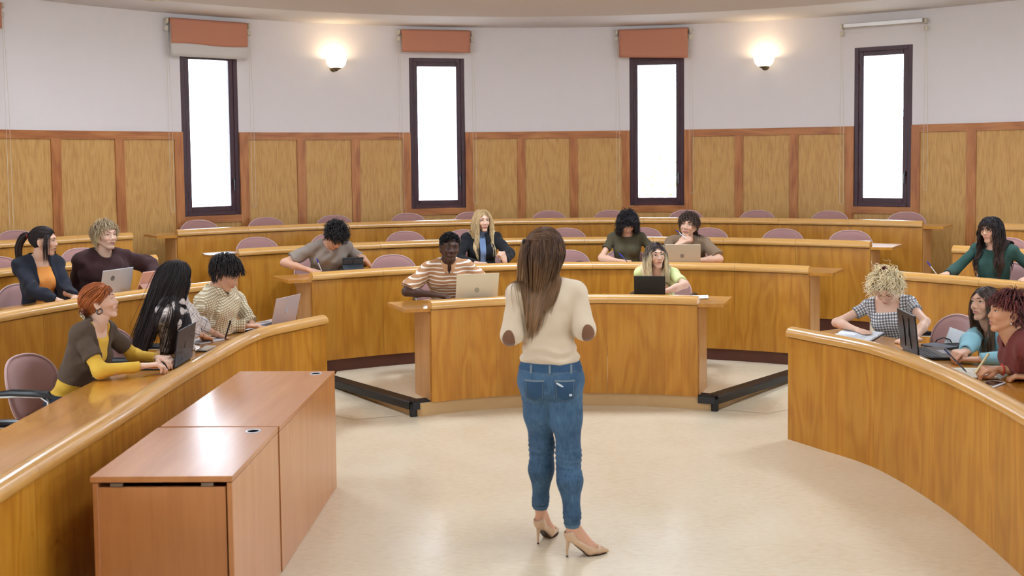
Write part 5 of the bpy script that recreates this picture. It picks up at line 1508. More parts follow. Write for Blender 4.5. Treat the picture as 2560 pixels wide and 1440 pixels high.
# bag on that chair
o = empty('handbag', (3.03, 7.22, .478), 'dark red handbag with a white folder in it, on the chair of the gingham top', 'bag')
g = Prims(.02); g.ell((0, 0, .10), (.10, .055, .10)); g.cap((-.06, 0, .05), (.06, 0, .05), .055)
V, Q = sdf_mesh([g], .012, mod=lambda D, P: np.maximum(D, .002 - P[..., 2])); mk('bag_body', V, Q, plain('oxblood_leather', (74, 22, 28), .45, bump=.3, bscale=60), o)
mb = MB(); mb.box((.02, .03, .22), (.17, .012, .22), rz=.2, M=Matrix.Rotation(.35, 4, 'Y')); mb.build('white_folder', M_paper, o, smooth=False)
mb = MB(); mb.tube([(-.075, 0, .13), (-.07, 0, .20), (-.045, 0, .245), (0, 0, .26), (.045, 0, .245), (.07, 0, .20), (.075, 0, .13)], .0045, 8); mb.build('bag_handle', plain('bag_handle', (20, 16, 18), .5), o)
# ---------------------------------------------------------------- the two beech tables
def beech(x0, x1, y0, y1, label, brackets=True):
    root = empty('office_table', ((x0 + x1) / 2, (y0 + y1) / 2, 0), label, 'table', 'beech office tables pushed together')
    w, d = x1 - x0, y1 - y0
    mb = MB(); mb.box((0, 0, .7175), (w, d, .025), bev=.0012); mb.C = [(p[0], p[1], p[2]) for p in mb.C]; mb.build('table_top', M_beech, root, smooth=False)
    mb = MB(); mb.box((w / 2 - .0125, 0, .351), (.022, d - .001, .70), bev=.0012); mb.C = [(p[1] * 1 + 3, p[2], 0) for p in mb.C]; mb.build('side_panel', M_beech, root, smooth=False)
    mb = MB(); mb.box((-w / 2 + .02, 0, .351), (.022, d - .001, .70), bev=.0012); mb.C = [(p[1] * 1 + 9, p[2], 0) for p in mb.C]; mb.build('side_panel', M_beech, root, smooth=False)
    for sg in (-1, 1):
        mb = MB(); mb.box((-.008, sg * (d / 2 - .018), .344), (w - .047, .02, .676), bev=.0012); mb.C = [(p[0] + 6 + sg, p[2], 0) for p in mb.C]; mb.build('end_panel', M_beech, root, smooth=False)
        if brackets:
            for q in (-.32, .32): mb = MB(); mb.box((q * w, sg * (d / 2 - .012), .693), (.05, .012, .014)); mb.build('bracket', plain('bracket_taupe', (128, 108, 88), .5), root, smooth=False)
    mb = MB(); mb.lathe((w / 2 - .10, d / 2 - .085, .73), [(.036, 0), (.036, .003), (.028, .0035), (.027, .001)], 28); g_ = mb.build('cable_grommet', M_silver, root)
    mb = MB(); mb.lathe((w / 2 - .10, d / 2 - .085, .73), [(0, .0006), (.0275, .0006), (.0275, .001), (0, .001)], 28); mb.build('grommet_hole', plain('grommet_hole', (90, 60, 44), .7), g_)
    return root
ta = beech(-1.7585, -1.1645, 4.22, 5.008, 'nearer and shorter beech office table, closed front with a dark slit under its top')
tb = beech(-1.7235, -1.1305, 5.024, 6.346, 'farther and longer beech office table, its far end near the step')
tb.rotation_euler = (0, 0, R(-2.0)); ta.rotation_euler = (0, 0, R(-.9))
# ---------------------------------------------------------------- the students
SK1, SK2, SK3, SKD = (222, 176, 148), (212, 162, 132), (228, 186, 160), (84, 56, 44)
TZ = TOPZ + .032
zA_, zB2 = ZA + TZ, ZB + TZ
def hoop(P, sg, r=.02, mat=None, dz=-.045, thick=.003, name='earring'):
    D = P['_']; W = lambda *p: D['hc'] + D['H'] @ (V3(*p) * D['hs'])
    c = W(sg * .082, -.004, dz - r); mb = MB(); f = D['H'][:, 1]; u = V3(0, 0, 1)
    mb.tube([c + (f * math.cos(t) + u * math.sin(t)) * r for t in np.linspace(math.pi * .5, math.pi * 2.5, 22)], thick, 6, cap=False)
    mb.build(name, mat or M_gold, D['root'])
def bracelet(P, nm, mat, t=.93):
    D = P['_']; S0, El, Wr = D['arms'][nm]; c = El + (Wr - El) * t; u = nrm(Wr - El); a = nrm(np.cross(u, V3(.1, .2, 1))); b = np.cross(u, a)
    mb = MB(); mb.tube([c + (a * math.cos(w) + b * math.sin(w)) * .030 for w in np.linspace(0, 2 * math.pi, 22)], .004, 6, cap=False); mb.build('bracelet', mat, D['root'])
def ring_at(P, loc, r, rt, axis, mat, name):
    D = P['_']; c = D['hc'] + D['H'] @ (V3(*loc) * D['hs']); ax_ = nrm(D['H'] @ V3(*axis)); a = nrm(np.cross(ax_, V3(.2, .5, 1))); b = np.cross(ax_, a)
    mb = MB(); n = 26; mb.tube([c + (a * math.cos(w) + b * math.sin(w)) * r for w in np.linspace(0, 2 * math.pi, n)], [rt * (1 + .18 * math.sin(k * 2.4)) for k in range(n)], 8, cap=False); mb.build(name, mat, D['root'])
def headpt(P, *p): D = P['_']; return D['hc'] + D['H'] @ (V3(*p) * D['hs'])
PEOPLE = []
def add(**P): PEOPLE.append(P)
CL = plain
add(id='redhead', desk=('p', L1P, .52), pads=[(-2.225, 6.49, 0, .36, .25, .025)], g='f', floor=0, thigh=.30, head=(-2.515, 6.25, 1.185), yaw=16, pitch=12, torso=-12, pelvis=(-2.73, 6.24), neckf=-.01, label='person in a brown cardigan over yellow sleeves, red hair in a claw clip, typing', skin=SK3, smile=1, open=1.3, lid=.45, brow=(150, 90, 60), sw=.150,
    arms={'R': dict(to=(-2.235, 6.14, TZ + .028), hint=(.6, -.3, -.8), pose='type', back=(-.1, 0, 1)), 'L': dict(to=(-2.225, 6.40, TZ + .028), hint=(.6, -.3, -.8), pose='type', back=(-.1, 0, 1))},
    clothes=[dict(name='yellow_top', mat=cloth('mustard_rib', (224, 178, 62), bump=.8, bs=160), e=.008, sleeve=.97, neck=('crew', .074, .03), loose=1.12), dict(name='cardigan', mat=cloth('brown_knit', (84, 66, 50), bump=.6, bs=260), e=.015, sleeve=.30, neck=('v', .085, .25), loose=1.25, bot=.37, buttons=[(.012, -.25, .009, CL('button_cream', (196, 180, 150), .4)), (.014, -.30, .009, CL('button_cream', (196, 180, 150), .4)), (.014, -.35, .009, CL('button_cream', (196, 180, 150), .4))])],
    hair=[dict(style='back', n=620, length=.17, rad=.0036, root_col=(190, 104, 44), tip_col=(112, 48, 26), tie=(-.01, -.118, -.045), vol=.014, noise=.16, bright=.3, gradpow=1.0, fringe=.05), dict(style='puff', n=110, length=.05, rad=.0028, root_col=(120, 56, 30), curl=.006, cfreq=80, cap=False, mask=lambda x, y, z: (y < -.075) & (z < .0), name='hair_ends', vol=.02, grav=.6)],
    extra=[], chairlabel='mauve chair of the red-haired student in the brown cardigan', trousers=M_jeansd)
add(id='longblack', desk=('p', L1P, .52), pads=[(-2.20, 7.32, 55, .16, .22, .011)], g='f', floor=0, thigh=.24, leanx=-.14, chairpos=(-2.79, 7.25, -6), head=(-2.26, 6.93, 1.255), yaw=52, pitch=0, roll=-8, torso=2, label='person in a dark plaid shirt with very long straight black hair, writing', skin=SK2, lid=.8, sw=.155,
    arms={'R': dict(to=(-2.17, 7.235, TZ + .012), hint=(1, -.2, -.5), pose='grip', back=(.1, -.5, .85)), 'L': dict(to=(-2.14, 7.38, TZ + .01), hint=(.3, -.4, -.6), pose='rest', back=(0, .3, 1))},
    clothes=[dict(name='plaid_shirt', mat=pattern('plaid_navy', 'plaid', (226, 214, 202), (44, 40, 66), (176, 160, 160), sx=.052, sz=.052, w=.10), e=.020, sleeveR=.72, sleeveL=.76, neck=('v', .05, .10), loose=1.5, wr=.006, collar='shirt')],
    hair=[dict(style='down', n=950, length=.62, rad=.0036, root_col=(34, 26, 26), tip_col=(44, 30, 30), part=0, vol=.012, noise=.05, stiff=.75, grav=.6, bright=.35, lenvar=.15, wind=(-.16, -.13, 0))],
    chairlabel='mauve chair between the red hair and the very long black hair')
add(id='checkboy', chairback=.05, desk=('p', L1P, .52), pads=[(-1.90, 8.06, -22, .33, .225, .017), (-2.10, 7.80, 60, .205, .29, .012), (-2.20, 7.32, 55, .165, .225, .012)], g='m', floor=0, thigh=.24, legyaw=-28, leanx=-.10, head=(-2.115, 7.58, 1.205), yaw=-12, pitch=-26, roll=4, torso=-14, label='person in a yellow check shirt with thick dark hair, looking down beside a laptop', skin=SK2, lid=.25, jaw=1.1, brow=(30, 22, 20), brow_w=1.3,
    arms={'R': dict(to=(-2.02, 7.72, TZ + .01), hint=(.2, -.6, -.6), pose='rest', back=(0, 0, 1)), 'L': dict(to=(-2.03, 7.93, TZ + .012), hint=(.7, -.2, -.6), pose='rest', back=(0, .2, 1))},
    clothes=[dict(name='check_shirt', mat=pattern('check_yellow', 'gingham', (240, 232, 208), (150, 116, 54), sx=.017, sz=.017), e=.019, sleeve=.97, neck=('v', .04, .07), loose=1.45, wr=.006, collar='shirt')],
    hair=[dict(style='crown', n=1000, length=.062, rad=.0036, root_col=(30, 24, 24), tip_col=(52, 38, 34), vol=.024, noise=.16, stiff=.85, grav=.28, bright=.3, side_len=.030, sweepdir=(.15, .5, .1), hairline=.062)],
    chairlabel='mauve chair of the student in the yellow check shirt')
add(id='ponytail', desk=('c', 4.22, .5), g='f', floor=ZB, head=(-3.66, 8.05, 1.425), yaw=8, pitch=-2, torso=-38, label='person in a navy cardigan over an orange top, dark hair in a ponytail', skin=SK1, smile=1, open=1.0, lid=.4, sw=.155,
    arms={'R': dict(to=(-3.44, 7.76, zB2 + .0), hint=(.8, -.2, -.6), pose='rest', back=(0, 0, 1)), 'L': dict(to=(-3.36, 7.88, zB2 + .006), hint=(.1, -.4, -.8), pose='rest', back=(0, 0, 1))},
    clothes=[dict(name='orange_top', mat=cloth('orange_rib', (232, 152, 72), bump=.7, bs=180), e=.008, sleeve=.0, neck=('square', .082, .07)), dict(name='cardigan', mat=cloth('navy_knit', (24, 27, 40), bump=.4, bs=260), e=.017, sleeve=.95, neck=('open', .056, .084), loose=1.35, wr=.006)],
    hair=[dict(style='back', n=620, length=.2, rad=.0032, root_col=(40, 28, 26), tie=(0, -.125, .045), vol=.008, noise=.05, bright=.3), dict(style='down', n=34, length=.25, rad=.003, root_col=(44, 30, 26), cap=False, mask=lambda x, y, z: (y > .03) & (z < .075) & (np.abs(x) > .03), name='loose_locks', stiff=.8, noise=.05)],
    chairlabel='mauve chair of the student with the ponytail')
add(id='bleached', chairback=.06, desk=('c', 4.22, .5), pads=[(-3.30, 8.31, -25, .32, .22, .017)], g='m', floor=ZB, head=(-3.355, 8.50, 1.43), yaw=-34, pitch=4, torso=-46, neck=.058, sw=.178, bulk=1.12, label='person in a dark brown sweater with short bleached hair', skin=SK3, smile=.7, open=.5, lid=.4, brow=(140, 104, 80), hs=.99, jaw=1.2,
    arms={'R': dict(to=(-3.40, 8.45, zB2 + .02), hint=(.1, -.4, -.8), pose='rest', back=(0, 0, 1)), 'L': dict(to=(-3.02, 8.72, zB2 + .02), hint=(1, -.3, -.4), pose='rest', back=(0, 0, 1))},
    clothes=[dict(name='sweater', mat=cloth('brown_black_sweater', (58, 28, 28), bump=.3, bs=260), e=.020, sleeve=.96, neck=('crew', .070, .012), loose=1.5, wr=.006)],
    hair=[dict(style='crown', n=520, length=.08, rad=.0034, root_col=(118, 88, 62), tip_col=(214, 190, 150), vol=.014, noise=.3, curl=.004, cfreq=60, stiff=.85, grav=.35, side_len=.055, gradpow=.8, sweepdir=(-.3, -.2, .3), fringe=.03), dict(style='down', n=60, length=.10, rad=.003, root_col=(206, 180, 130), tip_col=(224, 206, 160), cap=False, mask=lambda x, y, z: (z < .05) & (y > -.03), name='face_locks')],
    chairlabel='mauve chair of the student in the dark brown sweater')
add(id='greytee', desk=('c', RB, .5), pads=[(-1.545, 9.93, -72, .2, .1, .02)], g='m', floor=ZB, head=(-1.69, 9.83, 1.305), yaw=-48, pitch=-50, roll=0, torso=-62, spine=.50, neckf=.0, label='person in a grey tee with dark curly hair, bowed over writing beside a tablet', skin=SK2, lid=.1, brow=(26, 20, 18), back=.17,
    arms={'R': dict(to=(-1.925, 9.735, zB2 - .0), hint=(1, -.1, -.25), pose='grip', back=(0, -.3, 1)), 'L': dict(to=(-1.40, 9.985, zB2 + .03), hint=(.1, -1.0, -.4), pose='grip', back=(.8, -.2, .5), dir=(-.25, -.5, .5))},
    clothes=[dict(name='tee', mat=cloth('warm_grey_tee', (142, 128, 116), bump=.15), e=.014, sleeve=.34, neck=('crew', .066, .012), loose=1.35, wr=.006)],
    hair=[dict(style='crown', n=800, length=.07, rad=.0036, root_col=(26, 22, 22), tip_col=(36, 30, 28), vol=.022, noise=.35, curl=.008, cfreq=110, stiff=.9, grav=.2, side_len=.03)],
    chairlabel='chair with black arm of the student in the grey tee')
add(id='polo', desk=('c', RA, .5), pads=[(-.36, 8.50, -73, .355, .25, .017)], g='m', floor=ZA, head=(-.535, 8.80, 1.275), yaw=-74, pitch=1, roll=-3, torso=-80, label='person in a brown and white striped polo with short black hair', skin=SKD, lips=(104, 62, 58), iris=(30, 18, 14), lid=.75, jaw=1.25, nose=1.3, white=(.40, .37, .34), brow=(16, 12, 12), brow_w=1.2, neck=.058,
    arms={'R': dict(to=(-.66, 8.66, zA_ - .0), hint=(.5, -.6, -.8), pose='type', back=(0, 0, 1)), 'L': dict(to=(-.36, 8.70, zA_ + .0), hint=(.7, -.6, -.8), pose='type', back=(0, 0, 1))},
    clothes=[dict(name='polo_shirt', plainsleeve=True, mat=pattern('polo_stripes', 'stripe', (186, 134, 92), (240, 230, 214), (240, 230, 214), sz=.030, w=.30), e=.016, sleeve=.42, neck=('v', .035, .06), loose=1.6, wr=.005, collar='shirt', cmat=cloth('polo_collar', (200, 150, 106)))],
    hair=[dict(style='puff', n=1500, length=.020, rad=.0030, root_col=(20, 18, 20), vol=.008, noise=.3, curl=.003, cfreq=300, side_len=.006, segs=5, grav=0, hairline=.062)],
    chairlabel='mauve chair hidden behind the striped polo')
add(id='blonde', desk=('c', RB, .5), g='f', floor=ZB, head=(-.30, 10.43, 1.405), yaw=-70, pitch=0, roll=2, torso=-82, label='person in a black jacket over a blue turtleneck, with long blond hair', skin=SK3, lid=.7, iris=(90, 110, 120), brow=(130, 96, 66),
    arms={'R': dict(to=(-.36, 10.20, zB2 - .0), hint=(1, -.2, -.4), pose='rest', back=(0, 0, 1), dir=(.95, -.15, 0)), 'L': dict(to=(-.075, 10.10, zB2 + .030), hint=(1, -.3, -.5), pose='fist', back=(.3, -.5, .3), dir=(-.3, -.1, .9))},
    clothes=[dict(name='turtleneck', mat=cloth('blue_turtleneck', (122, 146, 182)), e=.008, sleeve=0, neck=('turtle',)), dict(name='jacket', mat=cloth('black_corduroy', (17, 18, 23), bump=.5, bs=200), e=.018, sleeve=.93, neck=('open', .034, .022), loose=1.35, wr=.004, collar='jacket', buttons=[(-.088, -.125, .008, CL('button_silver', (190, 190, 194), .3, metal=.8)), (.088, -.125, .008, CL('button_silver', (190, 190, 194), .3, metal=.8))])],
    hair=[dict(style='down', n=780, length=.38, rad=.0034, root_col=(188, 150, 100), tip_col=(246, 224, 176), part=.0, vol=.010, noise=.06, stiff=.7, grav=.75, bright=.2, curl=.005, cfreq=24, gradpow=.7, pinch=.10, colmix=((206, 172, 118), .3))],
    chairlabel='mauve chair hidden behind the long blond hair')
add(id='curly', desk=('c', RB, .5), g='f', floor=ZB, head=(1.165, 10.40, 1.365), yaw=-90, pitch=-30, roll=0, torso=-94, label='person in an olive tee with curly black hair, looking down and writing', skin=SK1, lid=.12,
    arms={'R': dict(to=(1.075, 10.235, zB2 - .0), hint=(.35, -.9, -.6), pose='grip', back=(0, -.3, 1), dir=(.75, -.5, -.05)), 'L': dict(to=(1.40, 10.22, zB2 - .0), hint=(.6, -.5, -.7), pose='rest', back=(0, 0, 1), dir=(-.9, -.3, 0))},
    clothes=[dict(name='tee', mat=cloth('olive_tee', (78, 70, 48), bump=.15), e=.009, sleeve=.26, neck=('crew', .062, .010), loose=1.15)],
    hair=[dict(style='puff', n=850, length=.145, rad=.0030, root_col=(22, 18, 22), tip_col=(34, 26, 28), vol=.014, noise=.35, curl=.011, cfreq=105, stiff=.72, grav=.42, segs=20, fringe=.06)],
    chairlabel='mauve chair of the student in the olive tee')
add(id='taupe', desk=('c', RB, .5), pads=[(1.66, 10.02, -99, .335, .23, .017)], g='m', floor=ZB, head=(1.755, 10.27, 1.348), yaw=-113, pitch=3, roll=-8, torso=-104, label='person in a taupe tee with a brown mullet, hand at the chin holding a pen', skin=SK1, lid=.8, brow=(44, 30, 24), brow_w=1.3, size=.97,
    arms={'R': dict(to=(1.625, 10.075, 1.175), hint=(1.0, .2, -1.2), pose='rest', back=(-.2, -.6, .7), dir=(.75, .1, .45)), 'L': dict(to=(1.80, 10.15, zB2 + .004), hint=(1, -.3, -.6), pose='rest', back=(0, 0, 1), dir=(-.95, -.1, 0))},
    clothes=[dict(name='tee', mat=cloth('taupe_tee', (136, 112, 88), bump=.15), e=.013, sleeve=.40, neck=('crew', .060, -.012), loose=1.4, wr=.006)],
    hair=[dict(style='crown', n=620, length=.085, rad=.0034, root_col=(60, 42, 34), tip_col=(88, 64, 50), vol=.014, noise=.22, stiff=.9, grav=.35, side_len=.045, sweepdir=(0, .2, 0), fringe=.048), dict(style='down', n=110, length=.14, rad=.003, root_col=(60, 44, 36), cap=False, mask=lambda x, y, z: (z < .0) & (y < -.03), name='neck_hair', curl=.004)],
    chairlabel='mauve chair of the student in the taupe tee')
add(id='ombre', desk=('c', RA, .5), g='f', floor=ZA, head=(1.236, 8.87, 1.182), yaw=-80, pitch=4, roll=5, torso=-108, label='person in a lime green tee with dark to blond hair, smiling', skin=SK3, smile=1, open=.5, lid=.7, brow=(40, 28, 24), brow_w=1.2,
    arms={'R': dict(to=(1.12, 8.70, zA_), hint=(.2, -1.0, -.4), pose='rest', back=(0, 0, 1), dir=(.6, -.6, 0)), 'L': dict(to=(1.235, 8.60, zA_ + .002), hint=(1.2, -.6, .0), pose='rest', back=(0, 0, 1), dir=(-.95, -.05, 0))},
    clothes=[dict(name='tee', mat=cloth('lime_tee', (218, 228, 158), bump=.15), e=.009, sleeve=.34, neck=('crew', .068, .016), loose=1.15)],
    hair=[dict(style='down', n=680, length=.38, rad=.0033, root_col=(62, 46, 44), tip_col=(250, 232, 190), part=.0, vol=.008, noise=.05, stiff=.65, grav=.8, gradstep=(.10, .40), pinch=.098, curl=.004, cfreq=26, bright=.12)],
    chairlabel='mauve chair hidden behind the lime green tee')
add(id='green', desk=('c', 4.18, .5), g='f', floor=ZB, head=(4.10, 8.83, 1.375), yaw=-146, pitch=-2, roll=3, torso=-136, label='person in a dark green sweater with glasses and long wavy dark hair', skin=SK1, lid=.7, smile=-.2, brow=(30, 22, 22), brow_w=1.2,
    arms={'R': dict(to=(3.71, 8.79, zB2 + .006), hint=(.7, .1, -.9), pose='grip', back=(-.2, -.4, .9)), 'L': dict(to=(4.28, 8.52, zB2 - .0), hint=(.8, -.6, -.8), pose='rest', back=(0, 0, 1))},
    clothes=[dict(name='green_sweater', mat=cloth('bottle_green', (44, 78, 70)), e=.009, sleeve=.95, neck=('crew', .062, .012), loose=1.15)],
    hair=[dict(style='down', n=820, length=.45, rad=.0034, root_col=(28, 24, 28), tip_col=(78, 54, 42), part=.0, vol=.010, noise=.06, stiff=.65, grav=.8, curl=.009, cfreq=52, pinch=.105, gradpow=1.2, fringe=.07, bright=.3)],
    chairlabel='mauve chair of the student in green')
add(id='gingham', desk=('p', R1P, .52), pads=[(2.42, 7.22, 147, .412, .28, .022)], g='f', floor=0, head=(2.66, 7.33, 1.075), yaw=-118, pitch=-42, roll=0, torso=-122, pelvis=(2.80, 7.45), legyaw=-155, chairpos=(3.19, 7.46, -170), label='person in a black and white gingham top, curly blond hair in a scrunchie, head bowed', skin=SK3, lid=.1, brow=(120, 90, 60), lips=(196, 110, 104), neckf=-.01,
    arms={'R': dict(to=(2.455, 7.29, TZ - .0), hint=(1.4, -.1, -.2), pose='rest', back=(0, 0, 1), dir=(.2, -.9, 0)), 'L': dict(to=(2.72, 6.93, TZ - .0), hint=(1.4, -.2, -.2), pose='rest', back=(0, 0, 1), dir=(-.5, .1, 0))},
    clothes=[dict(name='gingham_top', mat=pattern('gingham_black', 'gingham', (232, 228, 226), (26, 26, 40), sx=.020, sz=.020), e=.008, sleeve=.20, neck=('square', .085, .075), loose=1.2)],
    hair=[dict(style='back', n=420, length=.16, rad=.0034, root_col=(120, 90, 54), tip_col=(216, 180, 120), tie=(0, -.045, .150), vol=.008, noise=.05, gradpow=.8), dict(style='puff', n=620, length=.13, rad=.0026, root_col=(232, 204, 148), tip_col=(252, 238, 206), vol=.02, noise=.4, curl=.009, cfreq=115, stiff=.8, grav=.25, segs=20, cap=False, name='curls', mask=lambda x, y, z: (z > .055) & (y < .03))],
    chairlabel='mauve chair of the student in gingham, a dark red bag on its seat')
add(id='lightblue', desk=('p', R1P, .52), pads=[(2.645, 5.93, 175, .282, .21, .018)], g='f', floor=0, head=(3.01, 6.54, 1.07), yaw=-158, pitch=10, roll=6, torso=-170, label='person in a light blue sweater with long straight brown hair, holding a pen', skin=SK2, lid=.8, open=.5, brow=(50, 36, 30), brow_w=1.1, neckf=.0,
    arms={'R': dict(to=(2.69, 6.17, TZ + .008), hint=(1, -.2, -.5), pose='grip', back=(0, -.2, 1), dir=(-.85, -.5, 0)), 'L': dict(to=(2.82, 6.20, TZ + .0), hint=(.2, -.4, -.8), pose='rest', back=(0, 0, 1), dir=(-.6, .3, 0))},
    clothes=[dict(name='sweater', mat=cloth('light_blue_knit', (140, 186, 196), bump=.4), e=.014, sleeve=.95, neck=('crew', .066, .016), loose=1.4)],
    hair=[dict(style='down', n=620, length=.34, rad=.0033, root_col=(52, 40, 38), tip_col=(136, 104, 78), part=.01, vol=.006, noise=.04, stiff=.65, grav=.8, gradpow=1.0, bright=.25)],
    chairlabel='mauve chair behind the light blue sweater')
add(id='burgundy', desk=('p', R1P, .52), pads=[(2.645, 5.93, 175, .282, .21, .018), (2.645, 5.655, -48, .085, .165, .012)], g='m', floor=0, head=(2.83, 5.87, 1.112), yaw=173, pitch=8, roll=3, torso=170, size=.95, hs=.96, label='person in a burgundy ribbed sweater with short dark red hair and an earring', skin=(206, 150, 112), lid=.7, open=.6, brow=(26, 18, 18), lips=(190, 104, 100),
    arms={'R': dict(to=(2.75, 5.81, TZ + .02), hint=(.4, -.1, -.8), pose='grip', back=(0, -.3, 1), dir=(-.95, -.25, .1)), 'L': dict(to=(2.88, 5.66, TZ + .006), hint=(1, -.2, -.5), pose='rest', back=(0, 0, 1), dir=(-.7, .5, 0))},
    clothes=[dict(name='sweater', mat=cloth('burgundy_rib', (112, 44, 36), bump=1.0, bs=140), e=.020, sleeve=.72, sleeveR=.78, neck=('crew', .060, -.006), loose=1.5, wr=.005)],
    hair=[dict(style='crown', n=900, length=.058, rad=.0034, root_col=(36, 20, 24), tip_col=(112, 48, 44), vol=.022, noise=.09, stiff=.85, grav=.22, side_len=.022, sweepdir=(.15, .45, .35), hairline=.064, gradpow=.8, colmix=((130, 60, 52), .25))],
    chairlabel='mauve chair of the student in burgundy')
import os, time
_sel = os.environ.get('ONLY')
for P in PEOPLE:
    if _sel and P['id'] not in _sel.split(','): continue
    t_ = time.time(); person(P); print('person', P['id'], round(time.time() - t_, 1), flush=True)
    k = P['id']
    if k == 'redhead':
        hoop(P, 1, r=.0155, mat=plain('horn_hoop', (70, 58, 50), .25), dz=-.034, thick=.0045)
        hoop(P, -1, r=.0155, mat=plain('horn_hoop', (70, 58, 50), .25), dz=-.034, thick=.0045)
        clip = [ring_at(P, (.035 + .012 * i, -.108 - .01 * (i == 1), -.028 - .018 * i), .012, .0035, (.6, -1, 0), plain('clear_amber', (214, 196, 160), .1, trans=.5), 'hair_clip') for i in range(3)]
    if k == 'ponytail':
        D = P['_']; a = headpt(P, 0, -.118, .045)
        bk = D['H'][:, 1] * -1; bk = nrm(V3(bk[0], bk[1], 0)); tail(P, a, [a - bk * .02, a + bk * .025 + V3(0, 0, .004), a + bk * .075 + V3(0, 0, -.07), a + bk * .080 + V3(0, 0, -.16), a + bk * .07 + V3(0, 0, -.235)], n=200, spread=.030, rad=.003, root_col=(40, 28, 26), tip_col=(70, 48, 38))
        ring_at(P, (0, -.128, .046), .016, .006, (0, 1, .1), plain('red_hair_tie', (150, 40, 40), .7), 'hair_tie')
    if k == 'gingham': ring_at(P, (0, -.050, .148), .020, .013, (0, .3, 1), plain('wine_scrunchie', (92, 16, 28), .8), 'scrunchie')
    if k == 'green':
        D = P['_']; mb = MB()
        for sg in (-1, 1):
            c = headpt(P, sg * .033, .0985, .006); f = D['H'][:, 0]; u = D['H'][:, 2]
            mb.tube([c + (f * math.cos(t) * .024 + u * math.sin(t) * .021) for t in np.linspace(0, 2 * math.pi, 24)], .0011, 5, cap=False)
            mb.tube([headpt(P, sg * .057, .096, .010), headpt(P, sg * .078, .04, .012), headpt(P, sg * .083, -.01, .010)], .0012, 5)
        mb.tube([headpt(P, -.010, .100, .012), headpt(P, 0, .104, .014), headpt(P, .010, .100, .012)], .0011, 5)
        mb.build('glasses', plain('gold_wire', (150, 110, 80), .3, metal=.8), D['root']); bracelet(P, 'R', M_blackplastic)
    if k == 'burgundy':
        hoop(P, 1, r=.010, mat=M_chrome, dz=-.036, thick=.0015); hoop(P, -1, r=.010, mat=M_chrome, dz=-.036, thick=.0015); bracelet(P, 'R', plain('red_thread', (206, 50, 50), .6), .90)
    if k == 'lightblue': bracelet(P, 'R', M_blackplastic, .95)
# ---------------------------------------------------------------- the lecturer, standing with her back to the camera
def patch(V, Q, mask, off, name, mat, root, crd=None):
    c = V[Q].mean(1); k = mask(c); Q2 = Q[k]
    if not len(Q2): return None
    u, inv = np.unique(Q2, return_inverse=True); W = V[u]; F = inv.reshape(Q2.shape)
    n = np.cross(W[F[:, 1]] - W[F[:, 0]], W[F[:, 2]] - W[F[:, 0]]); vn = np.zeros_like(W)
    for j in range(4): np.add.at(vn, F[:, j], n)
    vn /= np.linalg.norm(vn, axis=1)[:, None] + 1e-12
    return mk(name, W + vn * off, F, mat, root)
def bvh_of(V, Q):
    from mathutils.bvhtree import BVHTree
    return BVHTree.FromPolygons([tuple(v) for v in V], [tuple(int(i) for i in q) for q in Q])
def onto(bv, OC, X, Y, f, name, mat, root, off, nu, nv):
    P = []; F = []
    for j in range(nv + 1):
        for i in range(nu + 1):
            x, z = f(i / nu, j / nv); q = OC + X * x + V3(0, 0, z) - Y * .4; h = bv.ray_cast(Vector(q), Vector(Y)); P.append((np.array(h[0]) if h[0] else OC + X * x + V3(0, 0, z)) - Y * off)
    for j in range(nv):
        for i in range(nu): a = j * (nu + 1) + i; F.append((a, a + 1, a + nu + 2, a + nu + 1))
    return mk(name, P, F, mat, root)
def line_on(bv, OC, X, Y, pts, r, name, mat, root):
    P = []
    for x, z in pts:
        q = OC + X * x + V3(0, 0, z) - Y * .4; h = bv.ray_cast(Vector(q), Vector(Y))
        if h[0]: P.append(np.array(h[0]) - Y * .003)
    mb = MB(); mb.tube(P, r, 5); return mb.build(name, mat, root)
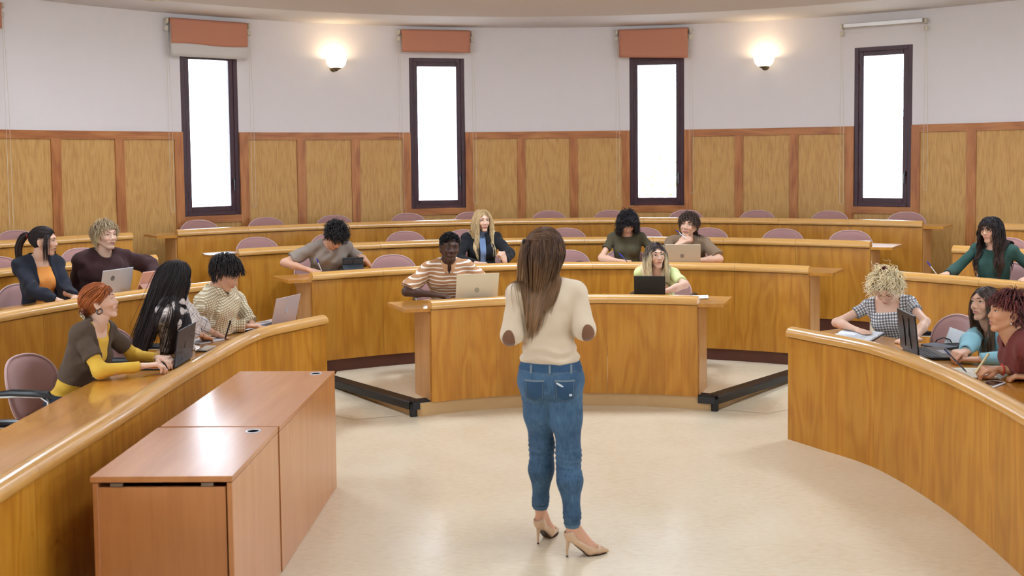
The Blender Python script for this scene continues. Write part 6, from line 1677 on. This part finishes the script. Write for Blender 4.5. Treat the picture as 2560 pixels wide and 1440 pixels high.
def lecturer():
    root = empty('person', (.19, 5.28, 0), 'person standing in front, seen from behind, in a cream sweater and jeans', 'person'); O = V3(.19, 5.28, 0)
    w = lambda *p: V3(*p) - O
    yaw = 86; T = frame(yaw); X, Y = T[:, 0], T[:, 1]
    hc = w(.172, 5.262, 1.560); H = frame(40, -4, 3); hs = .95
    Nb = w(.178, 5.25, 1.392); na = hc + H @ (V3(0, -.028, -.072) * hs)
    Pv = w(.188, 5.275, .885)
    torso = Prims(.016); e = lambda p, r: torso.ell(w(*p), V3(*r), T)
    e((.190, 5.275, .90), (.150, .105, .11)); e((.188, 5.275, 1.0), (.136, .100, .075)); e((.182, 5.27, 1.07), (.122, .092, .13)); e((.174, 5.265, 1.22), (.130, .095, .13)); e((.168, 5.255, 1.31), (.118, .072, .075))
    for q in (-1, 1): torso.ell(w(.174, 5.27, 1.21) + X * q * .062 + Y * .075, V3(.052, .045, .052))
    SL, SR = w(.022, 5.255, 1.335), w(.322, 5.255, 1.342)
    for S0, q in ((SL, -1), (SR, 1)):
        torso.cap(Nb + X * q * .03 - V3(0, 0, .012), S0 + V3(0, 0, .010), .034, .036); torso.cap(w(.172, 5.255, 1.29) + X * q * .095, S0 - V3(0, 0, .012), .05, .042)
    neck = Prims(.016); neck.cap(Nb - V3(0, 0, .03), na, .052, .047)
    EL, ER_ = w(-.008, 5.215, 1.140), w(.362, 5.205, 1.165); WL, WR = w(.075, 5.43, 1.12), w(.285, 5.43, 1.13)
    arm = Prims(.012)
    for S0, E0, W0 in ((SL, EL, WL), (SR, ER_, WR)):
        arm.cap(S0, E0, .041, .034); arm.cap(E0, E0 + (W0 - E0) * .35, .034, .035); arm.cap(E0 + (W0 - E0) * .35, W0, .035, .023)
    hl = hand_prims(WL + nrm(WL - EL) * .01, (.75, .35, .05), (-.2, .5, .6), 1, 'fist', .9); hr = hand_prims(WR + nrm(WR - ER_) * .01, (-.75, .35, .05), (.2, .5, .6), -1, 'rest', .9)
    # legs
    hips = {-1: w(.118, 5.285, .86), 1: w(.268, 5.27, .86)}; kn = {-1: w(.142, 5.345, .505), 1: w(.277, 5.235, .485)}; an = {-1: w(.134, 5.355, .185), 1: w(.290, 5.175, .165)}
    leg = Prims(.016); butt = Prims(.016)
    for q in (-1, 1):
        m = hips[q] * .55 + kn[q] * .45
        leg.cap(hips[q], m, .084, .068); leg.cap(m, kn[q] + V3(0, 0, .03), .066, .052); leg.cap(kn[q] + V3(0, 0, .03), kn[q] - V3(0, 0, .05), .051, .047)
        cf = kn[q] + (an[q] - kn[q]) * .33 - Y * .014; leg.cap(kn[q] - V3(0, 0, .04), cf, .045, .053); leg.cap(cf, an[q] + V3(0, 0, .05), .053, .032); leg.cap(an[q] + V3(0, 0, .05), an[q] - V3(0, 0, .01), .032, .029)
        leg.ell(w(.190, 5.215, .885) + X * q * .068, V3(.078, .070, .085), T)
    leg.ell(w(.190, 5.28, .93), V3(.150, .105, .085), T); leg.ell(w(.188, 5.27, .99), V3(.138, .098, .07), T)
    foot = Prims(.008); FD = {-1: nrm(V3(.52, .85, 0)), 1: nrm(V3(.93, .22, 0))}
    HL = {-1: V3(*(w(.118, 5.345, 0))), 1: V3(*(w(.262, 5.165, 0)))}
    for q in (-1, 1):
        f = FD[q]; h0 = HL[q]
        foot.cap(an[q], h0 + V3(0, 0, .125) + f * .02, .028, .026); foot.cap(an[q] + f * .01, h0 + f * .125 + V3(0, 0, .045), .026, .024); foot.cap(h0 + f * .02 + V3(0, 0, .12), h0 + f * .13 + V3(0, 0, .035), .024, .026); foot.cap(h0 + f * .125 + V3(0, 0, .036), h0 + f * .175 + V3(0, 0, .022), .026, .014)
    # skin: one mesh
    hd_, lid_ = head_prims(hc, H, hs, 'f', 0, 1, 1, 0)
    sleg = Prims(.016); sleg.L = [p_ for p_ in leg.L if p_[0] == 'c']
    V1, Q1 = sdf_mesh([torso, neck, arm, sleg, foot], .008, infl=-.003)
    ncut = (Nb + na) / 2; nd = nrm(na - Nb)
    V1, Q1 = drop(V1, Q1, lambda c: (((c - ncut) @ nd < .006) | (np.linalg.norm(c - hc, axis=1) > .22)) & ~((np.linalg.norm(c - WL, axis=1) < .09) & ((c - WL) @ nrm(WL - EL) > -.01)) & ~((np.linalg.norm(c - WR, axis=1) < .09) & ((c - WR) @ nrm(WR - ER_) > -.01)))
    V2, Q2 = sdf_mesh([torso, neck, hd_], .0028, box=(hc - .17, hc + .17), mod=face_mod(hc, H, hs, .8, 0)); V2, Q2 = drop(V2, Q2, lambda c: (c - ncut) @ nd > -.006)
    parts = [(V1, Q1), (V2, Q2)]
    for hd, W0, E0 in ((hl, WL, EL), (hr, WR, ER_)):
        ap = Prims(.012); ap.cap(E0 + (W0 - E0) * .35, W0, .035, .023); V3_, Q3 = sdf_mesh([ap, hd], .0034, box=(W0 - .2, W0 + .2)); parts.append(drop(V3_, Q3, lambda c, W0=W0, E0=E0: (c - W0) @ nrm(W0 - E0) > -.014))
    V, Q = merge(parts); sk = lin((222, 170, 142))[:3]; col = np.tile(sk, (len(V), 1))
    q_ = ((V - hc) @ H) / hs; lm = (q_[:, 1] > .072) & (np.abs(q_[:, 0]) < .026) & (np.abs(q_[:, 2] + .060) < .010); col[lm] = lin((190, 104, 98))[:3]
    mk('body', V, Q, M_skin, root, col=col)
    P = dict(id='lecturer'); head_parts(root, hc, H, hs, P)
    # jeans
    def jmod(D, PP):
        z = PP[..., 2]; x = PP[..., 0]; D = D + wrinkle(PP, .0016, 1.0, 3)
        for kz, c in ((kn[-1][2], -1), (kn[1][2], 1)):
            g = np.exp(-((z - kz) / .07) ** 2) * ((x - (kn[-1][0] + kn[1][0]) / 2) * c > 0); D = D - .0028 * g * np.sin((z - kz) * 230 + 20 * x * c)
            g = np.exp(-((z - .20) / .05) ** 2) * ((x - (kn[-1][0] + kn[1][0]) / 2) * c > 0); D = D - .002 * g * np.sin(z * 260)
        g = np.exp(-((z - .80) / .03) ** 2); D = D - .0022 * g * np.sin(z * 180 + x * 14)
        zc = np.where(x < .03, .185, .150); D = np.maximum(D, zc - z); return np.maximum(D, z - .992)
    jl = Prims(.016); jl.L = leg.L + torso.L[:1]; Vj, Qj = sdf_mesh([jl], .0058, infl=.0045, mod=jmod)
    m, nt, b = newmat('blue_denim'); L = nt.links.new; tc = N(nt, 'ShaderNodeTexCoord')
    n1 = N(nt, 'ShaderNodeTexNoise', Scale=7.0, Detail=5.0, Roughness=.6); L(tc.outputs['Object'], n1.inputs['Vector'])
    mp = N(nt, 'ShaderNodeMapping'); mp.inputs['Scale'].default_value = (140, 140, 22); L(tc.outputs['Object'], mp.inputs['Vector']); n2 = N(nt, 'ShaderNodeTexNoise', Scale=1.0, Detail=3.0); L(mp.outputs['Vector'], n2.inputs['Vector'])
    r = N(nt, 'ShaderNodeValToRGB'); el = r.color_ramp.elements; el[0].position = .3; el[0].color = lin((30, 60, 92)); el[1].position = .72; el[1].color = lin((84, 118, 146))
    mx = N(nt, 'ShaderNodeMix', data_type='FLOAT'); mx.inputs['Factor'].default_value = .4; L(n1.outputs['Fac'], mx.inputs['A']); L(n2.outputs['Fac'], mx.inputs['B']); L(mx.outputs['Result'], r.inputs['Fac'])
    L(r.outputs['Color'], b.inputs['Base Color']); b.inputs['Roughness'].default_value = .85
    bp = N(nt, 'ShaderNodeBump', Strength=.3, Distance=.001); L(n2.outputs['Fac'], bp.inputs['Height']); L(bp.outputs['Normal'], b.inputs['Normal'])
    jeans = mk('jeans', Vj, Qj, m, root)
    M_st = plain('denim_pocket', (44, 76, 106), .85, bump=.4, bscale=260, var=.12); M_thr = plain('denim_thread', (118, 128, 134), .8); M_rip = plain('denim_rip', (214, 222, 230), .9)
    bj = bvh_of(Vj, Qj); OC = w(.190, 5.275, 0)
    def pock(x0, x1, z0, z1, tip=.020):
        f = lambda u, v: ((x0 + (x1 - x0) * (.04 * (1 - v) + u * (1 - .08 * (1 - v)))), z1 - (z1 - z0 - tip * abs(2 * u - 1)) * (1 - v))
        return f
    for (x0, x1, zz) in ((-.128, -.028, 0), (.024, .126, .0)):
        onto(bj, OC, X, Y, pock(x0, x1, .795, .915), 'back_pocket', M_st, jeans, .0022, 14, 14)
        onto(bj, OC, X, Y, lambda u, v: (x0 + (x1 - x0) * u, .908 + .008 * v), 'pocket_hem', M_thr, jeans, .0036, 14, 2)
        fp = pock(x0 + .006, x1 - .006, .801, .906); pts = [fp(0, v) for v in np.linspace(1, 0, 8)] + [fp(u, 0) for u in np.linspace(0, 1, 12)] + [fp(1, v) for v in np.linspace(0, 1, 8)]
        line_on(bj, OC, X, Y, pts, .0011, 'pocket_stitching', M_thr, jeans)
    band = []
    n = 72
    for k in range(n):
        a_ = 2 * math.pi * k / n; d_ = X * math.cos(a_) + Y * math.sin(a_)
        for z_ in (.955, .990):
            h = bj.ray_cast(Vector(OC + d_ * .4 + V3(0, 0, z_)), Vector(-d_)); band.append(np.array(h[0]) + d_ * .0025 if h[0] else OC + d_ * .14 + V3(0, 0, z_))
    mk('waistband', band, [(2 * k, 2 * ((k + 1) % n), 2 * ((k + 1) % n) + 1, 2 * k + 1) for k in range(n)], M_st, jeans)
    line_on(bj, OC, X, Y, [(x_, .9535 - .012 * max(0, 1 - abs(x_) / .12)) for x_ in np.linspace(-.135, .135, 24)], .0012, 'yoke_stitching', M_thr, jeans)
    for bx in (-.095, .0, .108): onto(bj, OC, X, Y, lambda u, v: (bx - .005 + .010 * u, .948 + .044 * v), 'belt_loop', M_thr, jeans, .006, 2, 6)
    disc = lambda cx, cz, rx, rz, sk=0: (lambda u, v: (cx + rx * u * math.cos(6.2832 * v), cz + rz * u * math.sin(6.2832 * v) - sk * u * math.cos(6.2832 * v) * rx))
    onto(bj, OC, X, Y, disc(.050, .893, .019, .0055, .5), 'ripped_patch', M_rip, jeans, .0042, 3, 20)
    onto(bj, OC, X, Y, disc(.104, .838, .008, .007), 'ripped_patch', M_rip, jeans, .0042, 3, 20)
    for q, z0 in ((-1, .186), (1, .151)):
        c_ = an[q]; rr = []
        for k in range(32):
            a_ = 2 * math.pi * k / 32; d_ = V3(math.cos(a_), math.sin(a_), 0)
            for z_ in (z0 + .001, z0 + .022):
                h = bj.ray_cast(Vector(V3(c_[0], c_[1], z_) + d_ * .075), Vector(-d_)); rr.append(np.array(h[0]) + d_ * .003 if h[0] else V3(c_[0], c_[1], z_) + d_ * .04)
        mk('rolled_hem', rr, [(2 * k, 2 * ((k + 1) % 32), 2 * ((k + 1) % 32) + 1, 2 * k + 1) for k in range(32)], plain('denim_light', (84, 116, 142), .85, bump=.4), jeans)
    # sweater
    slv = Prims(.011)
    for S0, E0, W0 in ((SL, EL, WL), (SR, ER_, WR)):
        slv.cap(S0, E0, .043, .042); slv.cap(E0, W0, .041, .030, cut=[(E0 + (W0 - E0) * .93, nrm(W0 - E0))])
    def smod(D, PP):
        q = PP - Nb; x, y, z = q[..., 0], q[..., 1], q[..., 2]; D = D + wrinkle(PP, .0028, .8, 5)
        zz = PP[..., 2]; g = np.exp(-((zz - 1.02) / .06) ** 2); D = D - .005 * g * np.sin(zz * 120 + 6 * PP[..., 0] + 1.3 * np.sin(PP[..., 0] * 30))
        cc = np.sqrt((x + .0) ** 2 + (y - .01) ** 2) - .066; cc = np.maximum(cc, -(z + .004)); D = np.maximum(D, -cc)
        return np.maximum(D, .962 + .006 * np.sin(PP[..., 0] * 14 + 1) - zz)
    tq = Prims(.016); tq.L = torso.L + []
    Vs, Qs = sdf_mesh([tq, slv], .006, infl=.0115, mod=smod)
    sw = mk('sweater', Vs, Qs, plain('cream_knit', (218, 196, 166), .95, bump=.5, bscale=420, var=.03, sheen=.4), root)
    bs = bvh_of(Vs, Qs)
    for E0, S0, W0 in ((EL, SL, WL), (ER_, SR, WR)):
        out = nrm(nrm(E0 - S0) * .8 + nrm(E0 - W0) * .7 - Y * .3); a1 = nrm(nrm(E0 - S0) - out * (nrm(E0 - S0) @ out)); a2 = np.cross(out, a1)
        P_ = []; F_ = []; nr_, na_ = 5, 28
        for i in range(nr_ + 1):
            for k in range(na_):
                t_ = 2 * math.pi * k / na_; q_ = E0 + a1 * (.050 * i / nr_ * math.cos(t_) - .004) + a2 * .034 * i / nr_ * math.sin(t_)
                h = bs.ray_cast(Vector(q_ + out * .12), Vector(-out)); P_.append(np.array(h[0]) + out * .0025 if h[0] else q_ + out * .02)
        for i in range(nr_):
            for k in range(na_): k2 = (k + 1) % na_; F_.append((i * na_ + k, (i + 1) * na_ + k, (i + 1) * na_ + k2, i * na_ + k2))
        mk('elbow_patch', P_, F_, plain('brown_suede', (122, 80, 52), .9, sheen=.3), sw)
    # pumps
    shoe_m = plain('nude_patent', (214, 178, 144), .28, coat=.5)
    for q in (-1, 1):
        f = FD[q]; h0 = HL[q]; s_ = Prims(.006); sd = np.cross(f, V3(0, 0, 1))
        s_.cap(h0 + f * .015 + V3(0, 0, .118), h0 + f * .025 + V3(0, 0, .100), .031, .030)
        s_.cap(h0 + f * .02 + V3(0, 0, .098), h0 + f * .120 + V3(0, 0, .030), .026, .031); s_.cap(h0 + f * .120 + V3(0, 0, .030), h0 + f * .165 + V3(0, 0, .022), .031, .022); s_.cap(h0 + f * .165 + V3(0, 0, .022), h0 + f * .215 + V3(0, 0, .012), .022, .009)
        def m_(D, PP, f=f, h0=h0):
            a = (PP - h0) @ f; z = PP[..., 2]; b = (PP - h0) @ np.cross(f, V3(0, 0, 1))
            top = np.where(a < .0, .152, np.where(a < .15, .148 - (a + .0) * .80 + .012 * np.abs(b) / .03, .06))
            bot = np.clip(.098 - (a - .01) * .92, .001, .10)
            mouth = np.maximum(np.sqrt((np.maximum(np.abs(a - .085) - .075, 0)) ** 2 + b ** 2) - .0225, -(z - bot - .014)); mouth = np.maximum(mouth, a - .158)
            D = np.maximum(D, z - top); D = np.maximum(D, -mouth); return np.maximum(D, bot - .012 * (a < .12) - z)
        Vh, Qh = sdf_mesh([s_], .0032, mod=m_)
        sh = mk('shoe', Vh, Qh, shoe_m, root, smooth=True)
        mb = MB(); mb.tube([h0 + f * .012 + V3(0, 0, .105), h0 + f * .006 + V3(0, 0, .075), h0 + V3(0, 0, .035), h0 + V3(0, 0, .008)], [.020, .011, .006, .0052], 12); mb.build('heel', shoe_m, sh)
        mb = MB(); mb.tube([h0 + V3(0, 0, .008), h0 + V3(0, 0, .0005)], .0056, 12); mb.build('heel_tip', M_blackplastic, sh)
        mb = MB(); V_ = []; n = 16
        for k in range(n + 1):
            a = .03 + .18 * k / n; hw = .030 * (1 - max(0, (a - .14) / .08) ** 2) if a > .14 else .030 * (.75 + .25 * (a - .03) / .11); zb = max(.098 - (a - .01) * .92, .001) - .0125 * (a < .12)
            V_ += [tuple(h0 + f * a + np.cross(f, V3(0, 0, 1)) * hw + V3(0, 0, max(zb, .0008))), tuple(h0 + f * a - np.cross(f, V3(0, 0, 1)) * hw + V3(0, 0, max(zb, .0008)))]
        V2_ = [(a_, b_, c_ + .002) for a_, b_, c_ in V_]; o = len(V_)
        F = [(2 * k, 2 * k + 1, 2 * k + 3, 2 * k + 2) for k in range(n)] + [(2 * k + 2 + o, 2 * k + 3 + o, 2 * k + 1 + o, 2 * k + o) for k in range(n)] + [(2 * k, 2 * k + 2, 2 * k + 2 + o, 2 * k + o) for k in range(n)] + [(2 * k + 1 + o, 2 * k + 3 + o, 2 * k + 3, 2 * k + 1) for k in range(n)]
        mb.add(V_ + V2_, F); mb.build('sole', plain('dark_sole', (70, 44, 36), .5), sh, smooth=False)
    # hair
    P['_'] = dict(root=root, O=O, hc=hc, H=H, hs=hs, Nb=Nb, torso=Prims(.016), neck=neck, armp=arm, s=.93)
    P['_']['torso'].L = torso.L
    lw = frame(40)
    hair(P, style='down', n=1000, length=.40, rad=.0034, root_col=(70, 44, 30), tip_col=(150, 112, 74), part=.0, vol=.006, noise=.04, stiff=.70, grav=.75, gather=(-.025, -.070, 2.2), gradpow=1.3, bright=.35, lenvar=.35, seed=4, colmix=((120, 84, 52), .2))
    hair(P, style='back', n=420, length=.2, rad=.0032, root_col=(84, 56, 38), tip_col=(140, 104, 70), tie=(-.075, -.095, .035), vol=.009, noise=.04, cap=False, name='gathered_hair', mask=lambda x, y, z: (z > .055), seed=8, bright=.3)
    t0 = headpt(P, -.072, -.098, .035); tail(P, t0, [t0 + V3(0, 0, .01), t0 + V3(-.006, -.012, -.04), t0 + V3(-.012, -.006, -.14), t0 + V3(-.018, .0, -.24), t0 + V3(.010, -.03, -.36), t0 + V3(.018, -.035, -.44)], n=190, spread=.026, rad=.003, root_col=(128, 92, 58), tip_col=(176, 136, 92), name='tied_lock', seed=6)
    ring_at(P, (-.075, -.10, .035), .014, .006, (-.6, -.7, .2), plain('black_hair_tie', (20, 18, 20), .6), 'hair_tie')
if not _sel or 'lecturer' in _sel: lecturer()
# ---------------------------------------------------------------- light and camera
for (x, y, e_) in ((-1.8, 2.4, .2), (2.8, 2.4, .2), (-3.6, 5.6, .7), (.5, 5.0, .4), (4.6, 5.6, .7), (-2.9, 8.7, 1.0), (.5, 9.0, 1.3), (3.9, 8.7, 1.0)):
    ceiling_lamp(x, y, 'round flush ceiling lamp over the lecture hall', energy=LAMPE * e_ * 1.0)
w = bpy.data.worlds.new('World'); SC.world = w; w.use_nodes = True
bg = w.node_tree.nodes['Background']; bg.inputs['Color'].default_value = (.80, .93, 1.08, 1); bg.inputs['Strength'].default_value = 11.0
sd = bpy.data.lights.new('sun', 'SUN'); sd.energy = 90; sd.angle = R(1); sd.color = (.88, .95, 1.0); so = bpy.data.objects.new('sun', sd); COL.objects.link(so); so.rotation_euler = (R(-17), 0, 0)
cam = bpy.data.cameras.new('camera'); co = bpy.data.objects.new('camera', cam); COL.objects.link(co); SC.camera = co
cam.sensor_width = 36; cam.lens = 36 * 2583.3 / 2560; cam.shift_y = -(720 - 537.73) / 2560; cam.clip_end = 200
co.matrix_world = Matrix.Translation((0, 0, 2.03)) @ Matrix.Rotation(R(90) - .0546, 4, 'X') @ Matrix.Rotation(-.011, 4, 'Z')
cam.dof.use_dof = True; cam.dof.focus_distance = 8.6; cam.dof.aperture_fstop = 3.2
SC.view_settings.view_transform = 'Standard'; SC.view_settings.look = 'None'; SC.view_settings.gamma = 1; SC.view_settings.use_curve_mapping = False
SC.view_settings.exposure = -.32
cy = SC.cycles
cy.use_denoising = True
try: cy.denoiser = 'OPENIMAGEDENOISE'; cy.denoising_input_passes = 'RGB_ALBEDO_NORMAL'
except Exception: pass
cy.use_adaptive_sampling = True; cy.use_light_tree = False; cy.adaptive_threshold = .11; cy.adaptive_min_samples = 14
cy.max_bounces = 5; cy.diffuse_bounces = 3; cy.glossy_bounces = 2; cy.transmission_bounces = 3; cy.transparent_max_bounces = 5
cy.sample_clamp_indirect = 8; cy.caustics_reflective = False; cy.caustics_refractive = False
